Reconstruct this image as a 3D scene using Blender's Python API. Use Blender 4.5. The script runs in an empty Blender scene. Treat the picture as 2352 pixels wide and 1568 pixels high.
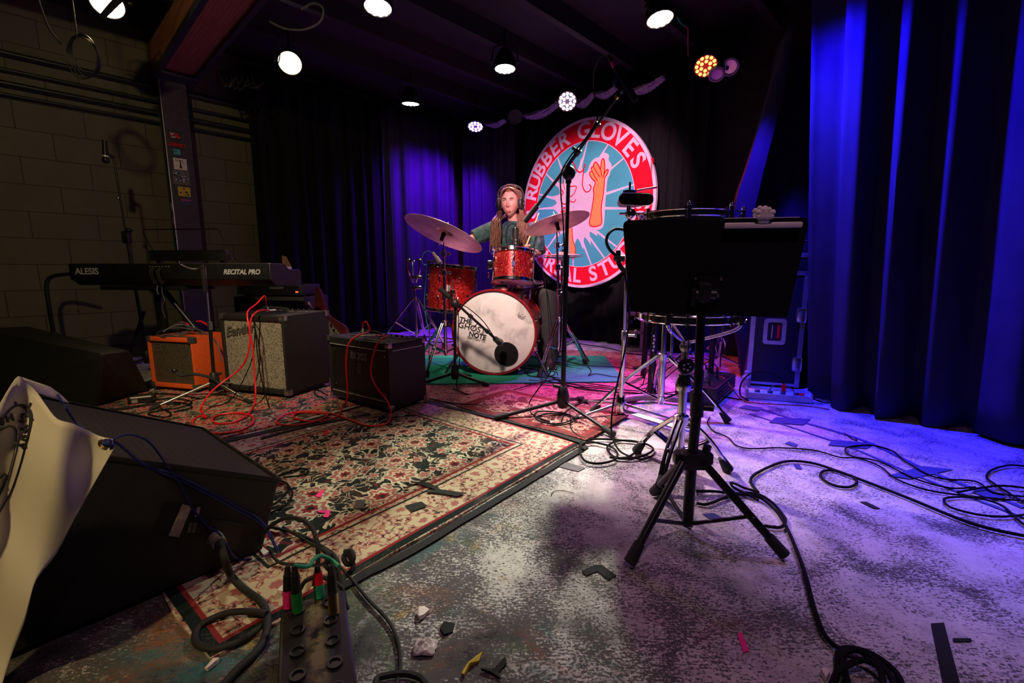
import bpy, bmesh, math, random
from mathutils import Vector, Matrix, Quaternion
random.seed(7)
V = Vector
C = bpy.context.scene.collection
PI = math.pi
# ---------------------------------------------------------------- camera model
FPX, PITCH, CH = 1045.0, math.radians(9.0), 0.80
cP, sP = math.cos(PITCH), math.sin(PITCH)
def ray(x, y):
    u = (x-1176)/FPX; v = (784-y)/FPX
    return V((u, cP+v*sP, -sP+v*cP))
def G(x, y, z=0.0):
    d = ray(x, y); t = (z-CH)/d.z
    return V((d.x*t, d.y*t, z))
def P(x, y, Y):
    d = ray(x, y); t = Y/d.y
    return V((d.x*t, Y, CH+d.z*t))
# ---------------------------------------------------------------- materials
MATS = {}
class NT:
    def __init__(s, name):
        s.m = bpy.data.materials.new(name); s.m.use_nodes = True
        s.n = s.m.node_tree.nodes; s.l = s.m.node_tree.links
        s.b = s.n['Principled BSDF']
    def node(s, t, **k):
        n = s.n.new(t)
        for a, v in k.items(): setattr(n, a, v)
        return n
    def inp(s, sock, v):
        if isinstance(v, bpy.types.NodeSocket): s.l.new(v, sock)
        elif v is not None: sock.default_value = v
    def co(s, kind='Object', scale=None, rot=None, loc=None):
        t = s.node('ShaderNodeTexCoord').outputs[kind]
        if scale is None and rot is None and loc is None: return t
        m = s.node('ShaderNodeMapping'); s.l.new(t, m.inputs[0])
        if scale is not None: m.inputs['Scale'].default_value = scale if hasattr(scale, '__len__') else (scale,)*3
        if rot is not None: m.inputs['Rotation'].default_value = rot
        if loc is not None: m.inputs['Location'].default_value = loc
        return m.outputs[0]
    def noise(s, vec, scale=5, detail=4, rough=.55, dist=0):
        n = s.node('ShaderNodeTexNoise'); s.l.new(vec, n.inputs['Vector'])
        n.inputs['Scale'].default_value = scale; n.inputs['Detail'].default_value = detail
        n.inputs['Roughness'].default_value = rough; n.inputs['Distortion'].default_value = dist
        return n.outputs[0]
    def ramp(s, f, stops, interp='LINEAR'):
        r = s.node('ShaderNodeValToRGB'); s.l.new(f, r.inputs[0]); e = r.color_ramp; e.interpolation = interp
        while len(e.elements) < len(stops): e.elements.new(.5)
        for el, (p, c) in zip(e.elements, stops):
            el.position = p; el.color = c if len(c) == 4 else (*c, 1)
        return r.outputs[0]
    def step(s, f, a, b):
        m = s.node('ShaderNodeMapRange'); s.l.new(f, m.inputs[0])
        m.inputs[1].default_value = a; m.inputs[2].default_value = b
        return m.outputs[0]
    def math(s, op, a, b=None, c=None):
        m = s.node('ShaderNodeMath', operation=op); s.inp(m.inputs[0], a); s.inp(m.inputs[1], b)
        if c is not None: s.inp(m.inputs[2], c)
        return m.outputs[0]
    def vmath(s, op, a, b=None):
        m = s.node('ShaderNodeVectorMath', operation=op); s.inp(m.inputs[0], a); s.inp(m.inputs[1], b)
        return m.outputs[1] if op in ('LENGTH', 'DISTANCE') else m.outputs[0]
    def mix(s, f, a, b):
        m = s.node('ShaderNodeMix', data_type='RGBA'); s.inp(m.inputs[0], f)
        A, B = [i for i in m.inputs if i.type == 'RGBA'][:2]
        s.inp(A, a if not isinstance(a, tuple) else (*a[:3], 1)); s.inp(B, b if not isinstance(b, tuple) else (*b[:3], 1))
        return [o for o in m.outputs if o.type == 'RGBA'][0]
    def sep(s, v):
        n = s.node('ShaderNodeSeparateXYZ'); s.l.new(v, n.inputs[0]); return n.outputs
    def comb(s, x, y, z=0.0):
        n = s.node('ShaderNodeCombineXYZ'); s.inp(n.inputs[0], x); s.inp(n.inputs[1], y); s.inp(n.inputs[2], z); return n.outputs[0]
    def set(s, col=None, rough=None, metal=None, **k):
        b = s.b
        if col is not None: s.inp(b.inputs['Base Color'], (*col[:3], 1) if isinstance(col, tuple) else col)
        if rough is not None: s.inp(b.inputs['Roughness'], rough)
        if metal is not None: s.inp(b.inputs['Metallic'], metal)
        for kk, v in k.items(): s.inp(b.inputs[kk.replace('_', ' ')], v)
    def bump(s, h, strength=.3, dist=.002):
        n = s.node('ShaderNodeBump'); s.l.new(h, n.inputs['Height'])
        n.inputs['Strength'].default_value = strength; n.inputs['Distance'].default_value = dist
        s.l.new(n.outputs[0], s.b.inputs['Normal'])
def plain(name, col, rough=.5, metal=0.0, var=.25, scale=30, bump=0, **k):
    t = NT(name); co = t.co('Object')
    n = t.noise(co, scale, 3)
    a = tuple(c*(1-var) for c in col); b = tuple(min(1, c*(1+var)) for c in col)
    t.set(t.ramp(n, [(.3, a), (.7, b)]), rough, metal, **k)
    if bump: t.bump(t.noise(co, scale*4, 2), bump, .001)
    MATS[name] = t.m; return t.m
M = MATS
plain('black_plastic', (.012, .012, .012), .45, bump=.1)
plain('black_rubber', (.010, .010, .010), .75)
plain('black_metal', (.014, .014, .015), .35, .3)
plain('desk_black', (.008, .008, .008), .75, 0, **{'Specular_IOR_Level': .12})
plain('chrome', (.78, .78, .80), .12, 1.0, var=.08)
plain('dull_chrome', (.55, .55, .56), .3, 1.0, var=.15)
plain('steel', (.35, .34, .33), .35, .9)
plain('tolex', (.012, .012, .013), .6, bump=.6, scale=120)
plain('orange_tolex', (.72, .10, .012), .55, bump=.4, scale=120, var=.12)
plain('white_plastic', (.80, .72, .72), .45, var=.05)
plain('white_paint', (.75, .72, .72), .6, var=.05)
plain('silver_print', (.62, .62, .62), .4, .3, var=.05)
plain('dim_print', (.16, .15, .13), .4, .5, var=.1)
plain('black_print', (.012, .012, .014), .6)
plain('red_print', (.70, .004, .022), .7, var=.12, **{'Specular_IOR_Level': .15})
plain('blue_print', (.06, .38, .44), .5, var=.12, scale=3)
plain('sign_white', (.72, .55, .68), .5, var=.08, scale=4)
plain('orange_print', (.75, .30, .10), .5, var=.06)
plain('red_cable', (.75, .012, .02), .4, var=.1)
plain('black_cable', (.005, .005, .005), .8, **{'Specular_IOR_Level': .15})
plain('grey_cable', (.05, .05, .06), .5)
plain('green_cable', (.02, .35, .16), .5)
plain('green_plug', (.01, .20, .03), .45)
plain('blue_rope', (.008, .02, .16), .7, bump=.5, scale=200)
plain('brass', (.55, .38, .12), .3, 1.0)
plain('gold', (.6, .48, .2), .35, .8)
plain('skin', (.62, .34, .25), .5, var=.08, **{'Subsurface_Weight': .05})
plain('lip', (.50, .17, .15), .45, var=.1)
plain('eye_white', (.6, .55, .52), .3, var=.02)
plain('eye_dark', (.03, .02, .015), .2)
plain('brow', (.05, .025, .012), .8)
plain('wood_stick', (.70, .48, .26), .5, var=.1)
plain('dark_trouser', (.02, .016, .02), .8)
plain('shoe', (.03, .02, .02), .6)
plain('concrete', (.36, .31, .29), .9, bump=.6, scale=60)
plain('case_laminate', (.010, .009, .016), .45, bump=.2)
plain('aluminium', (.62, .62, .64), .32, .9, var=.1)
plain('powerstrip_metal', (.45, .55, .62), .35, .6, var=.1)
plain('mahogany', (.05, .006, .008), .3, var=.3)
plain('maple', (.40, .22, .10), .4, var=.2)
plain('tape_black', (.005, .005, .006), .9, bump=.3, scale=60)
plain('tape_blue', (.03, .035, .16), .6, var=.15)
plain('tape_pink', (.85, .02, .22), .6, var=.1)
plain('tape_grey', (.05, .042, .045), .6, var=.2)
plain('paper', (.72, .62, .58), .8, var=.1)
plain('yellow_paper', (.55, .38, .03), .7)
plain('pad_black', (.012, .012, .012), .9)
plain('label_grey', (.33, .27, .24), .6, var=.4, scale=60)
plain('pipe_grey', (.24, .18, .17), .6, var=.2)
plain('steel_paint', (.035, .028, .045), .45, var=.25)
plain('conduit', (.03, .03, .035), .4, .4)
plain('red_wire', (.25, .02, .02), .5)
plain('key_white', (.7, .7, .68), .3, var=.02)

def emis(name, col, strength, base=(.02, .02, .02)):
    t = NT(name); n = t.noise(t.co('Object'), 8, 2)
    t.set(base, .3, Emission_Color=t.ramp(n, [(.3, tuple(c*.9 for c in col)), (.7, col)]), Emission_Strength=strength)
    M[name] = t.m
emis('led_warm', (1, .93, .74), 9)
emis('led_warm_dim', (1, .80, .55), 2.2)
emis('led_white', (.95, .85, 1), 9)
emis('led_violet', (.62, .40, 1), 7)
emis('led_amber', (1, .62, .18), 1.6)
emis('led_red_glow', (1, .03, .01), .45)
emis('led_violet_glow', (.2, .03, 1), .35)
emis('led_white_glow', (.5, .3, .6), .35)
emis('led_blue', (.05, .05, 1), 6)
emis('pilot_orange', (1, .18, .03), 1.2)
emis('pilot_red', (1, .05, .03), .8)

def velvet(name, col, sheen):
    t = NT(name); co = t.co('Object')
    n = t.noise(co, 6, 3); w = t.noise(co, 220, 2)
    t.set(t.mix(n, tuple(c*.7 for c in col), tuple(c*1.25 for c in col)), .9, 0)
    t.b.inputs['Specular IOR Level'].default_value = .1
    t.bump(w, .25, .001); M[name] = t.m
velvet('velvet_black', (.008, .008, .009), .2)
velvet('velvet_lit', (.040, .032, .055), .2)  # paler copy of the black velvet, light on the lit curtains put into its colour
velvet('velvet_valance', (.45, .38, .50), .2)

# worn stage floor: cream paint trodden to dark specks, paint spills
def mk_floor():
    t = NT('stage_floor'); co = t.co('Object')
    big = t.noise(co, 1.1, 3, .5); med = t.noise(co, 5, 5, .6, .6); fine = t.noise(co, 150, 4, .7)
    stretch = t.noise(t.co('Object', scale=(60, 190, 1), rot=(0, 0, .5)), 1.0, 4, .65)
    base = t.ramp(t.noise(co, 11, 6, .7), [(.30, (.34, .30, .29)), (.5, (.55, .51, .50)), (.7, (.66, .61, .59))])
    grit = t.math('ADD', t.math('MULTIPLY', fine, .6), t.math('MULTIPLY', stretch, .55))
    x, y, z = t.sep(co)
    left = t.step(x, .75, -.15); near = t.step(y, 1.6, .85)
    dirt = t.math('MULTIPLY', left, near)
    thr = t.math('ADD', t.math('MULTIPLY', med, .40), t.math('ADD', .212, t.math('MULTIPLY', dirt, .085)))
    sp = t.step(t.math('SUBTRACT', thr, t.math('MULTIPLY', grit, .75)), -.02, .04)
    c = t.mix(t.math('MULTIPLY', sp, .9), base, (.045, .04, .045))
    for k, (sc, off, colr, lo, hi) in enumerate([(2.6, 3.1, (.03, .15, .17), .57, .66), (3.1, 9.7, (.30, .09, .03), .61, .72),
                                     (2.8, 14.2, (.05, .10, .03), .60, .70), (2.4, 21.3, (.025, .025, .03), .55, .66), (5.0, 27.0, (.45, .28, .02), .66, .74)]):
        n = t.noise(t.co('Object', loc=(off, -off, 0)), sc, 5, .65, .4)
        f = t.math('MULTIPLY', t.step(n, lo-.07, hi-.05), t.step(t.math('ADD', t.math('MULTIPLY', fine, .5), t.math('MULTIPLY', stretch, .5)), .42, .55))
        f = t.math('MULTIPLY', f, t.math('ADD', .12, t.math('MULTIPLY', dirt, 1.1)))
        c = t.mix(f, c, colr)
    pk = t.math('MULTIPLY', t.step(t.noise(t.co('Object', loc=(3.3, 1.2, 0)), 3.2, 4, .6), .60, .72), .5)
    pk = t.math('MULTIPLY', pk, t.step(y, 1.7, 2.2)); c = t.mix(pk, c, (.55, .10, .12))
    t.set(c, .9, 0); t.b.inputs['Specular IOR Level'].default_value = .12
    t.bump(fine, .45, .003); M['stage_floor'] = t.m
mk_floor()

def mk_rug(name, field, cream, flower, accent, cell=5.2, border=None, wear=.3, L=1.5, W=1.3):
    """persian rug: flowers in voronoi cells, curling vines, band border; object coords x along length, y across"""
    t = NT(name); co = t.co('Object')
    dn = t.node('ShaderNodeTexNoise'); t.l.new(co, dn.inputs[0]); dn.inputs['Scale'].default_value = 22
    dis = t.vmath('MULTIPLY', t.vmath('SUBTRACT', dn.outputs[1], (.5, .5, .5)), (.035, .035, 0))
    cw = t.vmath('ADD', co, dis)
    def flowers(sc, R, amp, pet, off):
        v = t.node('ShaderNodeTexVoronoi', voronoi_dimensions='2D'); v.inputs['Scale'].default_value = sc
        v.inputs['Randomness'].default_value = .75
        p = t.vmath('ADD', cw, (off, off*.7, 0)); t.l.new(p, v.inputs[0])
        d = t.vmath('SUBTRACT', t.vmath('MULTIPLY', p, (sc, sc, 0)), t.vmath('MULTIPLY', v.outputs['Position'], (sc, sc, 0)))
        dx, dy, _ = t.sep(d)
        ang = t.math('ARCTAN2', dy, dx); r = v.outputs['Distance']
        lim = t.math('ADD', R, t.math('MULTIPLY', t.math('COSINE', t.math('MULTIPLY', ang, pet)), amp))
        return t.math('DIVIDE', r, lim), r
    q, r = flowers(cell, .31, .06, 7, 0)
    q2, r2 = flowers(cell*1.9, .22, .08, 5, 3.7)
    vn = t.noise(cw, 7, 2, .5, 1.6)
    vine = t.step(t.math('ABSOLUTE', t.math('SUBTRACT', vn, .5)), .028, .016)
    vn2 = t.noise(cw, 13, 2, .5, 1.2)
    vine2 = t.step(t.math('ABSOLUTE', t.math('SUBTRACT', vn2, .58)), .026, .014)
    sm = t.step(t.noise(cw, 55, 2), .58, .62)
    c = t.mix(vine, field, cream)
    c = t.mix(t.math('MULTIPLY', vine2, .8), c, cream)
    c = t.mix(t.step(q2, 1.05, .98), c, cream); c = t.mix(t.step(q2, .80, .74), c, flower)
    c = t.mix(t.step(q, 1.06, 1.0), c, cream); c = t.mix(t.step(q, .90, .86), c, flower)
    c = t.mix(t.step(q, .62, .58), c, cream); c = t.mix(t.step(q, .42, .36), c, accent)
    c = t.mix(t.step(q, .2, .16), c, field)
    c = t.mix(t.math('MULTIPLY', sm, .45), c, accent)
    if border:
        bw, bcol = border
        x, y, z = t.sep(co)
        ex = t.math('MINIMUM', t.math('SUBTRACT', x, -L/2), t.math('SUBTRACT', L/2, x))
        ey = t.math('MINIMUM', t.math('SUBTRACT', y, -W/2), t.math('SUBTRACT', W/2, y))
        e = t.math('MINIMUM', ex, ey)
        bq, _ = flowers(8, .36, .05, 7, 8.1); bsm, _ = flowers(34, .30, .12, 4, 5.5)
        bc = t.mix(t.step(bsm, 1.0, .9), bcol, flower); bc = t.mix(t.step(bsm, .5, .4), bc, field); bv = t.noise(cw, 30, 2, .5, 1.0); bc = t.mix(t.math('MULTIPLY', t.step(t.math('ABSOLUTE', t.math('SUBTRACT', bv, .5)), .035, .02), .8), bc, flower); bc = t.mix(t.math('MULTIPLY', t.step(t.noise(cw, 70, 2), .58, .62), .7), bc, field)
        bc = t.mix(t.step(bq, 1.05, 1.0), bc, flower); bc = t.mix(t.step(bq, .93, .90), bc, bcol); bc = t.mix(t.step(bq, .4, .3), bc, flower)
        c = t.mix(t.step(e, bw+.003, bw), c, bc)
        for a, w2, col in ((bw, .006, accent), (bw-.03, .004, field), (.035, .006, accent), (.018, .012, field)):
            c = t.mix(t.step(t.math('ABSOLUTE', t.math('SUBTRACT', e, a)), w2+.002, w2), c, col)
    wn = t.noise(co, 3, 5, .65); fi = t.noise(co, 130, 2)
    c = t.mix(t.math('MULTIPLY', t.step(t.math('ADD', t.math('MULTIPLY', wn, .7), t.math('MULTIPLY', fi, .3)), .5, .66), wear), c, (.16, .12, .11))
    t.set(c, .92, 0); t.b.inputs['Specular IOR Level'].default_value = .1
    t.bump(t.noise(co, 260, 2), .5, .002); M[name] = t.m
mk_rug('rug_floral', (.010, .016, .017), (.52, .45, .34), (.34, .12, .11), (.22, .02, .025), 5.4, (.24, (.48, .39, .28)), .45, 1.54, 1.32)
mk_rug('rug_red', (.03, .045, .035), (.42, .33, .24), (.42, .02, .03), (.40, .015, .03), 8.5, None, .3)
mk_rug('rug_faded', (.20, .055, .07), (.36, .25, .22), (.34, .09, .10), (.22, .04, .06), 6.0, None, .7)
mk_rug('rug_small', (.12, .03, .03), (.45, .34, .27), (.38, .14, .11), (.20, .03, .03), 7.5, (.05, (.14, .02, .02)), .4, .47, .86)

def mk_misc():
    t = NT('green_mat'); co = t.co('Object')
    t.set(t.ramp(t.noise(co, 90, 3), [(.3, (.004, .24, .12)), (.7, (.008, .46, .22))]), .95, 0); t.bump(t.noise(co, 300, 2), .5, .002); M['green_mat'] = t.m
    # painted concrete block wall
    t = NT('block_wall'); co = t.co('Object'); x, y, z = t.sep(co)
    b = t.node('ShaderNodeTexBrick'); t.l.new(t.comb(x, z), b.inputs[0])
    b.inputs['Scale'].default_value = 1; b.inputs['Brick Width'].default_value = .41; b.inputs['Row Height'].default_value = .21
    b.inputs['Mortar Size'].default_value = .0035; b.inputs['Mortar Smooth'].default_value = .4
    b.inputs['Color1'].default_value = (.125, .112, .075, 1); b.inputs['Color2'].default_value = (.110, .100, .068, 1); b.inputs['Mortar'].default_value = (.02, .018, .012, 1)
    n = t.noise(co, 3, 4); c = t.mix(t.math('MULTIPLY', t.step(n, .4, .75), .5), b.outputs[0], (.06, .055, .04))
    t.set(c, .7, 0); t.bump(t.math('SUBTRACT', t.noise(co, 60, 4), b.outputs[1]), .5, .004); M['block_wall'] = t.m
    t = NT('dark_board'); co = t.co('Object', scale=(1, 14, 14)); n = t.noise(co, 2.2, 5, .6, .5)
    t.set(t.ramp(n, [(.3, (.012, .010, .012)), (.7, (.030, .024, .030))]), .8, 0); M['dark_board'] = t.m
    t = NT('beam_wood'); co = t.co('Object', scale=(1, 9, 9)); n = t.noise(co, 3, 4, .5, .6)
    w = t.node('ShaderNodeTexWave'); t.l.new(co, w.inputs[0]); w.inputs['Scale'].default_value = 1.6; w.inputs['Distortion'].default_value = 7; w.bands_direction = 'Y'
    t.set(t.mix(t.math('MULTIPLY', w.outputs[1], .5), t.ramp(n, [(.3, (.30, .10, .05)), (.7, (.45, .17, .09))]), (.20, .05, .03)), .65, 0); M['beam_wood'] = t.m
    # speaker grille cloths
    def cloth(name, a, b_, sc, metal):
        t = NT(name); co = t.co('Object', scale=sc)
        x, y, z = t.sep(co)
        s1 = t.math('SINE', t.math('MULTIPLY', x, 6.283)); s2 = t.math('SINE', t.math('MULTIPLY', z, 6.283))
        f = t.math('MULTIPLY_ADD', t.math('MULTIPLY', s1, s2), .5, .5)
        n = t.noise(t.co('Object'), 160, 1)
        c = t.mix(t.math('MULTIPLY', f, t.step(n, .3, .6)), a, b_)
        t.set(c, .42, metal); t.bump(f, .6, .002); M[name] = t.m
    cloth('silver_cloth', (.10, .09, .07), (.85, .78, .62), (75, 1, 75), .25)
    cloth('tan_cloth', (.035, .028, .018), (.16, .13, .085), (90, 1, 90), .1)
    cloth('dark_cloth', (.006, .006, .006), (.02, .018, .016), (90, 1, 90), 0)
    t = NT('monitor_grille'); co = t.co('Object', scale=110)
    v = t.node('ShaderNodeTexVoronoi'); t.l.new(co, v.inputs[0]); v.inputs['Scale'].default_value = 1; v.inputs['Randomness'].default_value = .2
    t.set(t.ramp(v.outputs[0], [(.25, (.003, .002, .002)), (.55, (.022, .015, .010))]), .85, 0); M['monitor_grille'] = t.m
    # sparkle drum wrap
    t = NT('red_sparkle'); co = t.co('Object')
    v = t.node('ShaderNodeTexVoronoi'); t.l.new(co, v.inputs[0]); v.inputs['Scale'].default_value = 260
    br, g2, b2 = t.sep(v.outputs['Color'])
    t.set(t.ramp(br, [(0, (.16, .001, .003)), (.6, (.40, .004, .008)), (.88, (.75, .02, .02)), (1, (1, .35, .28))]), .28, .5)
    t.b.inputs['Coat Weight'].default_value = .6
    nb = t.node('ShaderNodeNormalMap') if False else None
    t.bump(g2, .8, .002); M['red_sparkle'] = t.m
    plain('hoop_red', (.30, .012, .02), .3, .2, bump=.2, scale=80)
    # calf-look head
    t = NT('kick_head'); co = t.co('Object')
    a = t.noise(co, 6, 6, .6, .7); b_ = t.noise(co, 2.2, 3)
    c = t.ramp(a, [(.32, (.40, .37, .34)), (.5, (.72, .66, .60)), (.7, (.80, .75, .70))])
    t.set(t.mix(t.math('MULTIPLY', t.step(b_, .5, .7), .3), c, (.50, .46, .38)), .55, 0); M['kick_head'] = t.m
    plain('drum_head', (.75, .60, .62), .5, var=.06)
    # cymbal
    t = NT('cymbal_bronze'); co = t.co('Object'); x, y, z = t.sep(co)
    r = t.vmath('LENGTH', t.comb(x, y, 0.0))
    rings = t.math('SINE', t.math('MULTIPLY', r, 900)); n = t.noise(co, 7, 4, .6)
    t.set(t.mix(t.step(n, .35, .7), (.62, .36, .26), (.95, .66, .54)), .42, .30); t.bump(rings, .12, .001); M['cymbal_bronze'] = t.m
    # hair
    t = NT('hair'); co = t.co('Object', scale=(60, 60, 6)); n = t.noise(co, 3, 3)
    t.set(t.ramp(n, [(.3, (.07, .022, .010)), (.7, (.26, .10, .05))]), .45, 0); t.b.inputs['Sheen Weight'].default_value = .2; M['hair'] = t.m
    # tie dye
    t = NT('tie_dye'); co = t.co('Object'); a = t.noise(co, 7, 5, .6, 1.0); b_ = t.noise(co, 16, 4, .6)
    c = t.ramp(a, [(.36, (.008, .012, .025)), (.47, (.015, .035, .05)), (.56, (.02, .08, .055)), (.68, (.07, .18, .13))])
    x, y, z = t.sep(co); c = t.mix(t.math('MULTIPLY', t.step(x, .02, -.2), .5), c, (.03, .13, .08))
    t.set(t.mix(t.math('MULTIPLY', t.step(b_, .45, .65), .5), c, (.12, .14, .20)), .9, 0); t.bump(t.noise(t.co('Object', scale=(1, 1, .4)), 14, 3, .5, 1.5), 1.0, .03); M['tie_dye'] = t.m
    t = NT('banner_vinyl'); co = t.co('Object')
    t.set(t.ramp(t.noise(co, 6, 3), [(.3, (.66, .60, .52)), (.7, (.74, .69, .62))]), .6, 0); M['banner_vinyl'] = t.m
    plain('translucent_plastic', (.5, .42, .42), .2, var=.4, scale=40)
mk_misc()
# ---------------------------------------------------------------- mesh builder
def frame(o, x, z=V((0, 0, 1))):
    """matrix with local x along x, local z about z, y = z cross x"""
    x = V(x).normalized(); z = V(z); z = (z - x*z.dot(x)).normalized(); y = z.cross(x)
    m = Matrix((x, y, z)).transposed().to_4x4(); m.translation = V(o); return m
def catmull(pts, k=6, closed=False):
    pts = [V(p) for p in pts]; n = len(pts)
    if n < 3: return pts
    out = []
    rng = range(n if closed else n-1)
    for i in rng:
        if closed: a, b, c, d = pts[(i-1) % n], pts[i], pts[(i+1) % n], pts[(i+2) % n]
        else: a, b, c, d = pts[max(i-1, 0)], pts[i], pts[i+1], pts[min(i+2, n-1)]
        for j in range(k):
            t = j/k
            out.append(.5*((2*b)+(c-a)*t+(2*a-5*b+4*c-d)*t*t+(3*b-a-3*c+d)*t*t*t))
    if not closed: out.append(pts[-1])
    return out
def framez(o, z, x=V((1, 0, 0))):
    z = V(z).normalized(); x = V(x); x = (x-z*x.dot(z)).normalized(); y = z.cross(x)
    m = Matrix((x, y, z)).transposed().to_4x4(); m.translation = V(o); return m
INV = {}
class MB:
    def __init__(s, M_=None):
        s.v = []; s.f = []; s.M = M_ or Matrix()
    def add(s, vs, fs):
        o = len(s.v); s.v += [s.M @ V(v) for v in vs]; s.f += [[i+o for i in f] for f in fs]; return s
    def box(s, cx, cy, cz, sx, sy, sz, bev=0, R=None):
        bm = bmesh.new(); bmesh.ops.create_cube(bm, size=1)
        bmesh.ops.scale(bm, vec=(sx, sy, sz), verts=bm.verts)
        if bev: bmesh.ops.bevel(bm, geom=bm.edges[:], offset=bev, segments=2, affect='EDGES', profile=.6)
        T_ = Matrix.Translation((cx, cy, cz))
        if R is not None: T_ = T_ @ R.to_4x4()
        bm.verts.index_update()
        s.add([T_ @ v.co for v in bm.verts], [[v.index for v in f.verts] for f in bm.faces]); bm.free(); return s
    def ring_loft(s, rings, cap0=True, cap1=True, closed=False):
        n = len(rings[0]); vs = [p for r in rings for p in r]; fs = []
        m = len(rings)
        for i in range(m if closed else m-1):
            i2 = (i+1) % m
            for j in range(n):
                j2 = (j+1) % n
                fs.append([i*n+j, i*n+j2, i2*n+j2, i2*n+j])
        if not closed:
            if cap0: fs.append(list(range(n))[::-1])
            if cap1: fs.append([(m-1)*n+j for j in range(n)])
        return s.add(vs, fs)
    def cyl(s, p0, p1, r0, r1=None, n=14, caps=True):
        p0, p1 = V(p0), V(p1); r1 = r0 if r1 is None else r1
        q = (p1-p0).to_track_quat('Z', 'Y')
        rr = []
        for p, r in ((p0, r0), (p1, r1)):
            rr.append([p + q @ V((math.cos(2*PI*j/n)*r, math.sin(2*PI*j/n)*r, 0)) for j in range(n)])
        return s.ring_loft(rr, caps, caps)
    def tube(s, pts, r, n=8, k=0, closed=False, rfn=None):
        pts = catmull(pts, k, closed) if k else [V(p) for p in pts]
        m = len(pts)
        if m < 2: return s
        T0 = (pts[1]-pts[0]).normalized(); up = V((0, 0, 1)) if abs(T0.z) < .9 else V((1, 0, 0))
        N = T0.cross(up).normalized(); rings = []; last = T0
        for i in range(m):
            if closed: t = (pts[(i+1) % m]-pts[i-1])
            else: t = pts[min(i+1, m-1)]-pts[max(i-1, 0)]
            t = t.normalized() if t.length > 1e-9 else last
            q = last.rotation_difference(t); N = q @ N; last = t
            B = t.cross(N).normalized(); N = B.cross(t).normalized()
            rad = r if rfn is None else rfn(i/(m-1))*r
            rings.append([pts[i]+(N*math.cos(2*PI*j/n)+B*math.sin(2*PI*j/n))*rad for j in range(n)])
        return s.ring_loft(rings, not closed, not closed, closed)
    def lathe(s, prof, o, ax=(0, 0, 1), n=32, closed=False):
        q = V(ax).normalized().to_track_quat('Z', 'Y') if V(ax).normalized() != V((0, 0, 1)) else Quaternion()
        o = V(o); vs = []; fs = []; idx = []
        for r, h in prof:
            if r < 1e-6: idx.append([len(vs)]*n); vs.append(o+q @ V((0, 0, h)))
            else:
                idx.append([len(vs)+j for j in range(n)])
                vs += [o+q @ V((math.cos(2*PI*j/n)*r, math.sin(2*PI*j/n)*r, h)) for j in range(n)]
        R = list(range(len(prof)-1)) + ([len(prof)-1] if closed else [])
        for i in R:
            a, b = idx[i], idx[(i+1) % len(prof)]
            for j in range(n):
                j2 = (j+1) % n
                f = [a[j], a[j2], b[j2], b[j]]; g = []
                for x in f:
                    if x not in g: g.append(x)
                if len(g) > 2: fs.append(g)
        return s.add(vs, fs)
    def sphere(s, c, r, sc=(1, 1, 1), n=16, R=None):
        c = V(c); vs = []; fs = []; h = n//2
        for i in range(h+1):
            th = PI*i/h
            for j in range(n):
                a = 2*PI*j/n
                p = V((math.sin(th)*math.cos(a)*r*sc[0], math.sin(th)*math.sin(a)*r*sc[1], math.cos(th)*r*sc[2]))
                if R is not None: p = R @ p
                vs.append(c+p)
        for i in range(h):
            for j in range(n):
                j2 = (j+1) % n; fs.append([i*n+j, (i+1)*n+j, (i+1)*n+j2, i*n+j2])
        return s.add(vs, fs)
    def torus(s, c, ax, R_, r, n=32, m=8):
        q = V(ax).to_track_quat('Z', 'Y')
        pts = [V(c)+q @ V((math.cos(2*PI*i/n)*R_, math.sin(2*PI*i/n)*R_, 0)) for i in range(n)]
        return s.tube(pts, r, m, 0, True)
    def poly(s, pts, y, thk):
        """flat outline in the local xz plane, front at y, back at y+thk"""
        n = len(pts); vs = [(p[0], y, p[1]) for p in pts]+[(p[0], y+thk, p[1]) for p in pts]
        fs = [list(range(n)), list(range(2*n-1, n-1, -1))]+[[i, (i+1) % n, (i+1) % n+n, i+n] for i in range(n)]
        return s.add(vs, fs)
    def stroke(s, pts, w, y, thk, k=5, closed=False):
        P2 = catmull([V((p[0], p[1], 0)) for p in pts], k, closed) if k else [V((p[0], p[1], 0)) for p in pts]
        n = len(P2); L = []; R_ = []
        for i in range(n):
            t = (P2[(i+1) % n]-P2[i-1]) if closed else (P2[min(i+1, n-1)]-P2[max(i-1, 0)])
            t.normalize(); nn = V((-t.y, t.x, 0))*w/2
            L.append(P2[i]+nn); R_.append(P2[i]-nn)
        vs = []; fs = []
        for a, b in zip(L, R_): vs += [(a.x, y, a.y), (b.x, y, b.y), (a.x, y+thk, a.y), (b.x, y+thk, b.y)]
        for i in range(n if closed else n-1):
            a = 4*i; b = 4*((i+1) % n)
            fs += [[a, b, b+1, a+1], [a+2, a+3, b+3, b+2], [a, a+2, b+2, b], [a+1, b+1, b+3, a+3]]
        return s.add(vs, fs)
    def hull(s, pts):
        bm = bmesh.new()
        for p in pts: bm.verts.new(V(p))
        r = bmesh.ops.convex_hull(bm, input=bm.verts[:])
        bmesh.ops.delete(bm, geom=list({g for g in r['geom_interior']+r['geom_unused'] if isinstance(g, bmesh.types.BMVert)}), context='VERTS')
        bmesh.ops.dissolve_limit(bm, angle_limit=.02, verts=bm.verts[:], edges=bm.edges[:])
        bm.verts.index_update()
        s.add([v.co.copy() for v in bm.verts], [[v.index for v in f.verts] for f in bm.faces]); bm.free(); return s
    def grid(s, rows, closed_u=False):
        n = len(rows[0]); vs = [p for r in rows for p in r]; fs = []
        for i in range(len(rows)-1):
            for j in range(n if closed_u else n-1):
                j2 = (j+1) % n; fs.append([i*n+j, i*n+j2, (i+1)*n+j2, (i+1)*n+j])
        return s.add(vs, fs)
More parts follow.
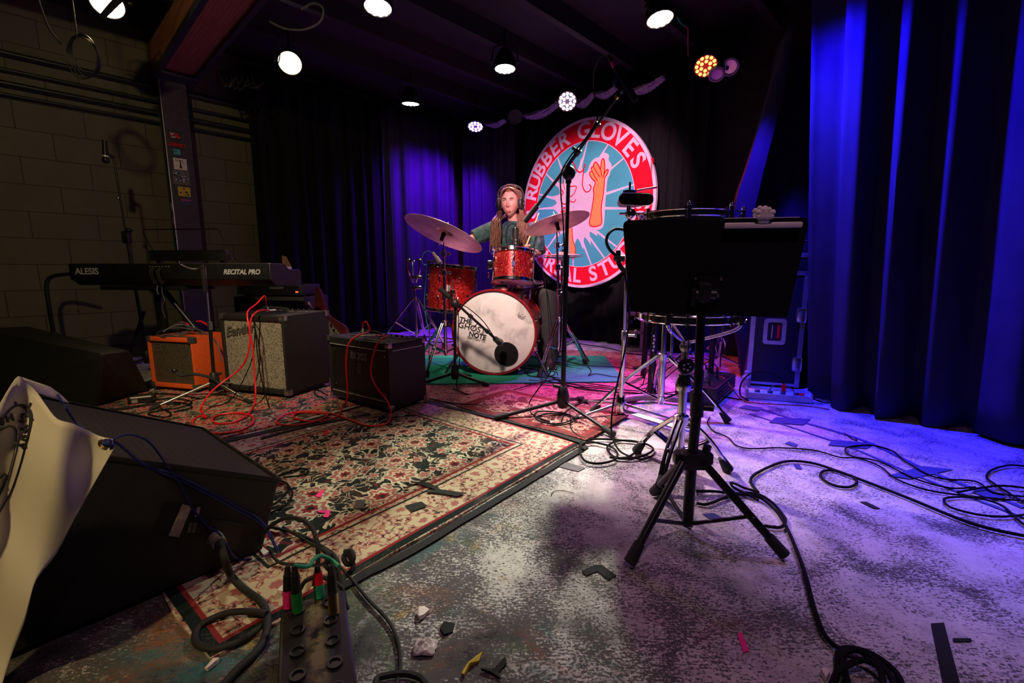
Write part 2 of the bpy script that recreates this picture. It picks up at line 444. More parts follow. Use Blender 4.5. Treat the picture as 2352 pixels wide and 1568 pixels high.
    def build(s, name, mat, parent=None, fr=None, smooth=True, recalc=True, solid=0, bev=0, ang=38):
        me = bpy.data.meshes.new(name)
        if parent is not None:
            base = parent
            while base.parent: base = base.parent
            inv = INV[base.name]; mw = None
        else:
            if fr is None:
                xs = [v.x for v in s.v]; ys = [v.y for v in s.v]; zs = [v.z for v in s.v]
                fr = Matrix.Translation(((min(xs)+max(xs))/2, (min(ys)+max(ys))/2, min(zs)))
            inv = fr.inverted(); mw = fr
        me.from_pydata([inv @ v for v in s.v], [], s.f)
        if recalc:
            bm = bmesh.new(); bm.from_mesh(me); bmesh.ops.recalc_face_normals(bm, faces=bm.faces[:]); bm.to_mesh(me); bm.free()
        me.materials.append(M[mat] if isinstance(mat, str) else mat)
        if smooth:
            me.shade_smooth(); me.set_sharp_from_angle(angle=math.radians(ang))
        o = bpy.data.objects.new(name, me); C.objects.link(o)
        if parent is not None: o.parent = parent
        else: o.matrix_world = mw; INV[o.name] = inv
        if solid:
            m = o.modifiers.new('solid', 'SOLIDIFY'); m.thickness = solid; m.offset = 0
        if bev:
            m = o.modifiers.new('bev', 'BEVEL'); m.width = bev; m.segments = 2; m.limit_method = 'ANGLE'
        return o
def tag(o, label=None, cat=None, group=None, kind=None):
    if label: o['label'] = label
    if cat: o['category'] = cat
    if group: o['group'] = group
    if kind: o['kind'] = kind
    return o
def thing(name, label, cat, fr, group=None):
    if not isinstance(fr, Matrix): fr = Matrix.Translation(V(fr))
    o = bpy.data.objects.new(name, None); C.objects.link(o); o.matrix_world = fr; o.empty_display_size = .1
    INV[o.name] = fr.inverted(); return tag(o, label, cat, group)
def struct(o): o['kind'] = 'structure'; return o
RX = Matrix.Rotation(PI/2, 4, 'X')
def text(s, size, mat, fr, parent, name='lettering', bold=0.0, align='CENTER', shear=0, ext=.0006, sx=1.0, spacing=1.0):
    """text in the xz plane of frame fr, reading from -y"""
    cu = bpy.data.curves.new('txt', 'FONT'); cu.body = s; cu.size = size; cu.extrude = ext; cu.offset = bold
    cu.align_x = align; cu.align_y = 'CENTER'; cu.shear = shear; cu.space_character = spacing
    o = bpy.data.objects.new('txt', cu); C.objects.link(o)
    dg = bpy.context.evaluated_depsgraph_get(); me = o.evaluated_get(dg).to_mesh()
    b = MB(fr @ RX @ Matrix.Diagonal((sx, 1, 1, 1)))
    b.add([v.co.copy() for v in me.vertices], [list(p.vertices) for p in me.polygons])
    o.evaluated_get(dg).to_mesh_clear(); bpy.data.objects.remove(o); bpy.data.curves.remove(cu)
    return b if name is None else b.build(name, mat, parent, smooth=False, recalc=False)
def px_curve(pts, z=.004): return [G(x, y, z) for x, y in pts]
def cable(label, pts, r=.003, mat='black_cable', name='cable', z=None, k=6, group=None, cat='cable'):
    """floor cable through photograph points; a point may carry its own (x, y, depth)"""
    zz = r+.004 if z is None else z
    q = [G(p[0], p[1], zz) if len(p) == 2 else (V(p[1:]) if p[0] == 'w' else P(*p)) for p in pts]
    o = MB().tube(q, r, 7, k).build(name, mat); return tag(o, label, cat, group)
# ================================================================ ROOM
LWO, LWD = V((-3.6, 4.07, 0)), V((.695, .719, 0)).normalized()
RWO, RWD = V((.96, 4.84, 0)), V((.69, -.72, 0)).normalized()
FL_ = frame(LWO, LWD); FR_ = frame(RWO, RWD)
struct(MB().box(0, 3.5, -.05, 12, 9, .1).build('floor', 'stage_floor', fr=Matrix.Identity(4)))
struct(MB(FL_).box(.6, .1, 1.45, 9.4, .2, 2.9).build('wall_left', 'block_wall', fr=FL_))
struct(MB(FR_).box(1.0, .45, 1.45, 7.5, .2, 2.9).build('wall_right', 'dark_board', fr=FR_))
struct(MB().box(0, 3.5, 2.95, 12, 9, .1).build('ceiling', 'dark_board', fr=frame((0, 0, 2.9), LWD)))
jn = 1
for k in range(-2, 6):                                     # ceiling joists run parallel to the block wall
    fj = frame(V((-1.9, 3.0, 0))+V((.719, -.695, 0))*(k*.62-.3), LWD)
    if k == -2: continue
    struct(MB(fj).box(0, 0, 2.82, 9, .06, .16).build('trim_%d' % jn, 'dark_board', fr=fj)); jn += 1
# ledge pipe at the bottom of the block wall
struct(MB(FL_).box(.6, -.012, .115, 9.4, .03, .02).build('baseboard_left', 'steel_paint', fr=FL_))
for zc, r in ((2.42, .02), (2.30, .014), (2.20, .02), (2.12, .012)):
    tag(MB(FL_).cyl((-3.5, -.03-r, zc), (2.6, -.03-r, zc), r, n=10).build('conduit', 'conduit', fr=FL_),
        {2.42: 'topmost thick black conduit running along the block wall', 2.30: 'second black conduit from the top along the block wall',
         2.20: 'third black conduit, thick one above the shadowed blocks', 2.12: 'lowest thin black conduit along the block wall'}[zc], 'pipe')
# column with stickers
cf = frame((-3.07, 4.27, 0), LWD)
col = thing('steel_column', 'dark painted steel column covered in stickers in front of the block wall', 'column', cf)
b = MB(cf).box(.095, .012, 1.24, .19, .012, 2.46).box(.095, .18, 1.24, .19, .012, 2.46).box(.095, .096, 1.24, .012, .16, 2.46)
b.build('i_section', 'steel_paint', col); MB(cf).box(.006, .09, 1.24, .008, .15, 2.46).build('side_plate', 'steel_paint', col)
MB(cf).cyl((-.006, .0, 0), (-.006, .0, 2.44), .004, n=8).build('edge_pipe', 'dull_chrome', col)
def zcol(y): return P(437, y, 4.37).z
def sticker(x0, w, y0, y1, mat, deco, lab):
    z1, z0 = zcol(y0), zcol(y1)
    s = MB(cf).box(x0+w/2, .003, (z0+z1)/2, w, .003, z1-z0).build('sticker', mat, col); s['label'] = lab
    if deco: deco(x0, w, z0, z1, s)
def deco_white(x, w, a, b_, s):
    m = MB(cf); cx = x+w/2; h = b_-a
    m.poly([(cx-.008, a+h*.12), (cx+.012, a+h*.12), (cx+.008, a+h*.45), (cx+.002, a+h*.8), (cx-.004, a+h*.8), (cx-.003, a+h*.45)], .0005, .001)
    for i in range(5): m.box(x+w*(.2+.12*i), .0008, a+h*.8, .006, .001, .012)
    m.stroke([(cx+.01, a+h*.75), (cx+.035, a+h*.45)], .003, .0005, .001, 0); m.build('sticker_drawing', 'black_print', s)
def deco_words(word, mat, sz):
    def f(x, w, a, b_, s): text(word, sz, mat, cf @ Matrix.Translation((x+w/2, .0008, (a+b_)/2)), s, 'sticker_lettering', .001)
    return f
def deco_blobs(cols, n):
    def f(x, w, a, b_, s):
        rnd = random.Random(n)
        for c_ in cols:
            m = MB(cf)
            for i in range(n):
                px, pz, r = x+rnd.uniform(.12, .88)*w, a+rnd.uniform(.15, .85)*(b_-a), rnd.uniform(.004, .012)
                m.poly([(px+math.cos(t*PI/3)*r, pz+math.sin(t*PI/3)*r*.8) for t in range(6)], .0008-.0001*cols.index(c_), .001)
            m.build('sticker_print', c_, s)
    return f
sticker(.02, .10, 304, 324, 'black_print', deco_blobs(['sign_white', 'orange_print', 'red_print'], 7), 'dark sticker with orange and white print at the top')
sticker(.025, .10, 330, 342, 'black_print', deco_words('ZERBO', 'red_print', .04), 'black sticker with red lettering')
sticker(.045, .05, 346, 358, 'blue_print', deco_blobs(['black_print'], 3), 'small blue square sticker')
sticker(.035, .10, 366, 392, 'paper', deco_white, 'white square sticker with a black bottle drawing')
sticker(.02, .125, 394, 426, 'dim_print', deco_blobs(['sign_white', 'black_print', 'tape_blue'], 14), 'busy grey and purple printed sticker')
sticker(.045, .095, 431, 452, 'yellow_paper', deco_blobs(['black_print'], 9), 'yellow and black picture sticker')
m = MB(cf); m.lathe([(0, 0), (.038, 0), (.038, .003)], (.10, .004, zcol(464)), (0, -1, 0), 24)
s = m.build('sticker', 'tape_blue', col); s['label'] = 'round purple sticker at the bottom'
text('MONDO', .02, 'tape_pink', cf @ Matrix.Translation((.10, .0, zcol(461))), s, 'sticker_lettering', .0005)
for yy, mt in ((476, 'paper'), (509, 'gold')):
    MB(cf).sphere((-.003, .07, zcol(yy)), .03, (.08, 1, 1.3)).build('sticker', mt, col)['label'] = 'small oval sticker on the side of the column'
# beam
bf = frame((-2.98, 4.35, 0), V((.719, -.695, 0)))
beam = thing('roof_beam', 'heavy wooden ceiling beam with black steel edges above the sticker column', 'beam', bf)
MB(bf).box(1.9, 0, 2.64, 4.3, .26, .30).build('timber', 'beam_wood', beam)
for yy in (-.130, .130): MB(bf).box(1.9, yy, 2.490, 4.3, .035, .05).build('steel_flange', 'steel_paint', beam)
MB(bf).box(.0, 0, 2.455, .30, .30, .02).build('bearing_plate', 'steel_paint', beam)
# ================================================================ CURTAINS
def curtain(name, label, pts0, z0, z1, amp, wl, mat, seed, ptsT=None, rows=14, cat='curtain', sharp=.5, group=None):
    rnd = random.Random(seed); a1, a2, a3 = (rnd.uniform(0, 6.28) for _ in range(3))
    def along(pts, t):
        L = [0]
        for a, b_ in zip(pts, pts[1:]): L.append(L[-1]+(V(b_)-V(a)).length)
        d = t*L[-1]
        for i in range(len(pts)-1):
            if d <= L[i+1] or i == len(pts)-2:
                f = (d-L[i])/max(1e-6, L[i+1]-L[i]); p = V(pts[i]).lerp(V(pts[i+1]), f); q = (V(pts[i+1])-V(pts[i])).normalized()
                return p, V((-q.y, q.x, 0)), L[-1]
    ptsT = ptsT or pts0
    _, _, L = along(pts0, 0); nu = max(30, int(L/.012))
    g = []
    for r in range(rows+1):
        s_ = r/rows; z = z1+(z0-z1)*s_; row = []
        for i in range(nu+1):
            t = i/nu
            pb, nb, _ = along(pts0, t); pt, _, _ = along(ptsT, t); p = pt.lerp(pb, s_)
            ph = 2*PI*(t*L/wl)+1.1*math.sin(t*L/wl*1.7+a1)+.35*math.sin(s_*2+t*9+a2)
            w = math.sin(ph); w = math.copysign(abs(w)**sharp, w) if sharp != 1 else w
            w += .45*math.sin(ph*.43+a3+s_*.6)+.12*math.sin(ph*3.1+s_*3)
            row.append(p+nb*amp*w*(.55+.45*s_)+V((0, 0, z+(0.006*math.sin(ph*.5+a1) if r == rows else 0))))
        g.append(row)
    o = MB().grid(g).build(name, mat, solid=.004, recalc=False, ang=80)
    return tag(o, label, cat, group)
def lp(k, off=0): return V((-1.52, 5.7, 0))+LWD*k+V((.719, -.695, 0))*off
def rp(k, off=0): return RWO+RWD*k-V((.72, .69, 0))*off
curtain('stage_curtain', 'black pleated curtain hanging beside the block wall', [lp(-1.45), lp(-.05)], .03, 2.72, .05, .17, 'velvet_black', 1)
curtain('stage_curtain', 'curtain panel lit violet left of the corner behind the floor tom', [lp(-.02, -.02), lp(1.08)], .03, 2.72, .05, .21, 'velvet_lit', 2)
curtain('stage_curtain', 'narrow pleated curtain lit violet behind the drummer', [V((-.64, 6.46, 0)), rp(-1.35, .0)], .03, 2.66, .045, .15, 'velvet_lit', 5)
curtain('stage_curtain', 'black curtain hanging behind the round sign', [rp(-1.32, -.11), rp(.98, -.11)], .03, 2.62, .03, .2, 'velvet_black', 3)
# gathered violet fabric swag tied along the top of the back curtain
def swag(pa, pb, label, h, seed, sag=.03):
    rnd = random.Random(seed); a, b_ = P(*pa), P(*pb); g = []
    for r in range(9):
        row = []
        for i in range(29):
            t = i/28; p = a.lerp(b_, t); hh = h*(.25+.75*math.sin(PI*min(1, max(0, t*.94+.03)))**.6)
            z = p.z-sag*math.sin(PI*t)+hh*(.5-r/8)+.004*math.sin(i*2.1+r)
            row.append(V((p.x, p.y, z))-V((.72, .69, 0))*(.05*math.sin(PI*r/8)+.010*math.sin(r*2.6+i*.25)))
        g.append(row)
    return tag(MB().grid(g).build('fabric_swag', 'velvet_valance', solid=.003, recalc=False, ang=80), label, 'fabric swag', None)
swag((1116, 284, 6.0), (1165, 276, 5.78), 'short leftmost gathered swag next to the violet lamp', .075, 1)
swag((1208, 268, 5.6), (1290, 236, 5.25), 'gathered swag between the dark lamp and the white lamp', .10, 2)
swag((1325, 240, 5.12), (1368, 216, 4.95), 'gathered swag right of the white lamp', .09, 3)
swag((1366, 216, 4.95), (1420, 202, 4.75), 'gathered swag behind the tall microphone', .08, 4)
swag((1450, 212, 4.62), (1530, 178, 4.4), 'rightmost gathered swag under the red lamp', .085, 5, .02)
# big right-hand curtain
base = [G(1850, 918), G(1903, 935), G(2012, 950), G(2118, 973), G(2245, 1003), G(2345, 1014), V((2.75, 1.75, 0)), V((3.2, 1.35, 0))]
top = [p.copy() for p in base]
top[0] += V((-.20, .06, 0)); top[1] += V((-.14, .05, 0)); top[2] += V((-.06, .03, 0))
o = curtain('stage_curtain', 'tall pleated curtain glowing blue along the right side of the stage', base, .012, 2.78, .085, .24, 'velvet_lit', 11, top, 18, sharp=.85)
# drawn-back curtain edge glowing blue
Lp = [(1812, 60), (1786, 150), (1757, 250), (1718, 380), (1694, 452), (1690, 520), (1688, 640), (1690, 745), (1699, 800), (1706, 850), (1708, 893)]
Rp = [(1830, 45), (1812, 150), (1790, 250), (1756, 380), (1742, 440), (1728, 510), (1720, 640), (1722, 745), (1727, 800), (1729, 850), (1730, 893)]
g = []
for (a, b_) in zip(Lp, Rp):
    p, q = P(*a, 3.30), P(*b_, 3.27); p2 = q+V((.10, .42, 0)); p3 = q+V((.42, .30, 0)); p4 = q+V((.60, .15, 0))
    g.append([p+V((.03, .10, 0)), p, p.lerp(q, .33)+V((0, -.012, 0)), p.lerp(q, .66)+V((0, -.010, 0)), q, q.lerp(p2, .5)+V((-.01, 0, 0)), p2, p3+V((0, .08, 0)), p3, p4])
rows = []
for j in range(len(g[0])): rows.append(catmull([r[j] for r in g], 4))
rows = [[rows[j][i] for j in range(len(rows))] for i in range(len(rows[0]))]
tag(MB().grid(rows).build('stage_curtain', 'velvet_lit', solid=.006, recalc=False, ang=60), 'narrow blue-lit edge of a curtain drawn back behind the music stand', 'curtain')
# ================================================================ RUGS
A = G(1345, 1018); d_ = V((-.627, -.779, 0)).normalized(); e_ = V((-.779, .627, 0)).normalized()
def rug(label, cx, cy, L, W, mat, z0, th, fold=0):
    fr = frame(A+d_*cx+e_*cy+V((0, 0, z0)), -d_); m = MB(fr); nu, nv = 40, 34; rnd = random.Random(int(L*100))
    g = []
    for i in range(nu+1):
        row = []
        for j in range(nv+1):
            x, y = (i/nu-.5)*L, (j/nv-.5)*W
            zz = th+.0015*math.sin(x*9+y*4)+.001*math.sin(y*23)
            row.append(V((x+.004*math.sin(y*17), y+.004*math.sin(x*13), zz)))
        g.append(row)
    edge = [g[i][0] for i in range(nu+1)]+[g[nu][j] for j in range(1, nv+1)]+[g[i][nv] for i in range(nu-1, -1, -1)]+[g[0][j] for j in range(nv-1, 0, -1)]
    m.grid(g); n = len(edge)
    m.add([p.copy() for p in edge]+[V((p.x, p.y, 0)) for p in edge], [[i, (i+1) % n, (i+1) % n+n, i+n] for i in range(n)])
    o = m.build('persian_rug', mat, fr=fr, recalc=False, ang=50)
    # fringe/binding
    return tag(o, label, 'rug')
rug('large floral rug with dark field, pink flowers and cream border in the middle', .77, .66, 1.54, 1.32, 'rug_floral', .001, .008)
rug('red patterned rug under the three amplifiers on the left', .15, 2.02, 2.3, 1.30, 'rug_red', .001, .007)
rug('small worn patterned rug with dark red edge under the tall microphone stand', -.235, .43, .47, .86, 'rug_small', .0105, .007)
fr4 = frame((0.0, 3.55, 0), (1, 0, 0))
q4 = [V((-.75, 2.85, 0)), V((.42, 2.20, 0)), V((1.05, 3.1, 0)), V((1.15, 4.3, 0)), V((-1.0, 4.9, 0))]
b = MB(); n = 5
b.add([v+V((0, 0, .009)) for v in q4]+[v+V((0, 0, .0005)) for v in q4], [[0, 1, 2, 3, 4]]+[[i, (i+1) % n, (i+1) % n+n, i+n] for i in range(n)])
tag(b.build('persian_rug', 'rug_faded', fr=fr4, smooth=False), 'big faded magenta-lit rug under the drum kit', 'rug')
q = [G(962, 826), G(962, 890), G(1436, 881), G(1388, 821)]
q[0] = V((-.92, 4.12, 0)); q[1] = V((-.76, 3.06, 0))
b = MB(); b.add([v+V((0, 0, .018)) for v in q]+[v+V((0, 0, .0095)) for v in q], [[0, 1, 2, 3]]+[[i, (i+1) % 4, (i+1) % 4+4, i+4] for i in range(4)]+[[7, 6, 5, 4]])
tag(b.build('drum_mat', 'green_mat', smooth=False), 'flat green mat under the bass drum', 'mat')
# ================================================================ TAPE, SCRAPS
def flat(name, label, cat, pts, mat, z=.0125, th=.0012, group=None, curl=0):
    v = [G(x, y, z) for x, y in pts]; n = len(v); rnd = random.Random(int(pts[0][0]))
    b = MB(); b.add([p+V((0, 0, th+(curl*rnd.random()))) for p in v]+v, [list(range(n)), list(range(2*n-1, n-1, -1))]+[[i, (i+1) % n, (i+1) % n+n, i+n] for i in range(n)])
    return tag(b.build(name, mat, smooth=False), label, cat, group)
def strip(label, pts, w, mat, z=.011, name='tape_strip', th=.0015, group=None, wob=.0015):
    P2 = [G(x, y, z) for x, y in pts]; P2 = catmull(P2, 5) if len(P2) > 2 else [P2[0].lerp(P2[1], i/24) for i in range(25)]
    rnd = random.Random(int(w*1e5)); L = []
    vs = []; fs = []
    for i, p in enumerate(P2):
        t = (P2[min(i+1, len(P2)-1)]-P2[max(i-1, 0)]).normalized(); nn = V((-t.y, t.x, 0)); u = rnd.uniform(-wob, wob)
        vs += [p-nn*(w/2+u), p+nn*(w/2-u), p-nn*(w/2+u)+V((0, 0, th)), p+nn*(w/2-u)+V((0, 0, th)), p+V((0, 0, th+.001+abs(u)*.6))]
    for i in range(len(P2)-1):
        a, b_ = 5*i, 5*i+5
        fs += [[a, b_, b_+2, a+2], [a+2, b_+2, b_+4, a+4], [a+4, b_+4, b_+3, a+3], [a+3, b_+3, b_+1, a+1], [a, a+1, b_+1, b_]]
    return tag(MB().add(vs, fs).build(name, mat), label, 'tape', group)
strip('long black tape sealing the near edge of the floral rug', [(1347, 1024), (1235, 1092), (1090, 1178), (950, 1262), (820, 1328), (700, 1392)], .030, 'tape_black', .006)
strip('black tape over the far edge of the floral rug', [(1342, 1017), (1240, 985), (1120, 955), (975, 922)], .034, 'tape_black', .012)
strip('black tape between the floral rug and the red rug', [(440, 1034), (520, 1012), (640, 986), (760, 960)], .050, 'tape_black', .012)
strip('second black tape strip near the red cable coil', [(600, 1006), (720, 975), (850, 950)], .022, 'tape_black', .014)
# blue tape trails on the right
strip('long floor tape trail running right, upper one', [(1735, 935), (1830, 965), (1985, 1012), (2130, 1080), (2352, 1166)], .022, 'tape_blue', .002)
strip('long floor tape trail running right, lower one', [(1722, 950), (1830, 985), (1960, 1030), (2100, 1090), (2352, 1190)], .014, 'tape_blue', .002)
for lab, pts in (('tape cross-piece nearest the power strip', [(1696, 936), (1742, 944), (1752, 936), (1712, 930)]),
                 ('tape cross-piece second from the power strip', [(1766, 970), (1845, 976), (1862, 962), (1782, 958)]),
                 ('tape cross-piece in the middle of the tape trail', [(1902, 1022), (1990, 1030), (2010, 1018), (1912, 1010)]),
                 ('wide tape cross-piece before the cable tangle', [(2040, 1092), (2090, 1100), (2190, 1078), (2120, 1070)]),
                 ('tape cross-piece at the right edge cable tangle', [(2232, 1130), (2290, 1150), (2310, 1140), (2262, 1118)]),
                 ('small tape cross on the floor right of the music stand', [(1802, 1018), (1826, 1026), (1832, 1020), (1812, 1014)])):
    flat('tape_piece', lab, 'tape', pts, 'tape_blue', .003)
flat('tape_piece', 'black tape chevron on the floor left of the music stand', 'tape', [(1336, 1312), (1364, 1298), (1382, 1297), (1416, 1322), (1398, 1332), (1372, 1312), (1346, 1322)], 'tape_black', .002)
flat('tape_piece', 'torn black tape scrap below the coiled cable', 'tape', [(1276, 1062), (1296, 1060), (1344, 1074), (1328, 1083), (1284, 1072)], 'tape_grey', .002)
flat('tape_piece', 'wide dark tape bar at the lower right floor', 'tape', [(2138, 1432), (2168, 1430), (2204, 1566), (2166, 1572)], 'tape_black', .002)
flat('tape_piece', 'short dark tape bit beside the wide tape bar', 'tape', [(2188, 1466), (2230, 1466), (2232, 1473), (2190, 1474)], 'tape_black', .002)
flat('tape_piece', 'hot pink tape strip on the bare floor', 'tape', [(1693, 1456), (1704, 1452), (1720, 1494), (1708, 1500)], 'tape_pink', .002)
flat('tape_piece', 'pink tape sliver on the rug near the wedge speaker', 'tape', [(724, 1140), (736, 1126), (744, 1126), (736, 1142)], 'tape_pink', .0125)
flat('tape_piece', 'pink tape hook on the rug near the wedge speaker', 'tape', [(728, 1172), (760, 1172), (754, 1188), (742, 1187), (748, 1178), (733, 1177)], 'tape_pink', .0125)
flat('tape_piece', 'dark tape rectangle on the rug border', 'tape', [(930, 1161), (968, 1152), (982, 1162), (946, 1175)], 'tape_black', .0125)
flat('tape_piece', 'torn dark tape sheet on the lit part of the rug', 'tape', [(944, 1106), (985, 1108), (1012, 1124), (1070, 1132), (1050, 1140), (1016, 1134), (976, 1130), (1000, 1124)], 'tape_black', .0125)
flat('tape_piece', 'grey tape patch on the rug left of the dark tape rectangle', 'tape', [(812, 1168), (818, 1148), (840, 1147), (834, 1168)], 'tape_grey', .0125)
flat('tape_piece', 'dark tape patch on the magenta rug left of the small stage box', 'tape', [(1452, 842), (1478, 840), (1482, 846), (1456, 848)], 'tape_black', .0125)
flat('paper_scrap', 'crumpled white paper bit on the floor right of the stage box', 'paper', [(957, 1414), (962, 1402), (975, 1395), (987, 1404), (974, 1419), (963, 1424)], 'paper', .003, .003, curl=.008)
flat('paper_scrap', 'small white paper bit behind the stage box', 'paper', [(638, 1359), (648, 1348), (661, 1346), (656, 1360), (645, 1364)], 'paper', .013, .003, curl=.006)
flat('paper_scrap', 'pale paper bit at the lower left floor', 'paper', [(470, 1537), (490, 1516), (504, 1513), (500, 1524), (478, 1541)], 'paper', .003, .003, curl=.008)
flat('paper_scrap', 'yellow paper shred at the bottom of the floor', 'paper', [(1060, 1548), (1075, 1522), (1108, 1502), (1100, 1520), (1080, 1530), (1066, 1556)], 'yellow_paper', .003, .002, curl=.008)
flat('paper_scrap', 'tiny paper crumb beside the cable coil at the bottom', 'paper', [(1884, 1548), (1895, 1543), (1905, 1556), (1896, 1566)], 'paper', .003, .008, curl=.008)
flat('paper_scrap', 'pink paper flake on the rug below the red cable coil', 'paper', [(742, 999), (750, 984), (754, 990), (752, 1000)], 'red_print', .0125, .001)
flat('paper_scrap', 'small white chip on the rug below the red cable coil', 'paper', [(702, 983), (712, 981), (716, 986), (708, 988)], 'paper', .0125, .001)
flat('tape_piece', 'dark scrap on the floor below the stage box paper', 'tape', [(1010, 1446), (1020, 1432), (1045, 1434), (1040, 1452), (1020, 1460)], 'tape_black', .002, .002, curl=.006)
flat('tape_piece', 'dark torn scrap at the bottom middle of the floor', 'tape', [(1105, 1540), (1135, 1536), (1160, 1512), (1164, 1524), (1146, 1545), (1150, 1560), (1128, 1548)], 'tape_black', .002, .002, curl=.006)
flat('tape_piece', 'dark scrap on the floor under the cable loops by the music stand', 'tape', [(1612, 1180), (1640, 1178), (1660, 1190), (1630, 1192)], 'tape_blue', .002)
flat('tape_piece', 'thin dark scrap in the middle of the right floor', 'tape', [(1974, 1152), (1990, 1152), (2022, 1168), (2008, 1168)], 'tape_black', .002)
flat('tape_piece', 'small reddish tape square on the right floor', 'tape', [(1822, 1066), (1836, 1066), (1842, 1078), (1828, 1076)], 'tape_blue', .002)
b = MB(); rnd = random.Random(4); cc = G(975, 1490)
b.grid([[cc+V((.028*(i/6-.5)*2*(.7+.3*rnd.random()), 0.022*(j/6-.5)*2, .004+.016*rnd.random()*math.sin(PI*(i+.5)/7)*math.sin(PI*(j+.5)/7))) for i in range(7)] for j in range(7)])
tag(b.build('plastic_wrap', 'translucent_plastic', solid=.001, ang=10), 'crumpled clear plastic wrapper on the floor', 'wrapper')
# ================================================================ AMPLIFIERS
def amp(name, label, FLp, FRp, D, H, tol, cl, lipw=.03, chrome='steel', tube_z=.0, corner=.035):
    a, b_ = G(*FLp), G(*FRp); fr = frame(a+V((0, 0, .012)), b_-a); W = (b_-a).length
    r = thing(name, label, 'amplifier', frame(a+V((0, 0, .009)), b_-a))
    m = MB(fr); H0 = H-.012; z0 = .02
    m.box(W/2, D/2+.015, z0+.009, W, D-.03, .018, .004).box(W/2, D/2+.015, H0-.009, W, D-.03, .018, .004)
    m.box(.009, D/2, (z0+H0)/2, .018, D, H0-z0, .006).box(W-.009, D/2, (z0+H0)/2, .018, D, H0-z0, .006)
    m.box(W/2, .012, z0+lipw/2, W, .024, lipw, .006).box(W/2, .012, H0-lipw/2, W, .024, lipw, .006)
    m.box(W/2, D-.01, (z0+H0)/2, W-.02, .016, H0-z0-.02)
    m.build('cabinet', tol, r)
    MB(fr).box(W/2, .022, (z0+H0)/2, W-.036, .012, H0-z0-2*lipw+.006).build('grille', cl, r)
    for x in (0, 1):
        for y in (0, 1):
            for z in (0, 1):
                if y and z == 0 and x == 0: continue
                X, Y_, Z = (W if x else 0), (D if y else 0), (H0 if z else z0); sx, sy, sz = (-1 if x else 1), (-1 if y else 1), (-1 if z else 1)
                c = corner; t = .003
                k = MB(fr).box(X+sx*(c/2-t), Y_-sy*t/2, Z+sz*(c/2-t), c, t, c, .001).box(X-sx*t/2, Y_+sy*(c/2-t), Z+sz*(c/2-t), t, c, c, .001).box(X+sx*(c/2-t), Y_+sy*(c/2-t), Z-sz*t/2, c, c, t, .001)
                k.sphere((X+sx*c*.5, Y_-sy*.003, Z+sz*c*.5), .004, n=8)
                k.build('corner_protector', chrome, r)
    for x in (.05, W-.05):
        for y in (.05, D-.05): MB(fr).cyl((x, y, -.003), (x, y, z0+.002), .016, .013).build('foot', 'black_rubber', r)
    return r, fr, W, H0
def handle(r, fr, W, D, H, mat='black_rubber', L=.24, h=.03, y=None):
    y = D*.5 if y is None else y
    MB(fr).tube([(W/2-L/2, y, H+.004), (W/2-L*.36, y, H+h*.8), (W/2, y, H+h), (W/2+L*.36, y, H+h*.8), (W/2+L/2, y, H+.004)], .009, 8, 6).build('handle', mat, r)
    for s_ in (-1, 1): MB(fr).box(W/2+s_*L/2, y, H+.006, .03, .03, .012, .003).build('handle_bracket', 'steel', r)
# --- orange combo
r, fr, W, H = amp('guitar_amplifier', 'small orange combo amplifier with tan grille, leftmost of the amplifiers', (351, 897), (454, 906), .30, .366, 'orange_tolex', 'tan_cloth', .028)
MB(fr).box(W*.5, .045, H+.001, W*.8, .03, .003).build('control_strip', 'steel', r)
m = MB(fr); lx, lz = .055, H-.075
m.stroke([(lx, lz+.03), (lx+.045, lz+.03), (lx+.045, lz-.02), (lx+.01, lz-.024)], .006, .0125, .003, 0).stroke([(lx, lz+.008), (lx+.04, lz+.008)], .006, .0125, .003, 0)
m.build('maker_badge', 'dim_print', r)
handle(r, fr, W, .30, H, L=.2)
# --- big silver grille combo
r, fr, W, H = amp('bass_amplifier', 'large black amplifier with silver sparkle grille cloth', (521, 903), (664, 920), .39, .522, 'tolex', 'silver_cloth', .032)
text('Fender', .085, 'dim_print', fr @ Matrix.Translation((.150, .010, H-.10)) @ Matrix.Rotation(-.18, 4, 'Y'), r, 'maker_badge', .0016, shear=.35, ext=.002)
MB(fr).stroke([(.04, H-.150), (.09, H-.128), (.18, H-.104)], .005, .010, .003).build('badge_flourish', 'dim_print', r)
handle(r, fr, W, .39, H, L=.26)
MB(fr).box(W*.5, .30, H+.001, W*.86, .10, .004).build('control_panel', 'dull_chrome', r)
for i in range(9): MB(fr).cyl((W*.12+i*W*.092, .30, H+.002), (W*.12+i*W*.092, .30, H+.018), .009, .007).build('knob', 'black_plastic', r)
FEND = (fr, W, H)
# --- black combo
r, fr, W, H = amp('guitar_amplifier', 'small black combo amplifier with silver piping, rightmost of the amplifiers', (761, 918), (898, 955), .275, .402, 'tolex', 'dark_cloth', .05, 'steel', corner=.028)
for z in (.062, H-.042): MB(fr).box(W/2, -.001, z, W-.05, .003, .0035).build('piping', 'silver_print', r)
MB(fr).box(W+.001, .14, H-.042, .003, .22, .0035).build('piping', 'silver_print', r)
for x in (.045, W-.045):
    for z in (.10, H-.075): MB(fr).sphere((x, .012, z), .006, n=10).build('screw', 'chrome', r)
text('BOSS', .058, 'dim_print', fr @ Matrix.Translation((W*.50, .013, H-.10)), r, 'maker_badge', .0010, ext=.001, sx=1.15)
m = MB(fr); cx, cz = W*.50, H-.165
m.stroke([(cx-.016, cz+.022), (cx+.012, cz+.022), (cx+.012, cz+.002), (cx-.01, cz-.006)], .004, .0125, .002, 0).stroke([(cx-.004, cz+.022), (cx-.006, cz-.004)], .004, .0125, .002, 0)
for k in (0, 1): m.stroke([(cx-.014, cz-.012-.012*k), (cx, cz-.024-.012*k), (cx+.014, cz-.012-.012*k)], .004, .0125, .002, 0)
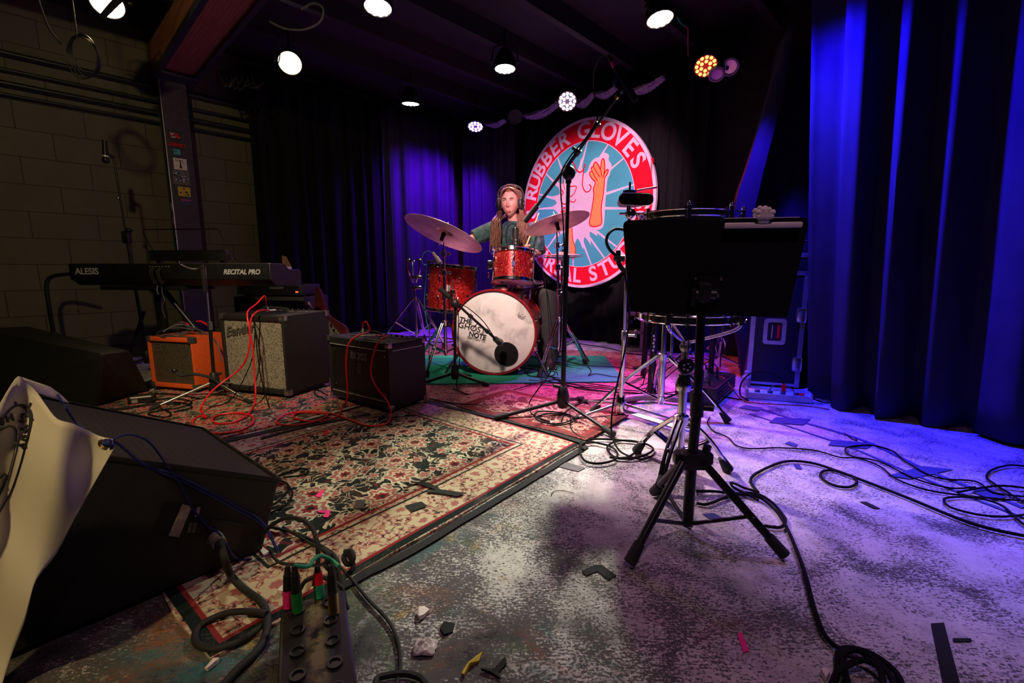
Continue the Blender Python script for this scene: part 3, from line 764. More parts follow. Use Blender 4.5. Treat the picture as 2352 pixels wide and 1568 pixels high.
m.build('emblem', 'dim_print', r)
handle(r, fr, W, .275, H, L=.20, h=.035, y=.11)
MB(fr).box(W*.5, .20, H+.001, W*.85, .09, .003).build('control_panel', 'black_plastic', r)
for i in range(10): MB(fr).cyl((W*.12+i*W*.085, .20, H+.002), (W*.12+i*W*.085, .20, H+.016), .008, .006).build('knob', 'dull_chrome' if i % 3 == 0 else 'black_plastic', r)
BOSS = (fr, W, H)
# --- cabinet with head behind
cab = P(546, 730, 3.75); fr = frame((cab.x-.03, 3.75, 0), (1, -.12, 0)); W = .62
r = thing('speaker_cabinet', 'tall black speaker cabinet behind the silver grille amplifier', 'speaker cabinet', fr)
MB(fr).box(W/2, .2, .30, W, .38, .56, .012).build('cabinet', 'tolex', r); MB(fr).box(W/2, .004, .30, W-.06, .012, .50, .02).build('grille', 'dark_cloth', r)
MB(fr).lathe([(.0, 0), (.11, 0), (.125, .004), (.13, -.002)], (W/2, -.004, .30), (0, -1, 0), 32).build('speaker_cone', 'black_plastic', r)
for x in (.05, W-.05):
    for y in (.05, .34): MB(fr).cyl((x, y, 0), (x, y, .025), .018).build('foot', 'black_rubber', r)
fh = fr @ Matrix.Translation((0, .02, .585)); r = thing('amplifier_head', 'flat black amplifier head with an orange pilot light on the tall cabinet', 'amplifier', fh)
MB(fh).box(W/2, .15, .052, W-.04, .28, .085, .01).build('case', 'tolex', r)
MB(fh).box(W/2, .008, .052, W-.10, .008, .06).build('front_panel', 'black_metal', r); MB(fh).box(W*.62, .002, .066, .12, .003, .018).build('vent_grille', 'dim_print', r)
MB(fh).box(W*.90, .003, .034, .022, .006, .012).build('pilot_light', 'pilot_orange', r)
for x in (.08, W-.08): MB(fh).box(x, .15, .005, .04, .2, .010).build('foot', 'black_rubber', r)
# bass guitar leaning behind
g0, g1 = P(645, 588, 3.95), P(716, 716, 3.72); ax = (g1-g0).normalized()
fg = framez(g1, -ax*-1 if False else (g0-g1), V((1, -.2, 0)))      # local z up along neck
r = thing('electric_bass', 'dark red electric bass guitar leaning by the curtain behind the amplifiers', 'bass guitar', fg)
L = (g1-g0).length
L -= .16
MB(fg).box(0, 0, L/2, .040, .018, L, .004).build('neck', 'maple', r)
MB(fg).poly([(-.018, L), (.018, L), (.032, L+.04), (.034, L+.13), (.010, L+.16), (-.016, L+.1)], .0, .014).build('headstock', 'maple', r)
out = [(-.03, .02), (-.10, .07), (-.15, .06), (-.16, 0), (-.12, -.09), (-.13, -.2), (-.19, -.3), (-.17, -.4), (-.08, -.46), (.05, -.45), (.15, -.40), (.19, -.3), (.15, -.2), (.115, -.1), (.14, .02), (.155, .13), (.125, .15), (.08, .08), (.03, .0)]
MB(fg).poly([(p.x, p.y) for p in catmull([V((x, z, 0)) for x, z in out], 4, True)], -.012, .04).build('body', 'mahogany', r, bev=.006)
MB(fg).poly([(-.07, -.05), (.07, -.05), (.1, -.2), (.12, -.32), (.02, -.36), (-.06, -.3)], -.015, .003).build('pickguard', 'dim_print', r)
for zz in (-.16, -.26): MB(fg).box(0, -.02, zz, .09, .014, .03, .004).build('pickup', 'black_plastic', r)
MB(fg).box(0, -.02, -.36, .09, .014, .04, .003).build('bridge', 'chrome', r)
for i in range(4): MB(fg).cyl((-.018+.012*i, -.026, -.35), (-.014+.009*i, -.012, L+.02), .001, n=5).build('string', 'steel', r)
for i in range(3): MB(fg).cyl((.10, -.018, -.22-.05*i), (.10, -.034, -.22-.05*i), .011).build('knob', 'chrome', r)
# ================================================================ KEYBOARD
kl = V((-.962*3.05, 3.05, 0)); kr = V((-1.522, 2.898, 0)); fk = frame(kl, kr-kl); KL = (kr-kl).length
zt = .838; r = thing('digital_piano', 'black digital piano on a stand seen from its back panel', 'keyboard', fk @ Matrix.Translation((0, 0, .695)))
prof = [(0, .735), (0, zt), (.16, zt), (.20, zt-.035), (.33, zt-.04), (.345, zt-.055), (.345, .705), (.30, .695), (.05, .695), (.03, .715)]
m = MB(fk); rg = [[V((x, y, z)) for y, z in prof] for x in (0, KL)]; m.ring_loft(rg); m.build('case', 'black_plastic', r, bev=.004)
MB(fk).box(KL/2, -.002, (zt+.735)/2, KL-.01, .004, zt-.74, .001).build('back_panel', 'black_metal', r)
MB(fk).box(KL*.5, .27, zt-.030, KL-.12, .13, .02, .002).build('key_bed', 'key_white', r)
m = MB(fk)
for i in range(36):
    if i % 7 in (2, 6): continue
    m.box(.08+(i+1)*(KL-.16)/37, .245, zt-.015, .012, .08, .014)
m.build('black_keys', 'black_plastic', r)
MB(fk).box(KL*.84, .02, zt+.001, .42, .03, .003).build('display_edge', 'dull_chrome', r)
text('ALESIS', .058, 'silver_print', fk @ Matrix.Translation((.135, -.0045, zt-.052)), r, 'maker_name', .0016, sx=1.05)
text('RECITAL PRO', .042, 'silver_print', fk @ Matrix.Translation((KL*.865, -.0045, zt-.055)), r, 'model_name', .0016, shear=.28, sx=.98)
MB(fk).box(KL*.47, -.003, zt-.035, .17, .004, .05).build('jack_panel', 'black_plastic', r)
for i in range(7): MB(fk).box(KL*.47-.07+i*.022, -.006, zt-.02, .010, .003, .003).build('jack_marking', 'silver_print', r)
for i, x in enumerate((-.05, -.035, .0, .012)):
    MB(fk).tube([(KL*.47+x, -.005, zt-.03), (KL*.47+x, -.03, zt-.05), (KL*.47+x+.004, -.03, zt-.09), (KL*.47+x+.01, -.02, zt-.13)], .005, 8, 5).build('plug', 'black_rubber', r)
# music rest on the piano
fm = fk @ Matrix.Translation((.40, .20, zt)); r = thing('music_rest', 'black music rest with a thin wire hoop standing on the digital piano', 'music rest', fm)
MB(fm).box(.29, .02, .055, .58, .04, .07, .005).build('tray', 'black_plastic', r)
MB(fm).tube([(.02, .03, .06), (-.055, .03, .22), (-.04, .03, .235), (.50, .03, .235), (.52, .03, .225), (.585, .03, .06), (.62, .03, -.0)], .004, 8, 0).build('wire_hoop', 'black_metal', r)
for x in (.05, .53): MB(fm).box(x, .03, .014, .03, .03, .028).build('rest_peg', 'black_plastic', r)
MB(fm).box(.29, -.002, .091, .58, .006, .003).build('trim_strip', 'dull_chrome', r)
# keyboard stand
r = thing('keyboard_stand', 'black steel keyboard stand under the digital piano', 'stand', fk @ Matrix.Translation((.5, .1, 0)))
m = MB(fk)
for y in (.06, .30): MB(fk).box(.47, y, .678, .62, .03, .03, .004).build('support_bar', 'black_metal', r)
MB(fk).box(.46, .18, .34, .05, .04, .66, .004).build('upright', 'black_metal', r)
MB(fk).cyl((.50, .18, .66), (.95, .20, .05), .018).build('brace', 'black_metal', r); MB(fk).box(.46, .18, .025, .07, .62, .04, .006).build('foot_bar', 'black_metal', r)
MB(fk).box(.98, .20, .025, .06, .5, .04, .006).build('foot_bar', 'black_metal', r)
MB(fk).cyl((.44, .14, .15), (.44, .10, .15), .022).build('lock_knob', 'black_plastic', r)
# bent tube frame at far left
a0 = [P(190, 629, 3.5), P(150, 630, 3.5), P(118, 636, 3.48), P(107, 655, 3.46), P(112, 700, 3.45), P(122, 760, 3.45), P(131, 810, 3.45)]; a0.append(V((a0[-1].x, 3.45, .013)))
r = thing('tubular_chair', 'bent black steel tube of a chair standing left of the digital piano', 'chair', V((a0[-1].x, 3.45, 0)))
MB().tube(a0, .014, 10, 5).build('bent_tube', 'black_metal', r)
a1 = [p+V((.30, .16, -.0 if p.z < .1 else -.30)) for p in a0]; a1[-1].z = .013; a1 = [a1[0], a1[-2], a1[-1]]; MB().tube(a1, .014, 10, 5).build('bent_tube', 'black_metal', r)
MB().cyl(a0[5], a1[1], .010).build('cross_tube', 'black_metal', r)
# ================================================================ MIC STANDS
def foot_cap(p0, p1, r, par, L=.05):
    d = (V(p1)-V(p0)).normalized(); MB().cyl(V(p1)-d*L, V(p1)+d*.004, r*1.35, r*1.5).build('rubber_foot', 'black_rubber', par)
def mic_tripod(r, base, hub_z, feet, rad=.009, mat='black_metal', z_low=.06):
    c = V((base[0], base[1], 0))
    MB().lathe([(.0, hub_z-.045), (.022, hub_z-.045), (.03, hub_z-.02), (.026, hub_z+.03), (.016, hub_z+.055), (0, hub_z+.055)], c, n=20).build('hub', 'black_plastic', r)
    MB().cyl(c+V((.02, 0, hub_z+.045)), c+V((.045, 0, hub_z+.045)), .009).build('hub_knob', 'black_plastic', r)
    for f in feet:
        f = V((f[0], f[1], .014)); d = (f-c).normalized(); s0 = c+V((d.x*.02, d.y*.02, hub_z-.01))
        l = MB().cyl(s0, f, rad, n=10).build('leg', mat, r); foot_cap(s0, f, rad, l)
# small stand in front of orange amp
c = V((-1.84, 2.74, 0)); pz = P(470, 612, 2.72)
r = thing('microphone_stand', 'slim black and chrome microphone stand before the orange amplifier', 'microphone stand', c)
mic_tripod(r, c, .12, [G(346, 945)[:2], G(578, 930)[:2], (-1.80, 3.04)], .008, 'dull_chrome')
MB().cyl(c+V((0, 0, .14)), c.lerp(V((pz.x, pz.y, 0)), .6)+V((0, 0, .46)), .010).build('lower_pole', 'black_metal', r)
MB().cyl(c.lerp(V((pz.x, pz.y, 0)), .58)+V((0, 0, .42)), pz, .006).build('upper_pole', 'dull_chrome', r)
MB().cyl(c.lerp(V((pz.x, pz.y, 0)), .6)+V((0, 0, .44)), c.lerp(V((pz.x, pz.y, 0)), .6)+V((0, 0, .49)), .014).build('clutch', 'dull_chrome', r)
MB().box(pz.x-.005, pz.y-.01, pz.z-.07, .022, .015, .16, .004).build('clamp_plate', 'black_plastic', r)
MB().tube([P(413, 608, 2.66), P(432, 616, 2.68), P(452, 618, 2.70), P(470, 612, 2.71)], .007, 8, 4).build('boom_arm', 'black_metal', r)
MB().tube([P(401, 851, 2.66), P(408, 858, 2.66), P(418, 862, 2.66), P(448, 859, 2.67), P(480, 866, 2.69), P(500, 878, 2.71), P(512, 890, 2.72)], .009, 8, 4).build('hanging_arm', 'black_rubber', r)
MB().sphere(P(401, 851, 2.66), .016, n=12).build('arm_tip', 'black_plastic', r)
# stand behind keyboard with small microphone
c = V((-2.72, 3.50, 0)); pb = P(291, 545, 3.5); pt = P(261, 362, 3.5)
c = V((pb.x+.04, 3.5, 0))
r = thing('microphone_stand', 'tall thin black microphone stand behind the digital piano', 'microphone stand', c)
mic_tripod(r, c, .12, [(c.x-.25, 3.36), (c.x+.25, 3.42), (c.x, 3.78)])
MB().cyl(c+V((0, 0, .14)), pb, .011).build('lower_pole', 'black_metal', r); MB().cyl(pb, pt, .007).build('boom_arm', 'black_metal', r)
MB().box(pb.x, pb.y, pb.z, .05, .04, .09, .008).build('clutch', 'black_plastic', r); MB().sphere(P(272, 455, 3.5), .013, n=10).build('collar', 'dull_chrome', r)
MB().sphere(pb+V((.03, -.01, .05)), .022, (1.2, 1, .8), n=12).build('clutch_knob', 'black_plastic', r)
MB().cyl(pt, pt+V((-.045, -.01, .03)), .012).build('clip', 'black_plastic', r)
ma, mb_ = P(240, 322, 3.48), P(243, 368, 3.47)
r = thing('microphone', 'small black microphone hanging at the top of the tall thin stand by the wall', 'microphone', ma)
MB().cyl(ma, mb_, .014, .020).build('body', 'black_metal', r); MB().cyl(ma.lerp(mb_, .78), ma.lerp(mb_, .84), .022).build('ring', 'silver_print', r)
MB().sphere(mb_, .024, n=14).build('grille_ball', 'black_metal', r)
# ================================================================ DRUMS
def drum(r, fr, R, Dp, shell, n_lug, top='drum_head', bot='drum_head', hoop='chrome', lug='chrome', lugL=.05, split=True, kick=False):
    """drum along the frame's z axis: bottom at 0, top at Dp"""
    MB(fr).lathe([(R-.008, .004), (R, .004), (R, Dp-.004), (R-.008, Dp-.004)], (0, 0, 0), n=48, closed=True).build('shell', shell, r)
    for z, mt, nm in ((Dp-.003, top, 'batter_head'), (.003, bot, 'resonant_head')):
        s_ = 1 if z > Dp/2 else -1
        MB(fr).lathe([(0, z+s_*.003), (R*.93, z+s_*.003), (R-.001, z), (R+.003, z-s_*.010)], (0, 0, 0), n=48).build(nm, mt, r)
    hw = .030 if not kick else .045
    for z, s_ in ((Dp, 1), (0, -1)):
        ro = R+.010 if not kick else R+.014
        h = [(ro-.004, z+s_*.010), (ro, z+s_*.010), (ro+.004, z+s_*.006), (ro, z+s_*.002), (ro, z-s_*(hw-.014)), (ro+.005, z-s_*(hw-.010)), (ro, z-s_*(hw-.008)), (ro-.004, z-s_*(hw-.010))]
        if kick: h = [(ro-.011, z+s_*.014), (ro, z+s_*.014), (ro+.002, z), (ro, z-s_*.03), (ro-.010, z-s_*.03)]
        MB(fr).lathe(h, (0, 0, 0), n=48, closed=True).build('hoop', hoop, r)
    for i in range(n_lug):
        a = 2*PI*(i+.5)/n_lug; ca, sa = math.cos(a), math.sin(a)
        zs = [Dp*.78-lugL*.5, Dp*.22+lugL*.5] if split and Dp > .2 else [Dp/2]
        for z in zs:
            Lh = lugL if (split and Dp > .2) else Dp*.6
            m = MB(fr @ Matrix.Rotation(a, 4, 'Z')); m.box(R+.008, 0, z, .016, .016, Lh, .005); m.sphere((R+.012, 0, z+Lh*.3), .009, n=8)
            lg = m.build('lug', lug, r)
        for s_ in (1, -1):
            zz = Dp+.006 if s_ > 0 else -.006; ze = zs[0] if s_ > 0 else zs[-1]
            rr = R+.018 if not kick else R+.022
            m = MB(fr @ Matrix.Rotation(a, 4, 'Z')); m.cyl((rr, 0, zz+s_*.006), (rr-.004, 0, ze), .003, n=6).cyl((rr, 0, zz), (rr, 0, zz+s_*.010), .006, n=6)
            if kick: m.box(rr-.004, 0, zz-s_*.004, .03, .02, .018, .004)
            m.build('tension_rod', 'chrome', r)
# kick
kn = V((-.18, -.98, 0)).normalized()
kc = P(1134, 765, 3.33)
KR = .305
kf = frame(V((kc.x, kc.y, KR+.034)), V((.98, -.18, 0)))       # x right, y back, z up, origin = head centre
kr_ = thing('bass_drum', 'bass drum with worn white head, red hoop and black printed lettering', 'bass drum', kf @ Matrix.Translation((0, .2, -KR-.014)))
kz = kf @ Matrix.Rotation(PI/2, 4, 'X') @ Matrix.Translation((0, 0, -.44))   # drum z axis towards viewer
drum(kr_, kz, KR, .44, 'red_sparkle', 10, 'kick_head', 'drum_head', 'hoop_red', 'chrome', .06, kick=True)
MB(kf).lathe([(0, 0), (.088, 0), (.088, .0022), (0, .0022)], (.095, -.003, -.158), (0, -1, 0), 48).build('port_patch', 'desk_black', kr_)
MB(kf).torus((.095, -.005, -.158), (0, 1, 0), .088, .003, 48, 6).build('port_ring', 'black_rubber', kr_)
tf = kf @ Matrix.Translation((-.175, -.0040, .045)) @ Matrix.Rotation(.22, 4, 'Y')
text('THE', .052, 'black_print', tf @ Matrix.Translation((-.045, 0, .030)), kr_, 'head_lettering', .0012)
text('GHOST', .060, 'black_print', tf @ Matrix.Translation((.012, 0, -.012)), kr_, 'head_lettering', .0003, sx=1.08)
text('NOTE', .052, 'black_print', tf @ Matrix.Translation((.066, 0, -.058)), kr_, 'head_lettering', .0014, sx=.95)
text('DENTON TX', .024, 'black_print', tf @ Matrix.Translation((.062, 0, -.088)), kr_, 'head_lettering', 0)
MB(tf).stroke([(.018, -.018), (.045, .032)], .004, -.001, .001, 0).stroke([(-.095, .025), (-.080, .012), (-.085, -.01)], .0015, -.001, .001).stroke([(.095, .012), (.118, .0), (.105, -.03), (.085, -.032)], .0015, -.001, .001).build('head_drawing', 'black_print', kr_)
cf_ = kf @ Matrix.Translation((.205, -.0040, .125)) @ Matrix.Rotation(.5, 4, 'Y')
m = MB(cf_)
m.stroke([(-.024, -.008), (-.028, .022), (-.012, .004), (0, .020), (.012, .004), (.028, .022), (.024, -.008)], .0022, -.001, .001, 0).stroke([(-.024, -.012), (0, -.015), (.024, -.012)], .0022, -.001, .001)
m.build('head_emblem', 'black_print', kr_)
text('REMO', .014, 'black_print', cf_ @ Matrix.Translation((0, 0, -.004)), kr_, 'head_lettering', 0)
for s_ in (-1, 1):      # spurs
    a = V((s_*.29, .09, -.12)); b_ = V((s_*.41, .02, -KR-.030))
    if s_ < 0: a = V((-.27, .08, -.14)); b_ = V((-.38, .0, -KR-.030))
    sp = MB(kf).cyl(a, b_, .011).cyl(a.lerp(b_, .55), b_, .014).build('spur', 'chrome', kr_)
    MB(kf).cyl(b_+V((0, 0, .018)), b_, .010, .012).build('spur_tip', 'black_rubber', sp)
    MB(kf).box(a.x, a.y, a.z, .04, .05, .05, .008).build('spur_bracket', 'chrome', kr_)
MB(kf).box(.03, .20, KR+.02, .09, .07, .05, .01).build('tom_mount', 'chrome', kr_)
# rack tom
t0 = P(1190, 612, 3.62); tax = V((.03, -.13, 1)).normalized()
tt = framez(P(1178, 649, 3.56), V((.04, .22, 1)))
TR, TD = .160, .235
r = thing('rack_tom', 'small red sparkle tom drum mounted above the bass drum', 'tom drum', tt)
drum(r, tt, TR, TD, 'red_sparkle', 6, lugL=.045)
MB(tt).poly([(-.012, TD*.5-.02), (.012, TD*.5-.02), (.012, TD*.5+.02), (-.012, TD*.5+.02)], -TR-.003, .002).build('badge', 'tape_blue', r)
pm = kf @ V((.03, .20, KR+.04)); tc = tt @ V((-TR-.02, -.02, TD*.55))
MB().cyl(pm, V((pm.x-.02, pm.y, tc.z)), .011).build('mount_post', 'chrome', r)
MB().cyl(V((pm.x-.02, pm.y, tc.z)), tc, .010).build('mount_arm', 'chrome', r); MB().box(tc.x, tc.y, tc.z, .05, .05, .07, .01).build('mount_bracket', 'chrome', r)
MB().sphere(V((pm.x-.02, pm.y, tc.z)), .026, n=14).build('mount_joint', 'chrome', r)
MB().torus(tt @ V((-TR-.03, -.03, TD*.2)), (1, 0, 0), .02, .005, 16, 6).build('wing_bolt', 'chrome', r)
# floor tom
fz = P(1040, 725, 3.85); fb = V((fz.x-.005, 3.85, .30))
ft = framez(P(1034, 713, 3.85), V((.09, .035, 1)))
FR2, FD = .195, .37
r = thing('floor_tom', 'large red sparkle floor tom on the left of the drum kit', 'tom drum', ft)
drum(r, ft, FR2, FD, 'red_sparkle', 8, lugL=.045)
MB(ft).poly([(-.016, FD*.5-.02), (.012, FD*.5-.02), (.012, FD*.5+.03), (-.016, FD*.5+.03)], -FR2-.003, .002).build('badge', 'silver_print', r)
for a in (2.7, 4.9, .35):
    p = ft @ V((math.cos(a)*(FR2+.022), math.sin(a)*(FR2+.022), .16)); q = V((p.x+math.cos(a)*.02, p.y, .022))
    lg = MB().tube([p+V((0, 0, .10)), p+V((0, 0, -.06)), q+V((math.cos(a)*.01, 0, .05)), q], .006, 8, 4).build('leg', 'dull_chrome', r)
    MB().cyl(q+V((0, 0, .03)), q+V((0, 0, -.004)), .012, .014).build('rubber_foot', 'black_rubber', lg)
    MB().box(p.x, p.y, p.z, .035, .035, .05, .008).build('leg_bracket', 'chrome', r)
# snare
sf = frame(P(1196, 688, 3.88), (1, 0, 0), V((.0, -.08, 1)))
r = thing('snare_drum', 'shallow wooden snare drum on its stand between the drummer\'s knees', 'snare drum', sf)
drum(r, sf, .180, .14, 'mahogany', 8, split=False)
MB(sf).torus((.13, -.13, .07), (.7, -.7, 0), .014, .004, 16, 6).build('badge', 'silver_print', r)
MB(sf).box(.0, -.186, .07, .05, .02, .06, .006).build('strainer', 'chrome', r)

# ---------- chrome stands
def drum_tripod(r, c, hub_z, low_z, feet, rad=.011, mat='chrome', rod=.0125, topz=None, flat=True):
    c = V((c[0], c[1], 0))
    MB().cyl(c+V((0, 0, low_z-.03)), c+V((0, 0, hub_z+.03)), rod).build('base_tube', mat, r)
    MB().lathe([(rod, -.02), (.026, -.018), (.028, .015), (rod, .02)], c+V((0, 0, hub_z)), n=16).build('collar', mat, r)
    MB().lathe([(rod, -.015), (.022, -.012), (.022, .012), (rod, .015)], c+V((0, 0, low_z)), n=16).build('collar', mat, r)
    for f in feet:
        f = V((f[0], f[1], .016)); d = V((f.x-c.x, f.y-c.y, 0)).normalized()
        s0 = c+d*.028+V((0, 0, hub_z)); mid = s0.lerp(f, .52)+V((0, 0, .02)); side = V((-d.y, d.x, 0))*.009
        l = None
        m = MB()
        for sg in (-1, 1): m.tube([s0+side*sg, mid+side*sg, f+side*sg*.6+V((0, 0, .006))], rad*.55, 7, 4)
        l = m.build('leg', mat, r)
        b0 = c+d*.02+V((0, 0, low_z))
        m = MB()
        for sg in (-1, 1): m.cyl(b0+side*sg*.8, mid+side*sg*.8, rad*.42, n=6)
        m.sphere(mid, .011, n=8); m.build('brace', mat, r)
        dd = (f-mid).normalized()
        MB().cyl(f-dd*.055, f+V((0, 0, -.006)), .014, .022, 10).build('rubber_foot', 'black_rubber', l)
def upper_stand(r, c, z0, top, joints, mat='chrome'):
    c = V((c[0], c[1], z0)); top = V(top); pts = [c.lerp(top, t) for t in [0]+joints+[1]]
    rr = [.0125, .0105, .0085, .006, .005]
    for i in range(len(pts)-1):
        MB().cyl(pts[i], pts[i+1], rr[min(i, 4)]).build('pole', mat, r)
        if i:
            p = pts[i]; m = MB(); m.lathe([(rr[i], -.025), (.019, -.02), (.019, .02), (rr[i], .025)], p, n=14); m.cyl(p, p+V((.035, -.008, 0)), .006); m.sphere(p+V((.042, -.008, 0)), .013, (1, .5, 1), 8); m.build('clamp', mat, r)
def cymbal(fr, R, name, label, prof_h=.028, cat='cymbal'):
    m = MB(fr); n = 9; pr = []
    for i in range(n+1):
        t = i/n; pr.append((R*(1-t) if t < 1 else 0, 0))
    up = [(R, 0), (R*.8, .006), (R*.5, .014), (R*.22, .019), (R*.19, .023), (R*.14, .037), (R*.07, .045), (.006, .046)]
    m.lathe(up+[(x, z-.0018) for x, z in up[::-1]], (0, 0, 0), n=72, closed=True)
    return tag(m.build(name, 'cymbal_bronze', fr=fr, ang=60), label, cat)
def felt_top(r, fr):
    MB(fr).cyl((0, 0, -.012), (0, 0, .012), .017).build('felt', 'black_rubber', r)
    MB(fr).cyl((0, 0, -.09), (0, 0, .095), .004).build('threaded_rod', 'chrome', r)
    MB(fr).cyl((0, 0, -.05), (0, 0, -.012), .014).build('sleeve', 'black_rubber', r)
    MB(fr).cyl((0, 0, .046), (0, 0, .062), .014).build('felt', 'black_rubber', r)
    MB(fr).box(0, 0, .07, .036, .010, .012, .004).build('wing_nut', 'chrome', r)
# left crash: underside towards camera
cc = P(1019, 538, 3.42); cfr = frame(cc, V((1, -.10, -.30)), V((.28, -.46, 1)).normalized())
cfr = framez(cc, V((.38, .27, 1)))
lcz = V((cc.x-.005, 3.42, 0))
r = thing('cymbal_stand', 'chrome cymbal stand in front of the floor tom', 'stand', lcz)
drum_tripod(r, lcz, .40, .18, [(-.63, 3.25), (-.78, 3.66), (-.30, 3.64)])
upper_stand(r, lcz, .42, cc+V((0, 0, -.06)), [.30, .62, .86]); felt_top(r, cfr)
cymbal(cfr, .300, 'crash_cymbal', 'large crash cymbal tilted steeply on the left of the kit')
# right ride
rc = P(1279, 514, 3.50); rfr = framez(rc, V((-.26, .20, 1)))
rb = V((P(1285, 700, 3.5).x, 3.50, 0))
r = thing('cymbal_stand', 'chrome cymbal stand carrying the right cymbal above the hi-hat', 'stand', rb)
drum_tripod(r, rb, .42, .19, [(.20, 3.28), (.62, 3.74), (.30, 3.86)])
upper_stand(r, rb, .45, rc+V((.0, 0, -.055)), [.28, .58, .84]); felt_top(r, rfr)
rid = cymbal(rfr, .250, 'ride_cymbal', 'cymbal tilted towards the drummer on the right of the kit')
m = MB(rfr @ Matrix.Rotation(2.5, 4, 'Z'))
text('ZILDJIAN', .035, 'black_print', rfr @ Matrix.Translation((-.13, -.07, .013)) @ Matrix.Rotation(-.9, 4, 'Z') @ Matrix.Rotation(-PI/2+.07, 4, 'X'), rid, 'cymbal_lettering', .0006) if False else None
# hi-hat
hb = V((P(1258, 650, 3.72).x, 3.72, 0)); hc = P(1291, 588, 3.97)
hb = V((hc.x, 3.97, 0))
r = thing('hi_hat_stand', 'chrome hi-hat stand between drummer and cymbal stand', 'stand', hb)
drum_tripod(r, hb, .36, .16, [(hb.x-.16, 3.80), (hb.x+.22, 3.84), (hb.x+.02, 4.20)], .010)
MB().cyl(hb+V((0, 0, .38)), V((hc.x, hc.y, hc.z-.03)), .010).build('pole', 'chrome', r); MB().cyl(V((hc.x, hc.y, hc.z-.04)), V((hc.x, hc.y, hc.z+.16)), .003).build('pull_rod', 'chrome', r)
MB().lathe([(.004, .03), (.014, .03), (.014, .055), (.004, .055)], hc, n=12).build('clutch', 'chrome', r)
MB().box(hb.x, 4.16, .035, .09, .26, .012, .004).build('pedal', 'dull_chrome', r)
for z, sg, lab in ((.006, 1, 'upper hi-hat cymbal on the right of the kit'), (-.006, -1, 'lower hi-hat cymbal on the right of the kit')):
    f = frame(hc+V((.12, 0, z)), V((1, 0, .01)), V((0, -.03, sg)))
    f = framez(hc+V((0, 0, z)), V((-.02, -.01, 1)))
    up = [(.178, 0), (.12, .008*sg), (.055, .014*sg), (.045, .024*sg), (.02, .03*sg), (.006, .03*sg)]
    m = MB(f); m.lathe(up+[(x, q-.0015) for x, q in up[::-1]], (0, 0, 0), n=56, closed=True)
    tag(m.build('hi_hat_cymbal', 'cymbal_bronze', fr=f, ang=60), lab, 'cymbal')
# empty snare stand at back left
nb = G(958, 775); nb = V((P(957, 760, 4.75).x, 4.75, 0))
r = thing('drum_stand', 'empty chrome basket stand left of the floor tom', 'stand', nb)
drum_tripod(r, nb, .50, .13, [(nb.x-.36, 4.55), (nb.x+.33, 4.55), (nb.x+.02, 5.10)], .013)
tp = P(952, 655, 4.75); MB().cyl(nb+V((0, 0, .5)), tp, .012).build('pole', 'chrome', r)
for zz in (636, 660): MB().box(P(952, zz, 4.74).x+.03, 4.74, P(952, zz, 4.74).z, .11, .05, .035, .01).build('clamp', 'chrome', r)
for (x1, x2, yy) in ((948, 937, 596), (955, 962, 596), (950, 948, 600)):
    q0, q1 = P(x1, 648, 4.75), P(x2, yy, 4.75+(.12 if x2 == 948 else -.04))
    m = MB(); m.tube([q0, q0.lerp(q1, .5)+V(((x2-950)*.002, 0, 0)), q1], .009, 8, 4); m.box(q1.x, q1.y, q1.z, .06, .025, .02, .006); m.build('basket_arm', 'chrome', r)
# ---------- kick mic on low boom stand
kb = V((-.415, 3.02, 0)); kb = V((P(1045, 855, 3.06).x, 3.06, 0))
r = thing('microphone_stand', 'low black boom stand aimed at the bass drum', 'microphone stand', kb)
mic_tripod(r, kb, .10, [G(972, 884)[:2], G(1122, 889)[:2], (kb.x+.08, 3.30)], .010)
ct = P(1046, 700, 3.05); MB().cyl(kb+V((0, 0, .12)), ct, .010).build('pole', 'black_metal', r)
MB().sphere(ct+V((0, -.02, .01)), .030, (1, .7, 1), 14).build('clutch', 'black_plastic', r)
e0, e1 = P(1010, 662, 3.04), P(1138, 778, 3.10)
MB().cyl(e0, e1, .009).build('boom_arm', 'black_metal', r); MB().cyl(e0, e0.lerp(e1, .16), .017).build('counterweight', 'black_rubber', r)
for t in (.3, .52, .82): MB().cyl(e0.lerp(e1, t), e0.lerp(e1, t+.05), .015).build('sleeve', 'black_plastic', r)
mp = P(1148, 786, 3.20)
r = thing('microphone', 'dark microphone tucked in the black hole of the bass drum', 'microphone', e1)
MB().cyl(e1+V((0, -.01, 0)), mp, .020, .024).build('body', 'black_metal', r); MB().sphere(mp, .028, (1, .7, 1), 14).build('grille', 'steel', r)
MB().torus(mp+V((0, -.012, 0)), (0, 1, .1), .02, .004, 16, 6).build('ring', 'dull_chrome', r)
tag(MB().tube([e1+V((0, -.02, 0)), e1.lerp(e0, .3)+V((.03, -.02, .02)), e1.lerp(e0, .55)+V((.01, -.01, .03)), e1.lerp(e0, .8)+V((0, -.01, -.02)), ct+V((.02, -.02, -.05)), ct+V((.015, -.02, -.25)), kb+V((.04, -.05, .2)), kb+V((.02, -.08, .02)), G(1075, 905, .016), G(1040, 892, .016)], .0032, 7, 8).build('cable', 'black_cable'), 'black cable wound along the low bass drum boom', 'cable')
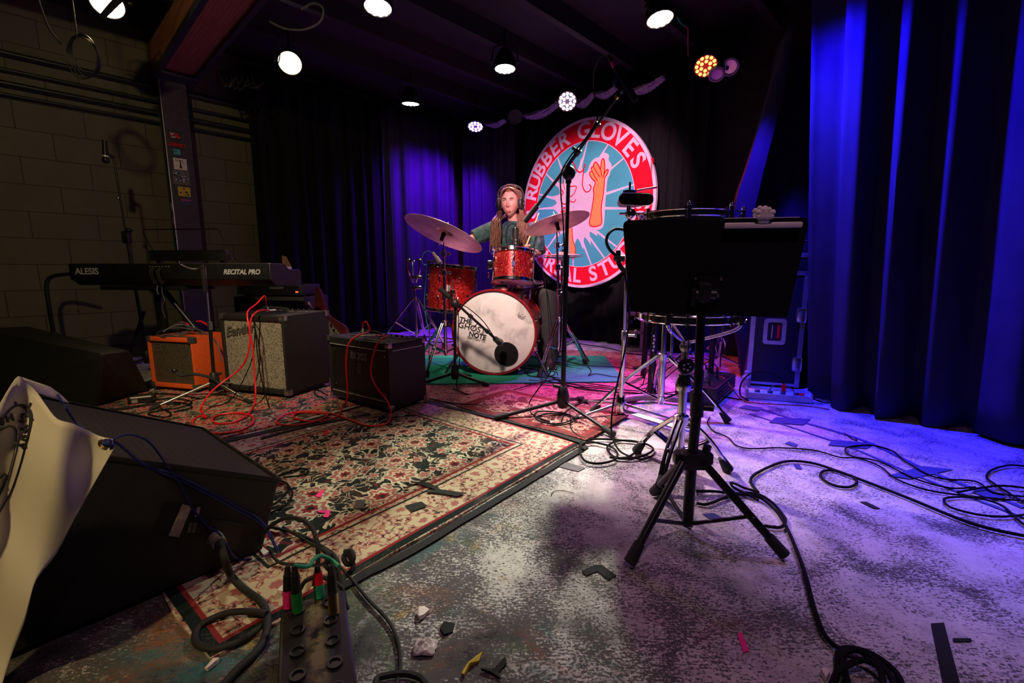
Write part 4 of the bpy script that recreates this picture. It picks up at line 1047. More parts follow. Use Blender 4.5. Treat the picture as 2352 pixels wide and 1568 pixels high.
# tom mic on floor tom
r = thing('microphone', 'slim microphone with pale blue cable clipped over the floor tom', 'microphone', P(1005, 592, 3.72))
a, b_ = P(994, 580, 3.72), P(1011, 603, 3.70)
MB().cyl(a, a.lerp(b_, .5), .010, .014).build('plug', 'paper', r); MB().cyl(a.lerp(b_, .45), b_, .017).build('body', 'silver_print', r)
MB().cyl(b_, b_+(b_-a).normalized()*.012, .017, .012).build('grille', 'steel', r)
MB().box(P(992, 600, 3.72).x, 3.72, P(992, 600, 3.72).z, .07, .02, .015, .004).build('clip', 'black_plastic', r)
MB().tube([P(986, 615, 3.75), P(985, 603, 3.74), P(990, 599, 3.72)], .006, 8, 4).build('clip_arm', 'black_plastic', r)
tag(MB().tube([P(994, 580, 3.72), P(984, 577, 3.75), P(973, 581, 3.78), P(969, 596, 3.82), P(973, 608, 3.86), P(980, 616, 3.92), P(975, 700, 4.1), P(985, 762, 4.15)], .0035, 7, 8).build('cable', 'blue_print'), 'pale blue cable looping up from the floor tom microphone', 'cable')
# snare side mic in front of the drummer
r = thing('microphone', 'black large microphone in a ring mount in front of the drummer\'s chest', 'microphone', P(1183, 545, 3.70))
c = P(1184, 541, 3.70)
MB().cyl(c+V((0, 0, -.085)), c+V((0, 0, .045)), .026, n=20).build('body', 'black_plastic', r); MB().sphere(c+V((0, 0, .045)), .027, (1, 1, .8), 16).build('grille', 'black_metal', r)
MB().torus(c+V((0, 0, -.01)), (0, 1, 0), .030, .003, 20, 6).build('mount_ring', 'dull_chrome', r)
MB().cyl(c+V((0, 0, -.085)), P(1186, 582, 3.70), .008).build('mount_arm', 'black_metal', r)
for k, z in enumerate((-.035, -.06)): MB().sphere(c+V((.004, -.026, z)), .005, n=8).build('switch', 'silver_print', r)
tag(MB().tube([P(1186, 516, 3.70), P(1174, 514, 3.70), P(1165, 525, 3.70), P(1162, 545, 3.70), P(1166, 562, 3.70), P(1176, 572, 3.72), P(1180, 585, 3.82)], .0035, 7, 8).build('cable', 'black_cable'), 'black cable looping beside the microphone at the drummer\'s chest', 'cable')
tag(MB().tube([P(1232, 596, 3.74), P(1243, 612, 3.72), P(1250, 640, 3.65), P(1256, 680, 3.55), P(1262, 760, 3.45), P(1270, 830, 3.35), G(1282, 862, .025)], .003, 7, 8).build('cable', 'black_cable'), 'thin black cable hanging down right of the small tom', 'cable')
tag(MB().cyl(G(968, 853, .027), G(987, 859, .027), .0075, .0065, 10).build('drumstick', 'wood_stick'), 'pale drumstick lying on the green mat', 'drumstick')
# ================================================================ DRUMMER
HY = 4.02
hc_ = P(1172, 467, 3.98)            # head centre
hip = V((.03, 4.22, .56)); chest = P(1180, 548, 4.05); neck = P(1179, 510, 4.03)
shL, shR = P(1227, 527, 4.05), P(1134, 527, 4.03)          # shL: person's left = image right
elL, haL = P(1236, 583, 3.98), P(1209, 574, 3.76)
elR, haR = P(1084, 548, 3.96), P(1072, 556, 3.70)
knL, anL = P(1262, 688, 3.66), P(1258, 790, 3.70)
knR, anR = P(1128, 700, 3.70), P(1130, 800, 3.78)
anL.z = .11; anR.z = .11
def skin_mesh(name, verts, edges, radii, mat, par, root=0, sub=2):
    me = bpy.data.meshes.new(name); inv = INV[par.name]
    me.from_pydata([inv @ V(v) for v in verts], edges, []); me.materials.append(M[mat])
    o = bpy.data.objects.new(name, me); C.objects.link(o); o.parent = par
    o.modifiers.new('skin', 'SKIN').use_smooth_shade = True
    me.skin_vertices.new() if hasattr(me.skin_vertices, 'new') and not me.skin_vertices else None
    return o
def skin_obj(name, chains, mat, par=None, sub=2):
    """chains: list of lists of (key, pos, radius); shared keys join"""
    bm = bmesh.new(); lay = bm.verts.layers.skin.verify(); keys = {}; inv = INV[par.name] if par else Matrix()
    first = True
    for ch in chains:
        prev = None
        for k, p, rr in ch:
            if k in keys and p is None: v = keys[k]
            else:
                v = bm.verts.new(inv @ V(p)); rr = rr if hasattr(rr, '__len__') else (rr, rr)
                v[lay].radius = rr; keys[k] = v
                if first: v[lay].use_root = True; first = False
            if prev is not None: bm.edges.new((prev, v))
            prev = v
    me = bpy.data.meshes.new(name); bm.to_mesh(me); bm.free(); me.materials.append(M[mat])
    o = bpy.data.objects.new(name, me); C.objects.link(o)
    if par: o.parent = par
    md = o.modifiers.new('skin', 'SKIN'); md.use_smooth_shade = True; md.branch_smoothing = .6
    sb = o.modifiers.new('sub', 'SUBSURF'); sb.levels = sb.render_levels = sub
    return o
man = thing('person', 'long-haired person in a green tie-dye shirt and dark trousers seated at the drums', 'person', V((hip.x, hip.y, 0)))
ch = [[('hip', hip, .14), ('sp', hip.lerp(chest, .5), .125), ('ch', chest, .125), ('nk0', neck+V((0, .01, -.03)), .055), ('nk', neck+V((0, 0, .03)), .046), ('hd', hc_+V((0, .02, -.04)), .05)],
      [('ch', None, 0), ('shL', shL, .055), ('uaL', shL.lerp(elL, .5), .043), ('elL', elL, .036), ('faL', elL.lerp(haL, .5), .034), ('wrL', haL+(elL-haL).normalized()*.055, .022), ('paL', haL, .030)],
      [('ch', None, 0), ('shR', shR, .055), ('uaR', shR.lerp(elR, .5), .043), ('elR', elR, .038), ('faR', elR.lerp(haR, .5), .034), ('wrR', haR+(elR-haR).normalized()*.055, .022), ('paR', haR, .030)],
      [('hip', None, 0), ('thL', hip+V((.10, -.06, -.03)), .09), ('knL', knL, .058), ('caL', knL.lerp(anL, .4), .052), ('anL', anL, .036)],
      [('hip', None, 0), ('thR', hip+V((-.10, -.06, -.03)), .09), ('knR', knR, .058), ('caR', knR.lerp(anR, .4), .052), ('anR', anR, .036)]]
body = skin_obj('body', ch, 'skin', man)
def hand(ha, el, axis, sgn):
    """palm with four fingers curling round a stick along axis, thumb from the side"""
    f = (ha-el).normalized(); ax = axis.normalized(); nrm = f.cross(ax).normalized()*sgn
    chs = [[('w', ha-f*.05, .020), ('p1', ha-f*.01, (.030, .018)), ('p2', ha+f*.028, (.034, .016))]]
    for i, (off, ln) in enumerate(((-.030, .82), (-.010, 1.0), (.012, 1.05), (.032, .95))):
        b0 = ha+f*.034+ax*off; p1 = b0+f*.030*ln-nrm*.006; p2 = p1+f*.006-nrm*.026*ln; p3 = p2-f*.020*ln-nrm*.006
        chs.append([('f%da' % i, b0, .010), ('f%db' % i, p1, .0092), ('f%dc' % i, p2, .0085), ('f%dd' % i, p3, .0075)])
    b0 = ha-f*.012+ax*.030; chs.append([('ta', b0, .012), ('tb', b0+f*.018+ax*.016-nrm*.016, .011), ('tc', b0+f*.040+ax*.008-nrm*.028, .009)])
    for i in range(4): chs.append([('p2', None, 0), ('f%da' % i, None, 0)])
    chs.append([('p1', None, 0), ('ta', None, 0)])
    return skin_obj('hand', chs, 'skin', man, 2)
stL = (P(1238, 489, 3.86)-haL).normalized(); hand(haL, elL, stL, 1)
stR = V((-.2, -.85, .25)).normalized(); hand(haR, elR, stR, -1)
# head
yaw = Matrix.Rotation(-.22, 3, 'Z') @ Matrix.Rotation(.06, 3, 'X')
hfm = Matrix.Translation(hc_) @ yaw.to_4x4()           # local -y = face
def gz(x, c, w): return math.exp(-((x-c)/w)**2)
def head_pt(th, ph):
    n = V((math.sin(th)*math.cos(ph), math.sin(th)*math.sin(ph), math.cos(th)))
    x, y, z = n.x*.073, n.y*.092, n.z*.113
    front = max(0, -n.y)
    if z < -.02:
        k = min(1, (-.02-z)/.09); x *= 1-.34*k; y = y*(1-.20*k)-(.010*k if y < 0 else -.0)
        if y > 0: y *= 1-.4*k
    if front > .25:
        w = min(1, (front-.25)/.35)
        dy = 0
        if z < .032: dy += .028*gz(x, 0, .0085+.05*max(0, .02-z)*.25)*max(0, min(1, (.036-z)/.055))*(1 if z > -.028 else max(0, 1-(-.028-z)/.012))
        dy += .006*gz(abs(x), .017, .010)*0
        dy -= .011*gz(abs(x), .029, .014)*gz(z, .017, .012)
        dy += .005*gz(z, .037, .010)*gz(abs(x), .026, .026)
        dy += .006*gz(abs(x), .040, .016)*gz(z, -.012, .018)
        dy += .006*gz(x, 0, .020)*gz(z, -.058, .008)+.006*gz(x, 0, .018)*gz(z, -.071, .007)-.004*gz(x, 0, .02)*gz(z, -.0645, .004)
        dy += .008*gz(x, 0, .020)*gz(z, -.095, .012)-.004*gz(x, 0, .02)*gz(z, -.082, .006)
        dy += .006*gz(abs(x), .011, .006)*gz(z, -.026, .007)
        y -= dy*w
    return V((x, y, z))
rows = [[head_pt(PI*(i+.001)/72, 2*PI*j/96) for j in range(96)] for i in range(73)]
MB(hfm).grid(rows, True).build('head', 'skin', man, ang=80)
for sx_ in (-1, 1):
    MB(hfm).sphere((sx_*.029, -.0665, .016), .0125, n=16).build('eye', 'eye_white', man)
    MB(hfm).sphere((sx_*.029-.004, -.0768, .016), .0045, (1, .5, 1), n=10).build('iris', 'eye_dark', man)
    MB(hfm).tube([(sx_*.012, -.086, .030), (sx_*.028, -.087, .037), (sx_*.046, -.074, .033)], .0042, 6, 4, rfn=lambda t: 1-.4*t).build('eyebrow', 'brow', man)
    MB(hfm).tube([(sx_*.016, -.0785, .018), (sx_*.029, -.0815, .0235), (sx_*.043, -.073, .017)], .0022, 6, 4).build('eyelid', 'brow', man)
    MB(hfm).sphere((sx_*.073, .006, .002), .03, (.3, .6, 1), 14).build('ear', 'skin', man)
MB(hfm).tube([(-.019, -.0865, -.064), (-.007, -.0945, -.0605), (0, -.0935, -.062), (.007, -.0945, -.0605), (.019, -.0865, -.064)], .0028, 6, 4, rfn=lambda t: .5+.6*math.sin(PI*t)).tube([(-.017, -.087, -.0665), (0, -.0945, -.0705), (.017, -.087, -.0665)], .0032, 6, 4, rfn=lambda t: .5+.6*math.sin(PI*t)).build('lips', 'lip', man)
# hair: cap plus long locks
rows = []
for i in range(25):
    th = PI*.62*i/24; row = []
    for j in range(48):
        ph = 2*PI*j/48; n = V((math.sin(th)*math.cos(ph), math.sin(th)*math.sin(ph), math.cos(th)))
        lim = 1.0
        fr_ = max(0, -n.y)
        if fr_ > .30 and n.z < .74+.22*abs(n.x): lim = .80
        rr = 1+.05*math.sin(ph*14+3*math.sin(th*3))*.3
        row.append(V((n.x*.086*rr, n.y*.104*rr, n.z*.126*rr+.004))*lim)
    rows.append(row)
MB(hfm).grid(rows, True).build('hair', 'hair', man, recalc=False, ang=80)
rnd = random.Random(12); m = MB()
for i in range(300):
    s_ = -1 if i % 2 else 1; u = rnd.random()             # u: 0 front .. 1 back
    y0 = -.065+.155*u; zt_ = .118-.35*(y0-.01)**2*20*.1
    p0 = V((s_*rnd.uniform(.001, .012), y0*.9, zt_+.008)); p1 = V((s_*(.050+.02*u), y0*.95-.012*(1-u), .098))
    p2 = V((s_*(.080+.008*rnd.random()), y0*.55+.040, .03)); p3 = V((s_*(.080+.030*rnd.random())-s_*.05*(u > .75), y0*.5+.022+.03*(u > .7), -.075))
    L = rnd.uniform(.22, .36); xs = s_*rnd.uniform(.078, .145)
    pts = [hfm @ p for p in (p0, p1, p2, p3)]
    e = hc_+V((xs-.006, -.045-.03*(1-u)+rnd.uniform(-.02, .03), -.15)); pts.append(e)
    pts.append(e+V((s_*rnd.uniform(-.015, .02), rnd.uniform(-.03, .01), -.10))); pts.append(e+V((rnd.uniform(-.03, .02), rnd.uniform(-.03, .01), -L+.12)))
    pts = [p+V((rnd.uniform(-.004, .004), rnd.uniform(-.004, .004), 0)) for p in pts]
    pts.append(pts[-1]+V((rnd.uniform(-.02, .02), -.005, -.03)))
    m.tube(pts, .0052, 5, 5, rfn=lambda t: (.75+.4*math.sin(t*9+i))*(1 if t < .7 else max(.08, 1-(t-.7)/.31)))
m.build('hair_locks', 'hair', man, ang=80)
# loose flyaway hairs on top
m = MB()
for i in range(70):
    a = rnd.uniform(0, PI); b_ = rnd.uniform(-.6, .9); p = hfm @ V((math.cos(a)*.086, math.sin(b_)*.08, math.sin(a)*.122+.006))
    d = V((math.cos(a)*.012, rnd.uniform(-.01, .01), math.sin(a)*.014+.004)); m.tube([p, p+d+V((rnd.uniform(-.01, .01), 0, .002)), p+d*1.6+V((rnd.uniform(-.02, .02), 0, -.004))], .0009, 4, 3)
m.build('flyaway_hair', 'hair', man)
# clothing
def loft(m, path, n=20, cap=True):
    """path: (center, rx, ry, axis_x, up-normal) ellipses"""
    rg = []
    for i, (c_, rx, ry) in enumerate(path):
        a = V(path[max(0, i-1)][0]); b2 = V(path[min(len(path)-1, i+1)][0]); t = (b2-a).normalized()
        X = V((1, 0, 0)); X = (X-t*X.dot(t)); X = X.normalized() if X.length > .15 else V((0, 1, 0)).cross(t).normalized(); Y_ = t.cross(X)
        rg.append([V(c_)+X*math.cos(2*PI*j/n)*rx+Y_*math.sin(2*PI*j/n)*ry for j in range(n)])
    return m.ring_loft(rg, cap, cap)
m = MB()
loft(m, [(hip+V((0, 0, .0)), .170, .140), (hip.lerp(chest, .25), .165, .135), (hip.lerp(chest, .6), .170, .132), (chest+V((0, 0, -.04)), .185, .132), (chest+V((0, 0, .05)), .200, .120), (neck+V((0, .01, -.055)), .165, .095), (neck+V((0, .01, -.015)), .095, .07), (neck+V((0, .01, .004)), .066, .056)], 28)
for sh, el, endt, wr in ((shL, elL, .98, 1), (shR, elR, .92, 1)):
    d = (el-sh); pth = [(sh-d.normalized()*.05+V((0, 0, .0)), .055, .055), (sh+V((0, 0, .0)), .074, .074), (sh.lerp(el, .35), .073, .072), (sh.lerp(el, .7), .070, .068), (sh.lerp(el, endt), .068, .064)]
    loft(m, pth, 20)
m.build('shirt', 'tie_dye', man, ang=70, recalc=False)
for kn, an, sd in ((knL, anL, 1), (knR, anR, -1)):
    m = MB(); loft(m, [(hip+V((sd*.05, .04, 0)), .12, .12), (hip+V((sd*.11, -.10, -.02)), .105, .10), (hip.lerp(kn, .7)+V((sd*.03, 0, 0)), .088, .086), (kn, .080, .078), (kn+V((0, .03, -.05)), .078, .078), (kn.lerp(an, .5), .082, .078), (an+V((0, 0, .0)), .085, .08), (an+V((0, 0, -.045)), .086, .082)], 20)
    m.build('trousers', 'dark_trouser', man, ang=70, recalc=False)
    s_ = MB(); f0 = V((an.x, an.y, .0)); dr = V((.10*sd, -1, 0)).normalized()
    rg = []
    for t, w, h in ((-.075, .030, .05), (-.05, .042, .085), (.0, .044, .10), (.07, .047, .070), (.13, .050, .055), (.18, .044, .042), (.205, .022, .028)):
        cc_ = f0+dr*t+V((0, 0, .022)); sd2 = V((-dr.y, dr.x, 0))
        rg.append([cc_+sd2*math.cos(2*PI*j/14)*w+V((0, 0, max(0, math.sin(2*PI*j/14))*h-(.004 if math.sin(2*PI*j/14) < 0 else 0))) for j in range(14)])
    s_.ring_loft(rg); sh_ = s_.build('shoe', 'shoe', man, ang=60)
    MB().hull([f0+dr*t+V((-dr.y, dr.x, 0))*w*q+V((0, 0, z)) for t, w in ((-.08, .036), (.0, .046), (.13, .052), (.20, .03)) for q in (-1, 1) for z in (.020, .038)]).build('sole', 'white_paint', sh_, bev=.004)
# stool
r = thing('drum_throne', 'round black drum stool under the seated drummer', 'stool', V((hip.x, hip.y, 0)))
MB().lathe([(0, 0), (.16, 0), (.175, .02), (.17, .06), (.14, .075), (0, .078)], (hip.x, hip.y+.02, .375), n=32).build('seat', 'black_rubber', r)
drum_tripod(r, (hip.x, hip.y+.02), .26, .10, [(hip.x-.25, hip.y-.1), (hip.x+.25, hip.y-.08), (hip.x, hip.y+.3)], .010)
MB().cyl((hip.x, hip.y+.02, .26), (hip.x, hip.y+.02, .38), .014).build('post', 'chrome', r)
# headphones
r = thing('headphones', 'black over-ear headphones worn by the drummer', 'headphones', hc_)
MB(hfm).tube([(-.108, .006, .02), (-.110, .010, .07), (-.082, .014, .124), (0, .018, .150), (.082, .014, .124), (.110, .010, .07), (.108, .006, .02)], .0085, 8, 6).build('headband', 'black_plastic', r)
for sx_ in (-1, 1):
    cfm = hfm @ Matrix.Translation((sx_*.100, -.006, -.004)) @ Matrix.Rotation(sx_*-.25, 4, 'Z')
    MB(cfm).sphere((0, 0, 0), .05, (.46, .82, 1.05), 24).build('ear_cup', 'black_plastic', r)
    MB(cfm).torus((-sx_*.010, 0, 0), (1, 0, 0), .034, .011, 28, 8).build('ear_pad', 'black_rubber', r)
    MB(cfm).sphere((sx_*.020, -.006, .0), .006, n=8).build('emblem', 'silver_print', r)
# sticks
def stick(label, a, b_):
    a, b_ = V(a), V(b_); m = MB(); d = b_-a
    m.tube([a, a+d*.75, a+d*.93, a+d*.955, a+d*.985, b_], .0072, 10, 0, rfn=lambda t: [1, 1, .55, .5, .75, .4][min(5, int(round(t*5)))])
    return tag(m.build('drumstick', 'wood_stick'), label, 'drumstick')
g_ = haL+(haL-elL).normalized()*.036
stick('drumstick pointing up in the drummer\'s hand above the snare drum', g_-stL*.07, P(1238, 489, 3.86))
g_ = haR+(haR-elR).normalized()*.036
stick('drumstick behind the left crash cymbal in the drummer\'s hand', g_-stR*.08, g_+stR*.30)
# ================================================================ ROUND SIGN
sc = P(1335, 472, 5.03); SR = .872
sg = frame(sc, RWD)
r = thing('round_sign', 'large round red, white and blue sign hanging on the black curtain', 'sign', sg)
def circ(rad, n=96): return [(rad*math.cos(2*PI*i/n), rad*math.sin(2*PI*i/n)) for i in range(n)]
MB(sg).poly(circ(SR), 0, .03).build('board', 'sign_white', r)
m = MB(sg); o1, o2 = circ(SR*.965), circ(SR*.745); n = 96
m.add([(x, -.002, z) for x, z in o1]+[(x, -.002, z) for x, z in o2], [[i, (i+1) % n, (i+1) % n+n, i+n] for i in range(n)]).build('red_ring', 'red_print', r, recalc=False, smooth=False)
MB(sg).poly(circ(SR*.735), -.002, .001).build('blue_disc', 'blue_print', r)
def S(cx, cy): return ((cx-705)/562*SR, (775-cy)/713*SR)
m = MB(sg); rays = [12, 38, 60, 84, 122, 142, 163, 178, 205, 222, 262, 284, 300, 316, 352]
c0 = (-.06*SR, .0*SR); out = []
for i in range(240):
    a = 360*i/240
    dd = min(abs((a-q+180) % 360-180) for q in rays)
    rad = SR*(.335+.17*math.exp(-dd/4.5)); out.append((c0[0]+rad*.9*math.cos(math.radians(a)), c0[1]+rad*1.12*math.sin(math.radians(a))))
m.poly(out, -.0035, .001)
for q in rays:
    a = math.radians(q); dx, dz = math.cos(a), math.sin(a); w = .010*SR
    p0 = (c0[0]+dx*SR*.40, c0[1]+dz*SR*.45); p1 = (dx*SR*.74, dz*SR*.74)
    m.poly([(p0[0]-dz*w*1.6, p0[1]+dx*w*1.6), (p0[0]+dz*w*1.6, p0[1]-dx*w*1.6), (p1[0]+dz*w*.8, p1[1]-dx*w*.8), (p1[0]-dz*w*.8, p1[1]+dx*w*.8)], -.0033, .0008)
m.build('burst', 'sign_white', r, smooth=False)
halo = [(775, 960), (770, 880), (790, 690), (780, 600), (760, 520), (765, 460), (800, 410), (850, 400), (880, 375), (920, 400), (920, 440), (945, 490), (930, 560), (915, 600), (905, 760), (900, 930), (880, 985), (820, 990)]
MB(sg).poly([(p.x, p.y) for p in catmull([V((*S(*q), 0)) for q in halo], 4, True)], -.0045, .0009).build('glove_halo', 'sign_white', r, smooth=False)
gl = [(780, 930), (790, 860), (800, 800), (812, 700), (806, 655), (820, 600), (800, 575), (780, 545), (771, 512), (790, 502), (784, 478), (800, 464), (806, 445), (822, 438), (842, 465), (858, 500), (864, 445), (875, 421), (888, 440), (893, 500), (889, 545), (906, 516), (921, 520), (915, 548), (895, 580), (892, 650), (886, 720), (875, 820), (883, 930), (868, 955), (828, 965), (790, 955)]
glp = [(p.x, p.y) for p in catmull([V((*S(*q), 0)) for q in gl], 4, True)]
MB(sg).poly(glp, -.0055, .0009).build('glove_drawing', 'orange_print', r, smooth=False)
m = MB(sg)
m.stroke([S(*q) for q in gl], .011, -.0065, .0008, 4, True)
for ln in ([(790, 502), (812, 545), (838, 590)], [(800, 466), (830, 520), (860, 565)], [(842, 465), (858, 500), (870, 555)], [(889, 545), (878, 575)]): m.stroke([S(*q) for q in ln], .009, -.0065, .0008)
m.stroke([S(*q) for q in ((615, 382), (640, 425), (660, 470), (685, 492), (710, 488), (726, 460), (730, 432))], .014, -.0065, .0008)
m.stroke([S(*q) for q in ((722, 480), (716, 540), (714, 600), (728, 645), (750, 668), (778, 658), (787, 630), (772, 610))], .012, -.0065, .0008)
m.stroke([S(*q) for q in ((560, 420), (528, 445), (512, 520), (520, 600), (545, 640), (532, 660), (524, 700), (545, 740), (575, 745))], .013, -.0065, .0008)
m.stroke([S(*q) for q in ((540, 480), (545, 560), (560, 620))], .008, -.0065, .0008).stroke([S(*q) for q in ((575, 470), (565, 530), (580, 590))], .008, -.0065, .0008)
m.stroke([S(*q) for q in ((595, 602), (658, 605), (655, 640), (630, 680), (590, 685))], .010, -.0065, .0008).stroke([S(*q) for q in ((600, 720), (640, 738), (662, 716))], .010, -.0065, .0008)
mc = S(556, 808); m.poly([(mc[0]+.050*math.cos(2*PI*i/24), mc[1]+.050*math.sin(2*PI*i/24)) for i in range(24)], -.0065, .0008)
m.stroke([S(*q) for q in ((632, 960), (640, 1060), (662, 1130), (664, 1190), (640, 1240))], .010, -.0065, .0008)
m.build('face_line_drawing', 'red_print', r, smooth=False)
m = MB(sg)
for ln in ([(525, 795), (590, 790)], [(530, 825), (585, 830)], [(545, 770), (540, 850)], [(568, 765), (566, 852)]): m.stroke([S(*q) for q in ln], .007, -.0072, .0006)
m.build('microphone_grid_drawing', 'sign_white', r, smooth=False)
MB(sg).poly([S(*q) for q in ((600, 940), (632, 960), (640, 1060), (662, 1130), (660, 1192), (610, 1192), (605, 1100))], -.0055, .0009).build('second_glove_drawing', 'orange_print', r, smooth=False)
def ring_text(word, a0, a1, rad, size, inward, gaps=None):
    n = len(word)
    m = MB()
    for i, chx in enumerate(word):
        if chx == ' ': continue
        a = math.radians(a0+(a1-a0)*i/(n-1)); f = sg @ Matrix.Translation((math.cos(a)*rad, -.0032, math.sin(a)*rad)) @ Matrix.Rotation((PI/2-a) if not inward else (-PI/2-a), 4, 'Y')
        t = text(chx, size, None, f, None, None, .0055, ext=.0008, sx=1.04); m.add(t.v, t.f)
    m.build('ring_lettering', 'sign_white', r, smooth=False, recalc=False)
ring_text('RUBBER', 165, 110, SR*.855, .225, False)
ring_text('GLOVES', 89, 28, SR*.855, .225, False)
ring_text('REHEARSAL', 183, 267, SR*.855, .215, True)
ring_text('STUDIOS', 284, 356, SR*.855, .215, True)
MB(sg).box(.93*SR, .01, .22, .02, .02, .26).build('edge_batten', 'red_print', r)
# ================================================================ TALL BOOM STAND (centre)
c = V((P(1293, 920, 2.42).x, 2.42, .012))
r = thing('microphone_stand', 'tall black boom microphone stand standing in front of the drum kit', 'microphone stand', c)
f1, f2, f3 = G(1138, 968)[:2], G(1408, 1006)[:2], G(1336, 922)[:2]
hub_z = .115
MB().lathe([(0, .05), (.026, .05), (.036, .075), (.034, .12), (.022, .165), (.013, .175), (0, .175)], V((c.x, c.y, 0)), n=24).build('hub', 'black_plastic', r)
MB().cyl(V((c.x-.02, c.y, .165)), V((c.x-.055, c.y-.005, .175)), .010).build('hub_knob', 'black_plastic', r)
for f in (f1, f2, f3):
    f = V((f[0], f[1], .020)); d = V((f.x-c.x, f.y-c.y, 0)).normalized(); l = MB().cyl(V((c.x, c.y, .085))+d*.02, f, .010).build('leg', 'black_metal', r); foot_cap(V((c.x, c.y, .085)), f, .011, l, .07)
top = P(1306, 398, 2.44); mid = V((c.x, c.y, 0)).lerp(top, .55); mid = P(1300, 600, 2.43)
MB().cyl(V((c.x, c.y, .17)), mid, .0135).build('lower_pole', 'black_metal', r); MB().cyl(mid, top, .010).build('upper_pole', 'black_metal', r)
MB().cyl(mid+V((0, 0, -.08)), mid+V((0, 0, .03)), .017).build('grip', 'black_plastic', r)
MB().cyl(top+V((0, 0, -.035)), top+V((0, 0, -.015)), .012).build('label_band', 'silver_print', r)
m = MB(); m.sphere(top+V((.0, -.01, .0)), .034, (1, .7, 1.1), 20); m.cyl(top+V((.0, -.04, .0)), top+V((0, .02, 0)), .018); m.box(top.x, top.y, top.z-.025, .03, .025, .05, .006); m.build('clutch', 'black_plastic', r)
bA, bB, bC = P(1206, 508, 2.62), P(1294, 396, 2.47), P(1415, 226, 2.22)
MB().cyl(bA, bA.lerp(bB, .34), .0155).build('counterweight', 'black_rubber', r)
MB().cyl(bA, bB.lerp(bC, .30), .0090).build('boom_tube', 'black_metal', r); MB().cyl(bB, bC, .0062).build('boom_extension', 'black_metal', r)
for t0_, t1_ in ((-.02, .10), (.26, .34), (.66, .70)): MB().cyl(bB.lerp(bC, t0_), bB.lerp(bC, t1_), .0135).build('boom_sleeve', 'black_plastic', r)
MB().cyl(bB.lerp(bC, .31), bB.lerp(bC, .31)+V((-.030, -.01, .016)), .008).build('boom_knob', 'black_plastic', r)
MB().lathe([(.006, 0), (.012, 0), (.012, .012), (.006, .012)], bC, (bC-bB), 12).build('thread_ring', 'brass', r)
cl = P(1427, 207, 2.21); MB().cyl(bC, cl, .009).sphere(cl, .017, n=14).build('swivel', 'black_plastic', r)
ma, mb2 = P(1407, 142, 2.17), P(1461, 232, 2.14); ax = (mb2-ma).normalized()
r = thing('microphone', 'long black condenser microphone with a pink band on the tall boom', 'microphone', ma)
MB().cyl(ma+ax*.022, mb2, .0125, .0125, 20).build('body', 'black_metal', r); MB().cyl(ma, ma+ax*.024, .0115, .0145, 20).build('pink_band', 'tape_pink', r)
MB().cyl(ma+ax*.14, mb2-ax*.004, .0150, .0150, 20).build('clip_sleeve', 'black_rubber', r); MB().cyl(ma-ax*.032, ma, .008, .0105).build('plug', 'black_plastic', r)
MB().box(*(P(1414, 184, 2.18)), .016, .008, .045, .003, Matrix.Rotation(.3, 3, 'Y')).build('blue_lever', 'tape_blue', r)
tag(MB().tube([ma-ax*.03, P(1397, 130, 2.19), P(1380, 132, 2.22), P(1368, 152, 2.26), P(1363, 185, 2.3), P(1367, 230, 2.32), P(1373, 262, 2.33), bB.lerp(bC, .66)+V((-.012, -.01, 0)), bB.lerp(bC, .45)+V((-.018, -.012, -.01)), bB.lerp(bC, .25)+V((-.022, -.014, 0)), P(1290, 395, 2.44), P(1288, 440, 2.43), P(1294, 520, 2.42), P(1296, 620, 2.40), P(1289, 720, 2.39), P(1286, 800, 2.38), P(1262, 858, 2.38), P(1235, 895, 2.38), G(1216, 925, .025), G(1222, 950, .02), G(1262, 968, .02)], .0035, 7, 8).build('cable', 'black_cable'), 'black cable running down the tall boom stand from its microphone', 'cable')
# ================================================================ MUSIC STAND
mc_ = V((P(1580, 1216, 1.30).x, 1.30, 0)); 
r = thing('music_stand', 'black music stand with solid desk standing at the right front', 'music stand', mc_)
hub = P(1589, 1055, 1.30); bot = P(1579, 1206, 1.30); upm = P(1606, 840, 1.30); tp = P(1612, 690, 1.30)
MB().cyl(bot, hub, .0165).build('lower_tube', 'black_metal', r); MB().cyl(hub, P(1601, 935, 1.30), .0150).build('middle_tube', 'black_metal', r)
MB().cyl(P(1600, 955, 1.30), P(1602, 905, 1.30), .019).build('height_collar', 'black_plastic', r); MB().cyl(P(1601, 935, 1.30)+V((.015, 0, 0)), P(1601, 935, 1.30)+V((.045, -.01, 0)), .010).build('collar_knob', 'black_plastic', r)
MB().cyl(P(1601, 935, 1.30), tp, .0125).build('upper_tube', 'black_metal', r)
m = MB(); m.box(hub.x, hub.y, hub.z, .075, .055, .050, .010); m.box(hub.x-.035, hub.y, hub.z+.005, .04, .03, .035, .006); m.box(hub.x+.04, hub.y, hub.z+.005, .04, .03, .035, .006); m.cyl(hub+V((.04, 0, .02)), hub+V((.045, 0, .045)), .012); m.build('hub', 'black_plastic', r)
for fp, s0 in (((1447, 1289), (1568, 1062)), ((1800, 1272), (1616, 1062)), ((1502, 1128), (1572, 1052))):
    f = G(*fp, .018); s_ = P(*s0, 1.275 if fp[1] > 1200 else 1.34)
    l = MB().cyl(s_, f, .0118, n=14).build('leg', 'black_metal', r); d = (f-s_).normalized(); MB().cyl(f-d*.055, f+d*.004, .0150, .0165).build('rubber_foot', 'black_rubber', l)
    bm_ = s_.lerp(f, .60 if fp[1] > 1200 else .75); MB().cyl(bot+V((0, 0, .004)), bm_, .0062, n=8).sphere(bm_+V((0, -.014, 0)), .006, n=8).build('brace', 'black_metal', r)
MB().sphere(bot+V((0, -.016, 0)), .006, n=8).build('rivet', 'steel', r)
